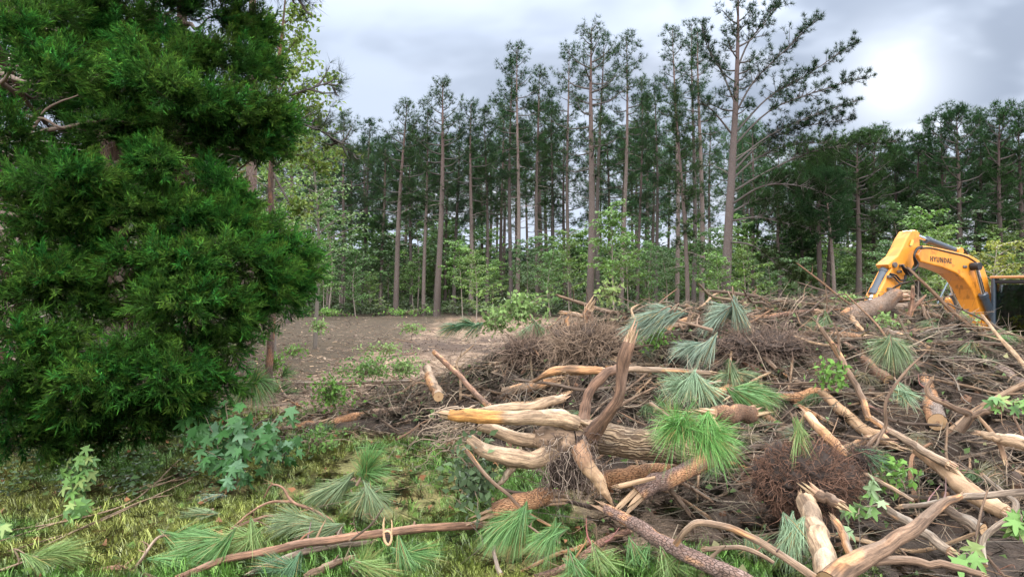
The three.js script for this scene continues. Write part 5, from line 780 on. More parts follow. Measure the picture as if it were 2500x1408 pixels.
bough('biggest bright green tuft with long hanging needles beside the ridged trunk', { stem: [[1590, 985, 4.8], [1640, 1020, 4.5], [1700, 1050, 4.35]], shoots: [[1735, 1066, 4.28, 0.25, 0.75, 0.6], [1745, 1062, 4.28, 0.7, 0.2, 0.7], [1720, 1060, 4.28, -0.3, 0.9, 0.5], [1752, 1075, 4.28, 0.6, 0.8, 0.3], [1650, 1052, 4.3, -0.6, 0.7, 0.6], [1640, 1045, 4.32, -0.9, 0.2, 0.5], [1665, 1040, 4.3, 0.1, -0.6, 0.7], [1735, 1040, 4.3, 0.2, -0.7, 0.7], [1760, 1056, 4.26, 0.9, -0.4, 0.5], [1640, 1030, 4.32, -0.7, -0.6, 0.4], [1690, 1050, 4.28, 0, 0.2, 1]], n: 230, L: 0.22, spread: 1.0, droop: 0.3, col: 'bright', sw: 9 });
bough('small upright green tufts just above the biggest one', { stem: [[1600, 1000, 4.7], [1640, 1000, 4.6]], shoots: [[1650, 1000, 4.55, 0.1, -1, 0.2], [1620, 990, 4.6, -0.5, -0.8, 0.2], [1680, 1008, 4.5, 0.6, -0.7, 0.3]], n: 110, L: 0.16, col: 'green', droop: 0.1 });
bough('dull tuft bending over the crest before the thick scaly log', { stem: [[2040, 792, 7.9], [2010, 786, 7.9]], shoots: [[1995, 790, 7.9, -1, 0.4], [1985, 800, 7.85, -1, 0.6], [2018, 792, 7.85, 0.1, 1], [2000, 800, 7.8, -0.6, 0.9]], n: 140, L: 0.24, spread: 0.5, droop: 0.4, col: 'dull', sw: 6 });
bough('dull grey green tuft on top of the grey trunk with the orange strip', { stem: [[2215, 850, 6.6], [2180, 842, 6.6]], shoots: [[2165, 848, 6.5, -0.8, 0.5, 0.3], [2180, 855, 6.45, 0, 1, 0.3], [2200, 858, 6.45, 0.5, 0.9, 0.3], [2150, 835, 6.6, -1, 0.1, 0.2], [2195, 838, 6.5, 0.4, 0.3, 0.8]], n: 150, L: 0.22, spread: 0.7, droop: 0.45, col: 'dull', sw: 7 });
bough('bough whose needles point level past the foot of the cab', { stem: [[2400, 808, 7.6], [2412, 822, 7.6]], shoots: [[2420, 826, 7.6, 1, 0.05], [2426, 834, 7.6, 1, 0.3], [2424, 818, 7.6, 1, -0.2], [2440, 828, 7.6, 1, 0.15]], n: 150, L: 0.3, spread: 0.33, droop: 0.15, col: 'green', sw: 12 });
bough('grey green drooping tufts in the shade below the cab', { stem: [[2400, 850, 7.3], [2370, 855, 7.2]], shoots: [[2350, 862, 7.1, -0.6, 0.8], [2380, 868, 7.1, 0.1, 1], [2410, 865, 7.1, 0.6, 0.8], [2435, 858, 7.1, 1, 0.4]], n: 120, L: 0.2, col: 'dull', droop: 0.5 });
bough('flat pale tuft below the dull tuft on the grey trunk', { shoots: [[2205, 962, 5.8, -0.9, -0.2, 0.3], [2215, 965, 5.8, 0.2, 0.6, 0.5], [2230, 962, 5.8, 0.9, 0.2, 0.2]], n: 90, L: 0.16, col: 'white' });
bough('little hanging fresh green tuft over the dark hollow', { shoots: [[1950, 1072, 4.6, 0.1, 1], [1956, 1070, 4.6, 0.4, 1], [1944, 1070, 4.6, -0.3, 1]], n: 60, L: 0.16, spread: 0.35, col: 'grass' });
bough('needle tuft pressed against the pale speckled trunk', { stem: [[1930, 1290, 4.0], [1935, 1310, 3.95]], shoots: [[1936, 1318, 3.92, -0.1, 1, 0.2], [1945, 1312, 3.92, 0.5, 1, 0.1], [1926, 1315, 3.92, -0.7, 0.8, 0.2], [1935, 1300, 3.95, 0, 0.4, 0.9]], n: 130, L: 0.19, spread: 0.6, col: 'white', sw: 8 });
bough('tufts round the root knot on the lower slope', { shoots: [[2140, 1118, 4.75, 0.9, 0.1, 0.3], [2135, 1105, 4.75, 0.6, -0.6, 0.3], [2140, 1130, 4.7, 0.9, 0.6, 0.2], [2095, 1108, 4.75, -0.7, -0.6, 0.3]], n: 120, L: 0.17, col: 'dark' });
bough('green bough at the foot of the uprooted stump with needles falling to the grass', { stem: [[1340, 1322, 4.2], [1300, 1290, 4.2], [1262, 1268, 4.2]], shoots: [[1240, 1268, 4.2, -1, 0.35, 0.1], [1236, 1280, 4.18, -0.8, 0.8, 0.1], [1250, 1262, 4.22, -1, -0.05], [1262, 1285, 4.18, -0.4, 1, 0.1], [1225, 1275, 4.2, -1, 0.5]], n: 190, L: 0.24, spread: 0.42, droop: 0.35, col: 'green', sw: 7 });
bough('smaller green bough right under it, aiming at the torn red branch', { stem: [[1366, 1326, 4.1], [1345, 1310, 4.1]], shoots: [[1330, 1312, 4.1, -1, 0.4], [1320, 1320, 4.1, -0.9, 0.8], [1345, 1325, 4.1, -0.2, 1]], n: 130, L: 0.18, spread: 0.55, col: 'green' });
const LOW = [[1470, 1390, 'in the bottom middle left of the slanting log', 'grass'], [1560, 1370, 'close below the slanting log', 'green'], [1640, 1400, 'at the bottom edge under the slanting log', 'grass'], [1410, 1402, 'at the very bottom beside the torn red branch', 'green'], [1850, 1352, 'inside the arch of the pinkish branch', 'dull']];
LOW.forEach(([x, y, w, c], i) => bough(`needle spray on the grass ${w}`, { stem: [[x - 30, y - 45], [x - 8, y - 10]], shoots: [[x, y, 0, 0.3, 0.8, 0.3], [x - 20, y - 5, 0, -0.8, 0.6, 0.2], [x + 25, y - 8, 0, 0.9, 0.4, 0.2], [x + 6, y - 25, 0, 0.5, -0.7, 0.4]], n: 90, L: 0.19, spread: 0.7, droop: 0.25, col: c, lift: 0.1 }));
bough('cut pine bough on the grass in the near corner, needles fanned out', { stem: [[0, 1392, 3.95], [60, 1372, 4.0], [105, 1362, 4.02]], shoots: [[120, 1358, 4.02, 1, -0.1], [140, 1368, 4.0, 1, 0.15], [110, 1348, 4.05, 1, -0.4], [130, 1352, 4.02, 1, -0.25], [100, 1376, 3.98, 0.9, 0.5], [150, 1350, 4.03, 1, -0.2]], n: 200, L: 0.24, spread: 0.42, droop: 0.15, col: 'grass', sw: 8, back: 0.14 });
bough('pine bough lying near the bent tan branch tip', { stem: [[400, 1306, 4.3], [440, 1308, 4.3]], shoots: [[455, 1306, 4.3, 1, 0.02], [460, 1316, 4.28, 1, 0.25], [470, 1304, 4.3, 1, -0.12], [440, 1318, 4.28, 0.9, 0.4]], n: 170, L: 0.23, spread: 0.35, droop: 0.12, col: 'green', sw: 6 });
bough('pine bough whose needles comb along just above the long reddish branch', { stem: [[330, 1400, 4.05], [380, 1376, 4.1]], shoots: [[405, 1368, 4.12, 1, -0.05], [440, 1360, 4.15, 1, -0.1], [420, 1378, 4.08, 1, 0.25], [480, 1352, 4.18, 1, -0.1]], n: 170, L: 0.24, spread: 0.4, droop: 0.15, col: 'green', sw: 6 });
bough('wide pine bough spread under the long reddish branch', { stem: [[560, 1330, 4.15], [520, 1322, 4.2]], shoots: [[490, 1320, 4.2, -1, 0.1], [505, 1336, 4.15, -0.9, 0.4], [470, 1328, 4.2, -1, 0.25], [500, 1308, 4.25, -1, -0.15], [540, 1345, 4.1, -0.5, 0.8]], n: 190, L: 0.23, spread: 0.42, droop: 0.12, col: 'green' });
bough('pine needles fanned over the grass before the knotty thin branch', { stem: [[640, 1300, 4.3], [600, 1318, 4.25]], shoots: [[580, 1324, 4.22, -1, 0.3], [600, 1335, 4.2, -0.6, 0.7], [570, 1314, 4.25, -1, 0.05], [625, 1325, 4.2, 0.2, 0.9]], n: 180, L: 0.21, spread: 0.5, droop: 0.12, col: 'grass' });
bough('dark pine bough tucked between the grey lichened branch and the stub', { stem: [[720, 1380, 4.0], [690, 1392, 3.98]], shoots: [[670, 1396, 3.98, -1, 0.2], [680, 1385, 4.0, -1, -0.2], [700, 1402, 3.95, -0.5, 0.8]], n: 170, L: 0.2, spread: 0.45, droop: 0.12, col: 'dark' });
bough('pine bough pointing at the uprooted stump from under the reddish branch', { stem: [[960, 1340, 4.1], [1000, 1352, 4.05]], shoots: [[1020, 1356, 4.05, 1, 0.1], [1010, 1370, 4.0, 0.8, 0.5], [1030, 1345, 4.05, 1, -0.2], [985, 1372, 4.0, 0.2, 1]], n: 150, L: 0.2, spread: 0.5, droop: 0.12, col: 'green' });
bough('pine needles spilling from the bottom edge under the long branch', { stem: [[860, 1400, 3.9], [890, 1380, 3.95]], shoots: [[905, 1372, 3.95, 0.7, -0.5], [915, 1385, 3.9, 1, 0.1], [885, 1365, 3.98, 0.1, -1], [925, 1395, 3.88, 0.9, 0.4]], n: 150, L: 0.2, spread: 0.55, droop: 0.12, col: 'grass' });
bough('big soft pine bough before the arched reddish branch', { stem: [[760, 1290, 4.5], [735, 1278, 4.55]], shoots: [[715, 1272, 4.55, -1, -0.05], [705, 1284, 4.5, -1, 0.3], [728, 1262, 4.6, -0.8, -0.5], [690, 1276, 4.55, -1, 0.1]], n: 180, L: 0.22, spread: 0.42, droop: 0.12, col: 'dull' });
bough('pine bough in the grass uphill of the bent tan tip', { stem: [[520, 1243], [490, 1256]], shoots: [[478, 1260, 0, -1, 0.15], [465, 1262, 0, -1, 0.3], [485, 1252, 0, -1, -0.05]], n: 130, L: 0.2, spread: 0.35, droop: 0.12, col: 'dull' });
bough('small bough beneath the star leaved sapling', { stem: [[540, 1202], [515, 1212]], shoots: [[505, 1215, 0, -1, 0.1], [495, 1218, 0, -1, 0.25]], n: 120, L: 0.2, spread: 0.35, col: 'blue' });
bough('broad pine bough on the mown grass above the arched reddish branch', { stem: [[868, 1166, 5.3], [840, 1180, 5.3]], shoots: [[815, 1192, 5.25, -1, 0.35], [800, 1205, 5.2, -1, 0.6], [835, 1195, 5.2, -0.6, 0.9], [822, 1184, 5.25, -1, 0.1], [790, 1198, 5.2, -1, 0.45]], n: 170, L: 0.25, spread: 0.42, droop: 0.2, col: 'dull', sw: 6 });
bough('bough with swept needles between the arched branch and the long reddish branch', { stem: [[835, 1306, 4.4], [800, 1292, 4.45]], shoots: [[780, 1284, 4.45, -1, -0.15], [765, 1278, 4.5, -1, -0.1], [785, 1296, 4.4, -1, 0.3], [800, 1275, 4.5, -0.8, -0.6]], n: 170, L: 0.22, spread: 0.42, droop: 0.15, col: 'dull' });
bough('upright feathery green tuft on the grass between sapling and roots', { stem: [[870, 1185, 5.2], [890, 1150, 5.2]], shoots: [[900, 1135, 5.2, 0.3, -1], [915, 1125, 5.2, 0.7, -0.8], [895, 1120, 5.2, 0, -1], [920, 1145, 5.2, 0.9, -0.2], [885, 1130, 5.2, -0.3, -1]], n: 150, L: 0.2, spread: 0.5, droop: 0.15, col: 'green' });
bough('grey green tuft hanging below the upright feathery one', { stem: [[885, 1190, 4.9], [900, 1215, 4.85]], shoots: [[910, 1222, 4.8, 0.4, 0.9], [890, 1230, 4.8, -0.2, 1], [925, 1215, 4.85, 0.9, 0.5], [880, 1215, 4.85, -0.9, 0.4]], n: 130, L: 0.2, spread: 0.6, col: 'dull' });
bough('low pine spray near the ribbed log end', { shoots: [[800, 1052, 0, 0, -1, 0.2], [785, 1056, 0, -0.7, -0.6, 0.2], [818, 1056, 0, 0.7, -0.6, 0.2], [805, 1048, 0, 0.2, -0.5, 0.8]], n: 110, L: 0.18, col: 'dark', spread: 0.8, droop: 0.1 });
bough('fine pine spray in the litter beyond the mown grass', { shoots: [[920, 1102, 0, 0.9, -0.1, 0.1], [905, 1095, 0, -0.5, -0.6, 0.3], [930, 1095, 0, 0.7, -0.6, 0.2]], n: 120, L: 0.2, col: 'green', spread: 0.5 });
bough('pine spray on the grass under the sapling, facing the roots', { shoots: [[665, 1160, 0, 0.4, 0.8, 0.2], [650, 1158, 0, -0.5, 0.8, 0.2], [680, 1152, 0, 0.9, 0.2, 0.2]], n: 90, L: 0.18, col: 'grass' });
bough('dense tuft under the cedar skirts against the dark', { shoots: [[620, 945, 8.4, 0.3, 0.7], [600, 930, 8.4, -0.6, 0.6], [640, 930, 8.4, 0.8, 0.3], [625, 915, 8.4, 0.2, -0.8], [590, 950, 8.4, -0.6, 0.8]], n: 150, L: 0.3, col: 'green', spread: 0.8 });
bough('pine bough at the foot of the dark twisted sapling', { shoots: [[690, 945, 0, 0.6, -0.6], [672, 955, 0, 0, -1, 0.3], [710, 960, 0, 0.9, 0], [700, 905, 0, 0.5, -0.5, 0.3]], n: 120, L: 0.25, col: 'green', spread: 0.8 });
bough('dark green bough lying at the foot of the leafy brush in the clearing', { shoots: [[1120, 792, 11.5, -1, 0.1], [1140, 786, 11.5, -0.8, -0.3], [1160, 794, 11.5, -1, 0.3], [1100, 798, 11.5, -1, 0.2]], n: 140, L: 0.3, col: 'dark', spread: 0.6, sw: 4 });
bough('dull bough draped over the crest below the leafy brush', { shoots: [[1290, 800, 8.8, -0.8, 0.6], [1310, 798, 8.8, 0.5, 0.9], [1275, 810, 8.8, -1, 0.7], [1325, 806, 8.8, 0.9, 0.7]], n: 130, L: 0.26, col: 'dull', spread: 0.5, droop: 0.5 });

{ // shorter broken logs all over the heap
  const R = rng(6100), T = ['tan', 'brown', 'orange', 'grey', 'red', 'pine', 'pale'], B = ['smooth', 'plate', 'wood', 'smooth', 'smooth', 'plate'];
  const KIND = { smooth: 'smooth barked', plate: 'scaly barked', wood: 'barkless' };
  for (let i = 0; i < 34; i++) {
    let x, z; do { x = -0.8 + 8 * R(); z = -4.2 - 5 * R(); } while (moundH(x, z) < 0.12);
    const a = -0.5 + 1.5 * R() + (R() < 0.3 ? 1.6 : 0), L = 0.3 + 0.65 * R(), r = 0.02 + 0.028 * R(), dx = Math.cos(a) * L, dz = Math.sin(a) * L, tilt = 0.25 * (R() - 0.5);
    const bark = B[Math.floor(R() * 6)], pt = (k) => { const X = x + dx * k, Z = z + dz * k; return V(X, surfY(X, Z) + r * 0.9 + tilt * L * k, Z); }, toPix = p => [CX + p.x / -p.z * F, CY - (p.y - EYE) / -p.z * F, -p.z];
    const pts = [pt(-0.5), pt(0), pt(0.5)]; pts[1].lerp(pts[0].clone().lerp(pts[2], 0.5), 0.7);
    wood('broken_log', `short broken ${KIND[bark]} log lying among the sticks of the heap`, 'log', { p: pts.map(toPix), w: pts.map(p => 2 * r * F / -p.z), bark, tint: bark === 'wood' ? (R() < 0.5 ? 'peeled' : 'orange') : T[Math.floor(R() * 7)], ends: [R() < 0.35 ? 'cut' : 'snap', R() < 0.25 ? 'cut' : 'snap'], torn: 0.1 + 0.4 * R(), jag: 1.4, stubs: R() < 0.4 ? 2 : 0, rough: 0.16, group: `short ${KIND[bark]} logs among the sticks` });
  }
}

// root balls torn out of the ground, bristling with broken roots
function rootBall(label, px, py, d, rx, ry, col, hairCol, nHair, seed) {
  const R = rng(seed), c = P(px, py, d), sx = rx * d / F, sy = ry * d / F, t = thing('root_ball', label, 'root ball', c), g = new THREE.SphereGeometry(1, 110, 80), p = g.attributes.position;
  for (let i = 0; i < p.count; i++) { const x = p.getX(i), y = p.getY(i), z = p.getZ(i), f = 0.75 + 0.55 * fbm(x * 2.5 + 9, y * 2.5 + z * 1.7 + 20, 5, seed) + 0.5 * (fbm(x * 9 + 9 + z * 4, y * 9 + z * 7, 4, seed + 3) - 0.5); p.setXYZ(i, x * f * sx, y * f * sy, z * f * sx * 0.7); }
  g.computeVertexNormals(); part('soil', g, new THREE.MeshStandardMaterial({ color: new THREE.Color().setRGB(...col), roughness: 1 }), t);
  const h = new G(c);
  for (let i = 0; i < nHair; i++) { const n = ranDir(R); n.z = Math.abs(n.z); const q0 = 0.88 + 0.2 * R(), a = V(c.x + n.x * sx * q0, c.y + n.y * sy * q0, c.z + n.z * sx * 0.7 * q0), l = (0.05 + 0.2 * R() * R()) * (d / 6), b = a.clone().addScaledVector(n, l * 0.6).addScaledVector(ranDir(R), l * 0.7), e = b.clone().addScaledVector(ranDir(R), l * 0.8).add(V(0, -l * 0.2, 0)), w = (0.0012 + 0.005 * R() * R() * R()) * (d / 5), f = 0.5 + R(); tube(h, [a, b, e], [w, w * 0.7, w * 0.25], { sides: 4, seg: 7, bend: 0.02, seed: i, col: hairCol.map(q => q * f) }); }
  h.build('hair_roots', M.twig, t, 'stuff');
}
rootBall('brown fibrous root ball under the small upturned stump on the crest', 1440, 840, 8.0, 85, 46, [0.055, 0.038, 0.027], [0.24, 0.17, 0.115], 1300, 6201);
rootBall('dark root mass with reddish fibres above the pale speckled trunk', 1955, 1165, 4.75, 115, 74, [0.03, 0.021, 0.016], [0.15, 0.08, 0.05], 1500, 6202);
rootBall('small dark root knot at the foot of the zigzag dead stem', 2104, 1120, 4.75, 32, 27, [0.03, 0.022, 0.018], [0.09, 0.06, 0.045], 160, 6203);
rootBall('flat dark root plate below the second blue green bough', 1860, 846, 7.4, 95, 34, [0.04, 0.028, 0.021], [0.16, 0.11, 0.08], 1000, 6204);
rootBall('shaded root ball left of the crest above the torn orange pole', 1300, 858, 8.7, 60, 30, [0.05, 0.034, 0.025], [0.2, 0.14, 0.1], 700, 6205);
// ------------------------------------------------------------------ twigs, straw, chips, clods and fallen leaves that nobody could count
{
  const R = rng(7001);
  const twigGeo = (seed, straight) => { const R = rng(seed), g = new G(), w = [1, 1, 1], a = V(0, 0, 0), b = V((R() - 0.5) * straight, 0.35, (R() - 0.5) * straight), c = V((R() - 0.5) * straight * 1.6, 0.7, (R() - 0.5) * straight), d = V((R() - 0.5) * straight * 2, 1, (R() - 0.5) * straight * 1.5); tube(g, [a, b, c, d], [0.011, 0.01, 0.007, 0.003], { sides: 5, seg: 9, rough: 0.15, seed, col: w, capA: true }); for (let i = 0; i < 2; i++) { const p = b.clone().lerp(c, R()), e = p.clone().add(V((R() - 0.5) * 0.5, 0.22 * R(), (R() - 0.5) * 0.5)); tube(g, [p, p.clone().lerp(e, 0.5).addScaledVector(ranDir(R), 0.03), e], [0.005, 0.004, 0.0015], { sides: 4, seg: 4, col: w }); } return g.geo(); };
  const twigs = [1, 2, 3, 4, 5].map(i => twigGeo(i, i < 3 ? 0.1 : 0.28));
  const bigs = [11, 12, 13, 14, 15].map(s => { const R = rng(s), g = new G(), w = [1, 1, 1], j = () => (R() - 0.5) * 0.07, p = [V(0, 0, 0), V(j(), 0.33, j()), V(j() * 2, 0.66, j() * 2), V(j() * 3, 1, j() * 3)], q = tube(g, p, [0.017, 0.016, 0.014, 0.01], { sides: 9, seg: 14, rough: 0.16, seed: s, col: t => { const k = 0.75 + 0.5 * R(); return [k, k, k]; }, tileV: 0.4 }); for (const [e, sg] of [[q[0], -1], [q[q.length - 1], 1]]) snappedEnd(g, e, sg, R, 1.4); for (let i = 0; i < 3; i++) { const b = sampleP(p, 0.2 + 0.7 * R()), e = b.clone().add(V((R() - 0.5) * 0.22, 0.1 * R(), (R() - 0.5) * 0.22)); tube(g, [b, b.clone().lerp(e, 0.5).addScaledVector(ranDir(R), 0.015), e], [0.007, 0.005, 0.002], { sides: 5, seg: 4, col: w }); } return g.geo(); });
  const curly = [7, 8].map(s => { const R = rng(s), g = new G(), p = [V(0, 0, 0)]; for (let i = 1; i < 6; i++) p.push(V((R() - 0.5) * 0.5, i * 0.17, (R() - 0.5) * 0.5)); tube(g, p, [0.008, 0.006, 0.005, 0.002], { sides: 4, seg: 16, col: [1, 1, 1] }); return g.geo(); });
  const lists = { twig: twigs.map(() => []), curl: curly.map(() => []), big: twigs.map(() => []) };
  const TC = [[0.217, 0.161, 0.109], [0.133, 0.098, 0.07], [0.08, 0.058, 0.042], [0.34, 0.272, 0.191], [0.059, 0.043, 0.033], [0.175, 0.147, 0.115], [0.217, 0.135, 0.079], [0.105, 0.079, 0.058], [0.128, 0.112, 0.075]];
  const flatDir = (x, z, up = 0.2) => { const n = surfN(x, z), a = R() * 6.2832, t = V(Math.cos(a), 0, Math.sin(a)); t.addScaledVector(n, -t.dot(n)).normalize(); return t.addScaledVector(n, up * (R() - 0.25)).normalize(); };
  // a random spot: mostly on the heap, some on the ground round it
  const spot = (edge) => { for (;;) { const x = -2.6 + 11.2 * R(), d = 3.3 + 9 * R(), m = moundH(x, -d); if (fbm(x * 0.8 + 2, d * 0.8, 3, 171) > 0.56 && R() < 0.4) continue; if (m > 0.03 || R() < edge * Math.exp(-Math.abs(d - table(TOE, x)) * 1.2) * smooth(-1.7, -0.2, x)) return [x, -d, m]; } };
  const col = () => { const c = TC[Math.floor(R() * TC.length)], f = 0.7 + 0.6 * R(); return c.map(q => q * f); };
  for (let i = 0; i < 13000; i++) { const [x, z] = spot(0.5), k = Math.floor(R() * 5), L = 0.22 + 0.55 * R() * R(); lists.twig[k].push({ m: along(V(x, surfY(x, z) + 0.015 + 0.05 * R(), z), flatDir(x, z, 0.5).add(R() < 0.5 ? V(0.35, -0.08, 0.3) : V(0, 0, 0)).normalize(), R() * 6, L * (0.4 + 0.45 * R()), L, L * 0.6), c: col() }); }
  for (let i = 0; i < 1900; i++) { const [x, z] = spot(0.4), k = Math.floor(R() * 2), L = 0.15 + 0.35 * R(); lists.curl[k].push({ m: along(V(x, surfY(x, z) + 0.02, z), flatDir(x, z, 0.9), R() * 6, L), c: col().map(q => q * 0.8) }); }
  for (let i = 0; i < 760; i++) { const [x, z] = spot(0.35), k = Math.floor(R() * 5), L = 0.35 + 0.75 * R(); const w = 0.8 + 1.1 * R() * R(); lists.big[k].push({ m: along(V(x, surfY(x, z) + 0.03 + 0.04 * R(), z), flatDir(x, z, 0.25).add(V(0.25, 0, 0)).normalize(), R() * 6, L * w, L, L * w), c: col().map((q, j) => 0.12 + q * [2.7, 2.8, 2.9][j]) }); }
  lists.twig.forEach((l, i) => tag(instanced('twig_litter', twigs[i], M.twig, l, scene), `tangled brown twigs strewn over the heap, ${['straight', 'stiff', 'crooked', 'bent', 'forked'][i]} ones`, 'twigs'));
  lists.curl.forEach((l, i) => tag(instanced('root_tangle', curly[i], M.twig, l, scene), `curling torn roots matted over the heap, ${['looser', 'tighter'][i]} ones`, 'roots'));
  lists.big.forEach((l, i) => tag(instanced('broken_sticks', bigs[i], M.smooth, l, scene), `thicker broken sticks lying all over the heap, ${['straight', 'stiff', 'crooked', 'bent', 'forked'][i]} ones`, 'sticks'));
  // clods of earth
  const clod = new THREE.IcosahedronGeometry(1, 2); { const p = clod.attributes.position; for (let i = 0; i < p.count; i++) { const x = p.getX(i), y = p.getY(i), z = p.getZ(i), f = 0.65 + 0.7 * fbm(x * 2 + 7, y * 2 + z * 1.4 + 9, 3, 3); p.setXYZ(i, x * f, y * f * 0.7, z * f); } clod.computeVertexNormals(); }
  const clodMat = new THREE.MeshStandardMaterial({ color: 0xffffff, roughness: 1 }), cl = [];
  for (let i = 0; i < 2600; i++) { const [x, z] = spot(0.5), s = 0.015 + 0.09 * R() * R() * R(), f = 0.6 + 0.8 * R(); cl.push({ m: along(V(x, surfY(x, z), z), ranDir(R), 0, s), c: R() < 0.3 ? [0.13 * f, 0.07 * f, 0.04 * f] : [0.075 * f, 0.052 * f, 0.038 * f] }); }
  for (let i = 0; i < 3800; i++) { const d = 9 + 26 * R() * R(), px = 560 + 760 * R(), p = P(px, CY, d), s = 0.015 + 0.055 * R() * R() * R(), f = 0.5 + 0.7 * R(), dk = smooth(0.5, 0.66, fbm(p.x * 0.35 + 4, p.z * 0.7, 4, 98)); cl.push({ m: along(V(p.x, surfY(p.x, p.z), p.z), ranDir(R), 0, s), c: lerp3([0.2, 0.145, 0.1], [0.08, 0.055, 0.04], dk).map(q => q * f) }); }
  tag(instanced('clods', clod, clodMat, cl, scene), 'clods of dark earth over the heap and the torn clearing', 'clods');
  // chips and sticks over the clearing
  const chip = new THREE.BoxGeometry(0.05, 0.012, 0.16), ch = [], cs = twigs.map(() => []);
  for (let i = 0; i < 4200; i++) { const d = 8.5 + 31 * Math.pow(R(), 1.5), px = 540 + 780 * R(), p = P(px, CY, d), s = 0.25 + 0.8 * R() * R(), f = 0.7 + 0.6 * R(), n = V(0.5 * (R() - 0.5), 1, 0.5 * (R() - 0.5)), c = R() < 0.12 ? [0.42, 0.3, 0.19] : R() < 0.45 ? [0.30, 0.225, 0.16] : [0.16, 0.115, 0.085]; ch.push({ m: along(V(p.x, surfY(p.x, p.z) + 0.01, p.z), n, R() * 6, s * (0.5 + R())), c: c.map(q => q * f) }); }
  for (let i = 0; i < 2300; i++) { const d = 7.5 + 31 * Math.pow(R(), 1.4), px = 560 + 760 * R(), p = P(px, CY, d), L = 0.2 + 1.1 * R() * R() * R(); cs[i % 5].push({ m: along(V(p.x, surfY(p.x, p.z) + 0.02, p.z), flatDir(p.x, p.z, 0.25), R() * 6, L * (0.8 + 0.8 * R()), L, L), c: col() }); }
  tag(instanced('wood_chips', chip, clodMat, ch, scene), 'wood chips and bark scraps scattered over the clearing', 'wood chips');
  cs.forEach((l, i) => tag(instanced('clearing_sticks', twigs[i], M.twig, l, scene), `small sticks strewn over the clearing, ${['straight', 'stiff', 'crooked', 'bent', 'forked'][i]} ones`, 'sticks'));
  // withered needles and pine straw
  const straw = (n, L, w, sp, seed) => { const R = rng(seed), g = new G(); for (let i = 0; i < n; i++) { const d = V((R() - 0.5) * sp, 1, (R() - 0.5) * sp).normalize(), k = 0.7 + 0.6 * R(); blade(g, V((R() - 0.5) * 0.05, (R() - 0.5) * 0.05, (R() - 0.5) * 0.05), d, L * (0.7 + 0.6 * R()), w, R() * 6, [k, k, k]); } return g.geo(); };
  const sg = straw(26, 0.17, 0.0016, 1.1, 3), sl = [];
  for (let i = 0; i < 6500; i++) { const [x, z] = spot(0.5), g = R(), f = 0.7 + 0.6 * R(); sl.push({ m: along(V(x, surfY(x, z) + 0.02, z), flatDir(x, z, 0.6), R() * 6, 0.7 + 0.6 * R()), c: (g < 0.5 ? [0.11, 0.15, 0.085] : g < 0.75 ? [0.2, 0.15, 0.09] : [0.15, 0.17, 0.11]).map(q => q * f) }); }
  for (let i = 0; i < 2300; i++) { const x = -4.5 + 7 * R(), z = -3.5 - 5.5 * R(), f = 0.7 + 0.6 * R(); if (moundH(x, z) > 0) continue; sl.push({ m: along(V(x, surfY(x, z) + 0.012, z), flatDir(x, z, 0.15), R() * 6, 0.7 + 0.7 * R()), c: (R() < 0.6 ? [0.36, 0.19, 0.075] : [0.14, 0.2, 0.07]).map(q => q * f) }); }
  tag(instanced('pine_straw', sg, M.needle, sl, scene), 'loose withered pine needles over the heap and the grass', 'pine straw');
  // broad leaves shaken off
  const lg = new G(); leaf(lg, V(0, 0, 0), V(0, 1, 0), V(0.3, 0, 1), 1, 0.72, [1, 1, 1]); const lgeo = lg.geo(), ll = [];
  for (let i = 0; i < 1700; i++) { const [x, z] = spot(0.6), f = 0.6 + 0.7 * R(); ll.push({ m: along(V(x, surfY(x, z) + 0.04 + 0.05 * R(), z), flatDir(x, z, 1), R() * 6, 0.035 + 0.05 * R()), c: (R() < 0.8 ? [0.15, 0.25, 0.075] : [0.26, 0.25, 0.12]).map(q => q * f) }); }
  for (let i = 0; i < 700; i++) { const x = -5 + 6 * R(), z = -3.6 - 6 * R(), f = 0.6 + 0.7 * R(); if (moundH(x, z) > 0) continue; ll.push({ m: along(V(x, surfY(x, z) + 0.02 + 0.03 * R(), z), flatDir(x, z, 0.6), R() * 6, 0.03 + 0.05 * R()), c: (R() < 0.75 ? [0.16, 0.26, 0.06] : [0.36, 0.17, 0.08]).map(q => q * f) }); }
  tag(instanced('fallen_leaves', lgeo, M.leaf, ll, scene), 'torn green leaves sprinkled over heap and grass', 'leaves');
  // the grass
  const gg = []; for (let s = 0; s < 3; s++) { const R = rng(60 + s), g = new G(); for (let i = 0; i < 9; i++) { const p = V((R() - 0.5) * 0.06, 0, (R() - 0.5) * 0.06), d = V((R() - 0.5) * 1.3, 1, (R() - 0.5) * 1.3).normalize(), L = 0.05 + 0.06 * R(), m = p.clone().addScaledVector(d, L), k = 0.75 + 0.5 * R(), w = 0.0032; const n = perp(d), a = g.v(p.x - n.x * w, p.y, p.z - n.z * w, 0, 0.7, 0.7, 0, 0, k * 0.8, k * 0.8, k * 0.7), b = g.v(p.x + n.x * w, p.y, p.z + n.z * w, 0, 0.7, 0.7, 1, 0, k * 0.8, k * 0.8, k * 0.7), c = g.v(m.x - n.x * w * 0.8, m.y, m.z - n.z * w * 0.8, 0, 1, 0.3, 0, 1, k, k, k), e = g.v(m.x + n.x * w * 0.8, m.y, m.z + n.z * w * 0.8, 0, 1, 0.3, 1, 1, k, k, k), t = m.clone().addScaledVector(d, L * 0.7).add(V(d.x * 0.03, -L * 0.35, d.z * 0.03)), q = g.v(t.x, t.y, t.z, 0, 1, 0, 0.5, 1, k * 1.2, k * 1.15, k); g.t(a, b, c); g.t(b, e, c); g.t(c, e, q); } gg.push(g.geo()); }
  const gl = [[], [], []];
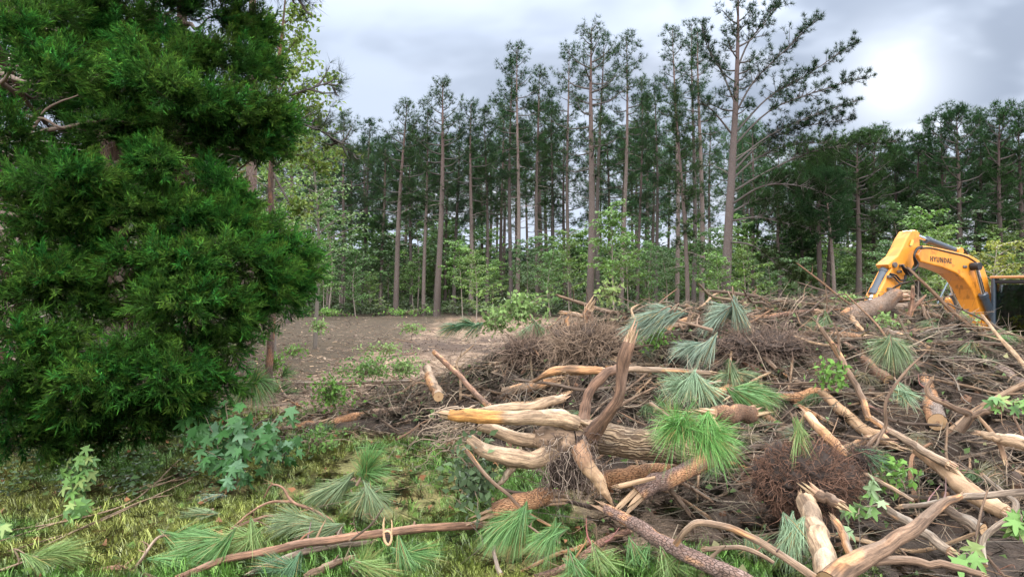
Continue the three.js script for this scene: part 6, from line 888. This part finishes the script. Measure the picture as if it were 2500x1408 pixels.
  for (let i = 0; i < 150000; i++) {
    const d = 2.6 + 6.8 * Math.pow(R(), 1.2), px = -250 + 2400 * R(), x = (px - CX) * d / F, z = -d; if (moundH(x, z) > 0.02) continue;
    const g = grassy(x, z); const thin = fbm(x * 1.4, z * 1.4, 3, 131); if (R() > g * smooth(0.25, 0.55, thin) + (x < -2.6 ? 0.45 : 0)) continue;
    const y = fbm(x * 1.1 + 4, z * 1.1, 3, 137), f = 0.7 + 0.6 * R(), s = (0.2 + 0.28 * R()) * (R() < 0.05 ? 2.0 : 1);
    gl[i % 3].push({ m: along(V(x, groundY(x, z) - 0.005, z), V((R() - 0.5) * 0.4, 1, (R() - 0.5) * 0.4), R() * 6, s), c: lerp3([0.20, 0.42, 0.08], [0.44, 0.50, 0.12], smooth(0.42, 0.66, y)).map(q => q * f) });
  }
  gl.forEach((l, i) => tag(instanced('grass', gg[i], M.grass, l, scene), `short yellowish green grass in front of the cedars and the heap, ${['fine', 'medium', 'coarse'][i]} tufts`, 'grass'));
  // shaded ground cover beneath the cedars
  const cg = new G(), R2 = rng(88); for (let i = 0; i < 14; i++) { const a = R2() * 6.28, k = 0.7 + 0.6 * R2(); leaf(cg, V((R2() - 0.5) * 0.3, 0.02 + 0.16 * R2(), (R2() - 0.5) * 0.3), V(Math.cos(a), 0.1, Math.sin(a)).normalize(), V(R2() - 0.5, 1, R2() - 0.5), 0.055 + 0.035 * R2(), 0.055, [k, k, k]); }
  const cgl = []; for (let i = 0; i < 260; i++) { const d = 5.4 + 8 * R(), px = -200 + 760 * R(), x = (px - CX) * d / F, f = 0.6 + 0.7 * R(); if (x > -2.3) continue; cgl.push({ m: along(V(x, groundY(x, -d), -d), _Y, R() * 6, 0.45 + 0.5 * R()), c: [0.065 * f, 0.14 * f, 0.035 * f] }); }
  tag(instanced('ground_cover', cg.geo(), M.leaf, cgl, scene), 'dark leafy ground cover in the shade under the cedars', 'ground cover');
}

// ------------------------------------------------------------------ star leaved saplings, leaf by leaf
function starLeaf(fold, lobes = 5, deep = 0.62) {        // a lobed leaf, 1 long, stalk at the origin, growing along +Y
  const g = new G(), c = V(0, 0.28, 0), rim = [], span = 2.15;
  for (let i = 0; i < lobes; i++) { const a = -span + 2 * span * i / (lobes - 1), L = i === (lobes - 1) / 2 ? 0.72 : Math.abs(i - (lobes - 1) / 2) < 1.5 ? 0.66 : 0.5; if (i) { const m = -span + 2 * span * (i - 0.5) / (lobes - 1); rim.push([m, deep * 0.5]); } rim.push([a - 0.27, L * 0.66]); rim.push([a - 0.12, L * 0.86]); rim.push([a, L]); rim.push([a + 0.12, L * 0.86]); rim.push([a + 0.27, L * 0.66]); }
  const P3 = (a, r) => V(Math.sin(a) * r, c.y + Math.cos(a) * r, -fold * r * r + 0.08 * Math.abs(Math.sin(a)) * r);
  const put = p => { return g.v(p.x, p.y, p.z, 0, 0, 1, p.x + 0.5, p.y, 1, 1, 1); };
  const k = put(c), ids = rim.map(([a, r]) => put(P3(a, r))), foot = put(V(0, 0, 0));
  for (let i = 0; i < ids.length - 1; i++) g.t(k, ids[i + 1], ids[i]);
  g.t(k, ids[0], foot); g.t(k, foot, ids[ids.length - 1]);
  const w = 0.012, s1 = g.v(-w, 0, 0.004, 0, 0, 1, 0, 0, 1.2, 1.1, 0.8), s2 = g.v(w, 0, 0.004, 0, 0, 1, 0, 0, 1.2, 1.1, 0.8), s3 = g.v(0, -0.5, -0.03, 0, 0, 1, 0, 0, 1.2, 1.1, 0.8); g.t(s1, s3, s2);
  const q = g.geo(); q.computeVertexNormals(); return q;
}
{
  const geos = [starLeaf(0.25), starLeaf(0.5, 5, 0.46), starLeaf(0.1, 5, 0.4), starLeaf(0.7, 5, 0.44)];
  const leafM = (r, g, b, rough) => new THREE.MeshPhysicalMaterial({ color: new THREE.Color().setRGB(r, g, b), roughness: rough, side: THREE.DoubleSide, clearcoat: 0.06, clearcoatRoughness: 0.5, specularIntensity: 0.5, transmission: 0.12, thickness: 0 });
  const BL = [leafM(0.042, 0.125, 0.032, 0.5), leafM(0.06, 0.15, 0.052, 0.5), leafM(0.028, 0.088, 0.02, 0.55), leafM(0.09, 0.185, 0.09, 0.45)];
  const GL = [leafM(0.13, 0.25, 0.06, 0.5), leafM(0.19, 0.26, 0.08, 0.5), leafM(0.10, 0.2, 0.06, 0.5)];
  function sapling(label, base, stems, n, size, mats, seed, spread = 0.12) {
    const R = rng(seed), t = thing('star_leaved_sapling', label, 'sapling', base), g = new G(base), m4 = new THREE.Matrix4();
    const cs = stems.map(s => spline([base, ...s], 20));
    stems.forEach(s => tube(g, [base, ...s], [0.008, 0.005, 0.002], { sides: 5, seg: 14, rough: 0.06, bend: 0.015, col: [0.2, 0.16, 0.11] }));
    g.build('stem', M.twig, t);
    for (let i = 0; i < n; i++) {
      const c = cs[i % cs.length], u = i < cs.length ? 1 : 0.35 + 0.65 * Math.pow(R(), 0.7), p = sampleP(c, u).addScaledVector(ranDir(R), spread * (0.3 + 0.7 * R()));
      const out = V(R() - 0.5, -0.15 - 0.5 * R(), R() - 0.5 + 0.2).normalize(), nrm = V((R() - 0.5) * 0.9, 0.8, 0.35 + 0.6 * R()).normalize(); nrm.addScaledVector(out, -nrm.dot(out)).normalize();
      const x = V(0, 0, 0).crossVectors(out, nrm).normalize(), s = size * (0.65 + 0.6 * R()), l = new THREE.Mesh(geos[Math.floor(R() * 4)], mats[Math.floor(R() * mats.length)]);
      l.name = 'leaf'; l.castShadow = l.receiveShadow = true; m4.makeBasis(x.multiplyScalar(s), out.multiplyScalar(s), nrm.multiplyScalar(s)).setPosition(p.sub(base)); l.applyMatrix4(m4); t.add(l);
    }
  }
  const q = (x, y, d = 5.6) => P(x, y, d), b0 = q(570, 1192, 5.75);
  sapling('sapling with glossy blue green star shaped leaves in front of the cedars', b0, [[q(560, 1080), q(550, 985)], [q(590, 1080), q(612, 985, 5.5)], [q(620, 1090), q(690, 1000, 5.7)], [q(520, 1090), q(450, 1040, 5.6)], [q(530, 1080), q(492, 1000, 5.7)], [q(600, 1110), q(650, 1080, 5.4)], [q(560, 1130), q(500, 1100, 5.5)], [q(580, 1130), q(585, 1110, 5.3)], [q(600, 1150), q(580, 1165, 5.3)], [q(570, 1060), q(580, 1030, 5.4)]], 130, 0.118, BL, 901, 0.13);
  sapling('low star leaved shoots between the blue green sapling and the ribbed log', q(690, 1130, 6.2), [[q(700, 1105, 6.1), q(715, 1078, 6.1)], [q(670, 1110, 6.1), q(655, 1095, 6.0)], [q(690, 1115, 6), q(690, 1095, 6)]], 40, 0.095, BL, 902, 0.13);
  sapling('small sapling with lobed yellow green leaves in the cedar shade', q(190, 1215, 5.5), [[q(185, 1170, 5.4), q(165, 1135, 5.3)], [q(200, 1160, 5.4), q(215, 1140, 5.3)], [q(190, 1150, 5.4), q(195, 1118, 5.3)], [q(180, 1190, 5.3), q(175, 1180, 5.2)]], 38, 0.095, GL, 903, 0.1);
  sapling('tiny broad leaved seedling at the edge of the grass under the lobed sapling', q(190, 1265, 4.9), [[q(185, 1240, 4.85), q(180, 1222, 4.8)]], 9, 0.11, GL, 904, 0.07);
  sapling('yellowish seedling at the very edge of the grass', q(8, 1330, 4.5), [[q(10, 1300, 4.5), q(14, 1280, 4.5)], [q(0, 1310, 4.5), q(-10, 1290, 4.5)]], 16, 0.075, GL, 905, 0.07);
  sapling('torn shoot with big pale lobed leaves hanging near the bottom corner', q(2405, 1330, 3.75), [[q(2380, 1345, 3.7), q(2352, 1352, 3.65)]], 5, 0.105, GL, 906, 0.06);
  sapling('bright green lobed leaves poking in at the edge beside the curved grey limb', q(2520, 1300, 3.7), [[q(2495, 1285, 3.7), q(2478, 1280, 3.7)], [q(2495, 1265, 3.7), q(2490, 1250, 3.7)]], 12, 0.1, GL, 907, 0.07);
  sapling('pale leafy shoot caught on the slope above the small cut log', q(2170, 1230, 4.5), [[q(2150, 1215, 4.45), q(2130, 1190, 4.4)], [q(2100, 1240, 4.35), q(2090, 1262, 4.3)]], 16, 0.1, [leafM(0.24, 0.34, 0.17, 0.5), GL[0]], 908, 0.08);
  sapling('green leafy shoot among the twigs at the edge below the pointing bough', q(2470, 1000, 5), [[q(2440, 985, 4.95), q(2420, 975, 4.9)], [q(2480, 980, 4.95), q(2495, 965, 4.9)]], 16, 0.09, GL, 909, 0.08);
  // leafy brush: pulled out saplings with small leaves
  function brush(label, x, y, d, rx, ry, n, L, col, seed) {
    const R = rng(seed), b = P(x, y, d), t = thing('leafy_brush', label, 'brush', b), g = new G(b), f = new G(b); b.y = Math.max(b.y, surfY(b.x, b.z) + 0.02);
    for (let i = 0; i < 26; i++) {
      const a = R() * 6.28, e = b.clone().add(V(Math.cos(a) * rx * R() * d / F, (R() * 1.5 - 0.5) * ry * d / F, Math.sin(a) * rx * 0.6 * R() * d / F)); e.y = Math.max(e.y, surfY(e.x, e.z) + 0.02);
      tube(g, [b, b.clone().lerp(e, 0.5).add(V(0, 0.06, 0)), e], [0.007, 0.005, 0.002], { sides: 4, seg: 6, bend: 0.03, seed: i, col: [0.2, 0.15, 0.1] });
      const c = spline([b, b.clone().lerp(e, 0.5).add(V(0, 0.06, 0)), e], 8), h = R();
      for (let k = 0; k < n / 26; k++) { const p = sampleP(c, 0.3 + 0.7 * R()).addScaledVector(ranDir(R), 0.09), z = 0.65 + 0.7 * R(); p.y = Math.max(p.y, surfY(p.x, p.z) + 0.02); leaf(f, p, ranDir(R).add(V(0, -0.3, 0)).normalize(), ranDir(R).add(V(0, 0.9, 0.3)).normalize(), L * (0.7 + 0.6 * R()), L * 0.6, col.map(q => q * z * (0.85 + 0.3 * h))); }
    }
    g.build('stems', M.twig, t, 'stuff'); f.build('leaves', M.leaf, t, 'stuff');
  }
  const gr = [0.14, 0.28, 0.05], lt = [0.21, 0.33, 0.10];
  brush('brightest leafy brush on the ground, nearest the thin dark sapling', 812, 975, 8.6, 90, 55, 420, 0.06, gr, 921);
  brush('leafy brush spreading behind the brightest one', 890, 915, 10, 120, 40, 460, 0.06, [0.15, 0.27, 0.07], 922);
  brush('paler leafy brush that reaches towards the short tan log', 985, 908, 10, 90, 40, 360, 0.055, lt, 923);
  brush('big pale green leafy brush on the crest before the tall pines', 1275, 765, 9.6, 85, 50, 520, 0.075, lt, 924);
  brush('leafy brush at the shoulder between the crest and the clearing', 1210, 792, 10.4, 80, 40, 380, 0.07, [0.19, 0.29, 0.09], 925);
  brush('small green brush alone in the clearing by the cedars', 775, 800, 17, 40, 18, 120, 0.09, lt, 926);
  brush('small leafy brush on the crest behind the second blue green bough', 1840, 768, 9, 60, 26, 240, 0.06, lt, 927);
  brush('leafy scraps on the crest near the dull bough', 2070, 745, 9, 40, 22, 120, 0.055, lt, 928);
  brush('leaves caught on the slope under the large blue green bough', 1600, 835, 7.6, 70, 26, 160, 0.055, gr, 929);
  brush('narrow hanging leaves by the pale roots, drab green', 1160, 1180, 4.5, 70, 110, 300, 0.065, [0.10, 0.16, 0.07], 930);
  brush('low brush of the grass edge below the ribbed log', 770, 1090, 6.6, 110, 30, 260, 0.05, [0.13, 0.25, 0.055], 931);
  brush('leafy stems curling up beside the crooked white sapling at the crest', 1490, 730, 10.5, 45, 40, 120, 0.08, [0.24, 0.33, 0.1], 932);
  brush('green leaves low on the slope round the tall crooked stick', 2030, 930, 6.3, 60, 50, 130, 0.06, gr, 933);
  brush('leaves on the heap next to the smooth red log', 2170, 800, 7.8, 40, 24, 90, 0.06, lt, 934);
  brush('leafy scraps in front of the digger tracks', 2360, 800, 8.2, 40, 20, 90, 0.06, lt, 935);
  brush('leafy tangle in the corner under the pale split log', 2180, 1180, 4.7, 60, 50, 110, 0.06, gr, 936);
  brush('thin green regrowth low on the clearing behind the leafy brush', 940, 858, 14, 90, 16, 160, 0.07, lt, 938);
  brush('small green regrowth patch on the clearing towards the far trees', 1010, 806, 19, 60, 10, 110, 0.09, lt, 939);
  brush('green weeds on the clearing just past the thin dark trunk', 720, 862, 14, 50, 16, 130, 0.07, gr, 940);
  brush('ragged green margin at the far edge of the clearing below the leaning pine', 980, 764, 36, 90, 12, 200, 0.14, gr, 941);
  brush('ragged green margin at the far edge beneath the cedars side pines', 800, 766, 35, 90, 12, 200, 0.14, gr, 942);
  brush('green weeds at the foot of the dark twisted sapling', 665, 905, 11, 40, 50, 200, 0.06, gr, 937);
}

{
  const R = rng(7300), g = ['stem', 'needles'], protos = [0, 1, 2].map(i => { const t = new THREE.Group(), a = new G(), N = new G(); tube(a, [V(-0.22, 0, 0), V(-0.1, 0.02, 0.01), V(0, 0, 0)], [0.006, 0.005, 0.003], { sides: 5, seg: 6, col: [0.2, 0.14, 0.1] }); for (const d of [V(1, 0, 0), V(0.6, 0.1, 0.8), V(0.6, 0.2, -0.8)].slice(0, 1 + i % 3 + (i === 0 ? 1 : 0))) needles(N, d.clone().multiplyScalar(0.06), d, { n: 110, L: 0.19, spread: 0.6, droop: 0.35, wk: 1.0, col: [[0.15, 0.19, 0.12], [0.1, 0.18, 0.08], [0.19, 0.19, 0.12]][i], back: 0.1 }, rng(7310 + i)); a.build('stem', M.twig, t); N.build('needles', M.needle, t, 'stuff'); return t; });
  for (let i = 0; i < 46; i++) { let x, z; do { x = -0.6 + 8 * R(); z = -4.3 - 5.2 * R(); } while (moundH(x, z) < 0.1); const c = copyOf(protos[i % 3], 'withered_tuft', 'dull half buried pine needle tuft among the sticks of the heap', 'half buried needle tufts'); c.userData.category = 'pine twig'; const n = surfN(x, z), a = R() * 6.28, t = V(Math.cos(a), 0, Math.sin(a) + 0.4); t.addScaledVector(n, -t.dot(n)).normalize(); const b = V(0, 0, 0).crossVectors(t, n); c.applyMatrix4(new THREE.Matrix4().makeBasis(t, n, b).setPosition(V(x, surfY(x, z) + 0.06, z))); c.scale.setScalar(0.8 + 0.5 * R()); }
}
// ------------------------------------------------------------------ the excavator behind the heap
{
  const D0 = 14, root = P(2440, 800, D0), f = V(-0.92, 0, 0.39).normalize(), s = V(0, 0, 0).crossVectors(_Y, f).normalize();   // f: the way the boom points, s: towards the cab side
  const gy = groundY(root.x + 0.8, root.z), at = V(root.x, gy, root.z), ex = thing('excavator', 'orange yellow tracked excavator with raised boom, partly hidden behind the heap', 'excavator', at);
  // a picture point onto the upright plane of the boom, off metres to the cab side: [along f, height]
  const on = (px, py, off = 0) => { const dx = (px - CX) / F, dy = -(py - CY) / F, o = root.clone().addScaledVector(s, off), t = (s.x * o.x + s.z * o.z) / (s.x * dx - s.z); const x = dx * t, z = -t, y = EYE + dy * t; return [(x - root.x) * f.x + (z - root.z) * f.z, y - at.y]; };
  const W = (a, h, o) => V((a * f.x + o * s.x), h, (a * f.z + o * s.z));      // to the machine's own place
  const basis = o => new THREE.Matrix4().makeBasis(f, _Y, s.clone().negate()).setPosition(s.clone().multiplyScalar(o));
  const paint = (r, g, b, o = {}) => new THREE.MeshPhysicalMaterial({ color: new THREE.Color().setRGB(r, g, b), roughness: 0.42, clearcoat: 0.3, clearcoatRoughness: 0.35, ...o });
  const dusty = tex(512, 512, (u, v) => { const d = fbm(u * 6, v * 6, 5, 3, 6), k = 0.86 + 0.16 * fbm(u * 40, v * 40, 3, 9, 40); const m = smooth(0.55, 0.75, d) * 0.45; return lerp3([k, k, k].map(q => q * (1 - 0.35 * smooth(0.6, 0.72, fbm(u * 14, v * 14, 3, 77, 14)))), [0.55, 0.5, 0.6], m); });
  const YEL = paint(0.72, 0.275, 0.022, { map: dusty }), DARK = paint(0.035, 0.05, 0.065, { roughness: 0.4 }), BLK = new THREE.MeshStandardMaterial({ color: 0x16181a, roughness: 0.55 }), CHR = new THREE.MeshStandardMaterial({ color: 0xd6dade, roughness: 0.18, metalness: 1 }), RUB = new THREE.MeshStandardMaterial({ color: 0x131313, roughness: 0.6 }), STEEL = new THREE.MeshStandardMaterial({ color: 0x6b6560, roughness: 0.6, metalness: 0.6 });
  const plate = (pts, off, w, name, mat, parent, bev = 0.02) => { const sh = new THREE.Shape(pts.map(p => new THREE.Vector2(p[0], p[1]))), g = new THREE.ExtrudeGeometry(sh, { depth: w, bevelEnabled: bev > 0, bevelThickness: bev, bevelSize: bev, bevelSegments: 2, curveSegments: 8 }); { const p = g.attributes.position, u = g.attributes.uv; for (let i = 0; i < p.count; i++) u.setXY(i, p.getX(i) * 0.6, p.getY(i) * 0.6 + p.getZ(i)); } g.applyMatrix4(basis(off + w / 2)); return part(name, g, mat, parent); };
  const smoothOutline = (pts, n = 60) => new THREE.CatmullRomCurve3(pts.map(p => V(p[0], p[1], 0)), true, 'centripetal', 0.5).getPoints(n).slice(0, -1).map(p => [p.x, p.y]);
  const rod = (a, b, r, name, mat, parent, r2 = r) => { const d = b.clone().sub(a), g = new THREE.CylinderGeometry(r2, r, d.length(), 16); g.applyMatrix4(along(a.clone().lerp(b, 0.5), d, 0, 1)); return part(name, g, mat, parent); };
  const pinBoss = (p, off, r, w, name, mat, parent) => { const g = new THREE.CylinderGeometry(r, r, w, 18); g.applyMatrix4(along(W(p[0], p[1], off), s, 0, 1)); return part(name, g, mat, parent); };
  // boom: a bent box beam
  const bo = (a) => a.map(([x, y]) => on(x, y, 0.17));
  const boomOut = bo([[2241, 622], [2252, 603], [2262, 603], [2300, 610], [2335, 618], [2366, 625], [2386, 636], [2400, 654], [2410, 684], [2418, 720], [2428, 770], [2430, 806], [2402, 806], [2394, 770], [2384, 730], [2372, 704], [2356, 682], [2334, 664], [2300, 650], [2270, 642], [2248, 636]]);
  const boom = plate(boomOut, 0, 0.34, 'boom', YEL, ex, 0.025);
  // the maker's name on the boom's side
  {
    const font = await new FontLoader().loadAsync('fonts/droid/droid_sans_bold.typeface.json'), tg = new TextGeometry('HYUNDAI', { font, size: 1, depth: 0.02, curveSegments: 6 }); tg.computeBoundingBox(); const bb = tg.boundingBox, l0 = on(2273, 637.5, 0.2), l1 = on(2325, 643.5, 0.2), l2 = on(2273, 625, 0.2);
    // reads from the boom tip to its root, so it runs against f
    const ux = (l1[0] - l0[0]), uy = l1[1] - l0[1], len = Math.hypot(ux, uy), sc = len / (bb.max.x - bb.min.x), hs = (l2[1] - l0[1]) / (bb.max.y - bb.min.y), X = f.clone().multiplyScalar(ux / len).add(V(0, uy / len, 0)), o = W(l0[0], l0[1], 0.197);
    tg.translate(-bb.min.x, -bb.min.y, 0); tg.applyMatrix4(new THREE.Matrix4().makeBasis(X.multiplyScalar(sc), V(0, hs, 0), s.clone().multiplyScalar(0.2)).setPosition(o)); part('lettering', tg, new THREE.MeshStandardMaterial({ color: 0x4a3a2c, roughness: 0.6 }), boom);
  }
  { const p = on(2353, 651, 0.17), g = new RoundedBoxGeometry(0.11, 0.05, 0.03, 3, 0.012); g.applyMatrix4(new THREE.Matrix4().makeBasis(f, _Y, s.clone().negate()).setPosition(W(p[0], p[1], 0.205))); part('work_lamp', g, STEEL, boom); }
  // stick
  const st = a => a.map(([x, y]) => on(x, y, 0.11));
  const stickOut = st([[2243, 570], [2236, 564], [2224, 566], [2222, 570], [2214, 582], [2204, 604], [2192, 626], [2178, 637], [2168, 646], [2172, 652], [2178, 653], [2169, 672], [2143, 722], [2128, 770], [2168, 770], [2182, 740], [2198, 694], [2222, 660], [2236, 628], [2243, 600]]);
  const arm = plate(stickOut, 0, 0.22, 'stick', YEL, ex, 0.02);
  { const q = st([[2222, 585], [2228, 586], [2223, 600], [2217, 599]]); plate(q, 0.152, 0.004, 'warning_label', new THREE.MeshStandardMaterial({ color: 0xb9b25a, roughness: 0.6 }), arm, 0); }
  // bucket cylinder on the front of the stick
  const c3 = (x, y, off) => { const p = on(x, y, off); return W(p[0], p[1], off); };
  const bc = rod(c3(2166, 648, 0.0), c3(2134, 716, 0.0), 0.075, 'bucket_cylinder', DARK, ex); rod(c3(2134, 716, 0), c3(2118, 752, 0), 0.045, 'piston_rod', CHR, bc); rod(c3(2138, 707, 0), c3(2132, 720, 0), 0.088, 'cylinder_head', DARK, bc); rod(c3(2161, 659, 0), c3(2158, 665, 0), 0.085, 'clamp', DARK, bc);
  pinBoss(on(2168, 647, 0), 0, 0.05, 0.34, 'pin', STEEL, bc);
  // arm cylinder along the top of the boom
  const ac = rod(c3(2266, 586, 0), c3(2334, 612, 0), 0.062, 'arm_cylinder', DARK, ex); rod(c3(2241, 576, 0), c3(2266, 586, 0), 0.038, 'piston_rod', CHR, ac); rod(c3(2262, 585, 0), c3(2270, 588, 0), 0.075, 'cylinder_head', DARK, ac); pinBoss(on(2336, 613, 0), 0, 0.07, 0.2, 'bracket', YEL, ac);
  // boom cylinders, one each side
  for (const [o, nm] of [[0.29, 0], [-0.29, 1]]) {
    const a = c3(2384, 650, 0.29), b = c3(2402, 718, 0.29), e = c3(2424, 775, 0.29), sh = s.clone().multiplyScalar(o - 0.29); [a, b, e].forEach(p => p.add(sh));
    const c = rod(b, e, 0.07, 'boom_cylinder', DARK, ex); rod(a, b, 0.042, 'piston_rod', CHR, c); rod(b.clone().lerp(e, -0.02), b.clone().lerp(e, 0.12), 0.085, 'cylinder_head', DARK, c); const g = new THREE.CylinderGeometry(0.075, 0.075, 0.16, 18); g.applyMatrix4(along(a, s, 0, 1)); part('pin_head', g, BLK, c);
  }
  // hoses from the boom end to the stick
  const hose = (pts, r = 0.02) => part('hose', new THREE.TubeGeometry(new THREE.CatmullRomCurve3(pts), 40, r, 8), RUB, ex);
  for (let i = 0; i < 4; i++) { const o = 0.2 + i * 0.035, k = i * 3; hose([c3(2252, 602, o), c3(2240, 606 + k * 0.4, o), c3(2233, 625, o), c3(2236 + k * 0.7, 655 - k, o), c3(2225, 672 - k * 1.4, o), c3(2211, 664 - k, o), c3(2203, 648, o)], 0.019); }
  hose([c3(2172, 672, 0.18), c3(2184, 676, 0.2), c3(2197, 690, 0.21), c3(2208, 688, 0.2), c3(2211, 672, 0.18)], 0.017); hose([c3(2174, 668, 0.18), c3(2188, 672, 0.2), c3(2200, 684, 0.2), c3(2212, 680, 0.2), c3(2214, 662, 0.18)], 0.017);
  hose([c3(2250, 606, 0.2), c3(2270, 605, 0.2), c3(2320, 616, 0.2), c3(2362, 627, 0.2), c3(2384, 640, 0.2)], 0.014); hose([c3(2338, 611, 0.05), c3(2352, 608, 0.05), c3(2362, 618, 0.05), c3(2364, 630, 0.05)], 0.022); hose([c3(2384, 634, 0.14), c3(2402, 656, 0.16), c3(2414, 700, 0.16), c3(2424, 748, 0.16)], 0.016);
  for (const [x, y] of [[2203, 648], [2197, 663], [2173, 705], [2168, 718], [2172, 675]]) { const g = new RoundedBoxGeometry(0.08, 0.05, 0.06, 2, 0.01); g.applyMatrix4(new THREE.Matrix4().makeBasis(f, _Y, s.clone().negate()).setPosition(c3(x, y, 0.17))); part('hose_fitting', g, STEEL, arm); }
  // upper body: place() sets boxes in machine axes: along f, up, towards the cab side
  const topY = 1.0 - 0; // floor of the upper body above the ground
  const bx = (name, mat, l, h, w, a, y, o, parent = ex, r = 0.03) => { const g = new RoundedBoxGeometry(l, h, w, 3, Math.min(r, l / 3, h / 3, w / 3)); g.applyMatrix4(new THREE.Matrix4().makeBasis(f, _Y, s.clone().negate()).setPosition(W(a, y, o))); return part(name, g, mat, parent); };
  bx('turntable_frame', BLK, 3.2, 0.28, 2.4, -1.35, topY, 0);
  // the cab: corner posts, roof, sills and panes
  const ca = -0.1, co = 0.82, cw = 1.02, cl = 1.65, cy0 = topY + 0.14, roof = on(2425, 679, 0.35)[1], ch = roof - cy0;
  const cab = bx('cab', BLK, cl, 0.5, cw, ca, cy0 + 0.25, co, ex, 0.04);
  for (const [a, o] of [[cl / 2, cw / 2], [cl / 2, -cw / 2], [-cl / 2, cw / 2], [-cl / 2, -cw / 2], [-0.15, cw / 2]]) bx('post', DARK, 0.1, ch - 0.5, 0.08, ca + a * 0.96, cy0 + 0.5 + (ch - 0.5) / 2, co + o * 0.94, cab);
  bx('roof', paint(0.42, 0.2, 0.075, { roughness: 0.6 }), cl * 1.03, 0.05, cw * 1.05, ca, roof + 0.02, co, cab, 0.04); bx('roof_rail', BLK, cl, 0.08, cw, ca, roof - 0.07, co, cab);
  const GLASS = new THREE.MeshPhysicalMaterial({ color: new THREE.Color().setRGB(0.3, 0.4, 0.37), roughness: 0.03, transmission: 1, thickness: 0, ior: 1.5 });
  const gh = ch - 0.62, gyc = cy0 + 0.5 + gh / 2;
  bx('side_pane', GLASS, cl * 0.9, gh, 0.008, ca, gyc, co + cw * 0.47, cab, 0.003); bx('side_pane', GLASS, cl * 0.9, gh, 0.008, ca, gyc, co - cw * 0.47, cab, 0.003); bx('windscreen', GLASS, 0.008, gh, cw * 0.86, ca + cl * 0.48, gyc, co, cab, 0.003); bx('rear_pane', GLASS, 0.008, gh * 0.6, cw * 0.8, ca - cl * 0.48, gyc + 0.2, co, cab, 0.003);
  bx('added_dark_panel', BLK, 0.05, gh * 0.62, cw * 0.9, ca - cl * 0.44, cy0 + 0.5 + gh * 0.31, co, cab, 0.01);  // dark sheet added behind the seat so the cab interior looks dim
  bx('seat', RUB, 0.5, 0.16, 0.5, ca - 0.2, cy0 + 0.62, co, cab, 0.06); bx('seat_back', RUB, 0.16, 0.72, 0.48, ca - 0.48, cy0 + 1.02, co, cab, 0.06); bx('head_rest', RUB, 0.12, 0.2, 0.28, ca - 0.5, cy0 + 1.48, co, cab, 0.05); bx('console', BLK, 0.5, 0.14, 0.16, ca - 0.05, cy0 + 0.78, co + 0.34, cab); bx('console', BLK, 0.5, 0.14, 0.16, ca - 0.05, cy0 + 0.78, co - 0.34, cab);
  for (const o of [0.34, -0.34]) rod(W(ca + 0.14, cy0 + 0.82, co + o), W(ca + 0.18, cy0 + 1.04, co + o), 0.022, 'lever', RUB, cab); for (const o of [0.1, -0.1]) rod(W(ca + 0.5, cy0 + 0.5, co + o), W(ca + 0.42, cy0 + 0.98, co + o), 0.018, 'travel_lever', CHR, cab);
  bx('display', new THREE.MeshStandardMaterial({ color: 0x0d2c30, roughness: 0.2 }), 0.04, 0.16, 0.22, ca + 0.55, cy0 + 0.95, co - 0.38, cab);
  // far side: orange tank box with dark foot, rails and mirrors
  const bp = (x, y, o) => { const p = on(x, y, o); return p; };
  const tb = bp(2356, 752, -0.85); bx('tank_cover', YEL, 0.9, 0.46, 0.62, tb[0] - 0.2, tb[1], -0.85, ex, 0.07); bx('tank_foot', BLK, 0.88, 0.4, 0.6, tb[0] - 0.2, tb[1] - 0.42, -0.85); { const g = new RoundedBoxGeometry(0.02, 0.2, 0.12, 2, 0.008); g.applyMatrix4(new THREE.Matrix4().makeBasis(f, _Y, s.clone().negate()).setPosition(W(tb[0] + 0.26, tb[1] - 0.36, -0.75))); part('sticker', g, new THREE.MeshStandardMaterial({ color: 0xd8d4c6, roughness: 0.6 }), ex); } bx('latch', BLK, 0.03, 0.05, 0.12, tb[0] + 0.26, tb[1] - 0.06, -0.72);
  const rail = part('hand_rail', new THREE.TubeGeometry(new THREE.CatmullRomCurve3([c3(2290, 742, -1.0), c3(2306, 708, -1.0), c3(2319, 684, -1.0), c3(2326, 680, -1.0), c3(2340, 680, -1.0)]), 30, 0.02, 8), new THREE.MeshStandardMaterial({ color: 0x5d6a70, roughness: 0.4, metalness: 0.6 }), ex);
  for (const [x, y, w, h] of [[2332, 704, 0.15, 0.19], [2288, 754, 0.17, 0.13]]) { const p = on(x, y, -1.0), m = bx('mirror', BLK, 0.07, h * 1.15, w * 1.2, p[0], p[1], -1.0, rail); bx('mirror_glass', CHR, 0.01, h * 0.8, w * 0.85, p[0] - 0.045, p[1], -1.0, rail, 0.003); }
  // engine housing, counterweight, tracks
  bx('engine_housing', YEL, 1.7, 0.85, 2.2, -2.0, topY + 0.55, -0.05, ex, 0.1); bx('counterweight', DARK, 0.5, 0.95, 2.4, -3.0, topY + 0.5, 0, ex, 0.16); 
  for (const o of [0.95, -0.95]) { const sh = new THREE.Shape(); sh.absarc(1.3, 0.4, 0.4, -Math.PI / 2, Math.PI / 2); sh.absarc(-1.5, 0.4, 0.4, Math.PI / 2, Math.PI * 1.5); const g = new THREE.ExtrudeGeometry(sh, { depth: 0.5, bevelEnabled: true, bevelSize: 0.02, bevelThickness: 0.02, curveSegments: 16 }); g.translate(-1.0, 0, -0.25); g.applyMatrix4(basis(o)); const tr = part('track', g, RUB, ex); for (let i = 0; i < 17; i++) bx('shoe', STEEL, 0.13, 0.05, 0.52, -2.35 + i * 0.17, 0.83, o, tr, 0.01); }
  bx('slew_ring', BLK, 1.2, 0.2, 1.2, -1.0, 0.82, 0); bx('centre_frame', BLK, 1.9, 0.4, 1.5, -1.0, 0.5, 0);
}
renderer.render(scene, camera);
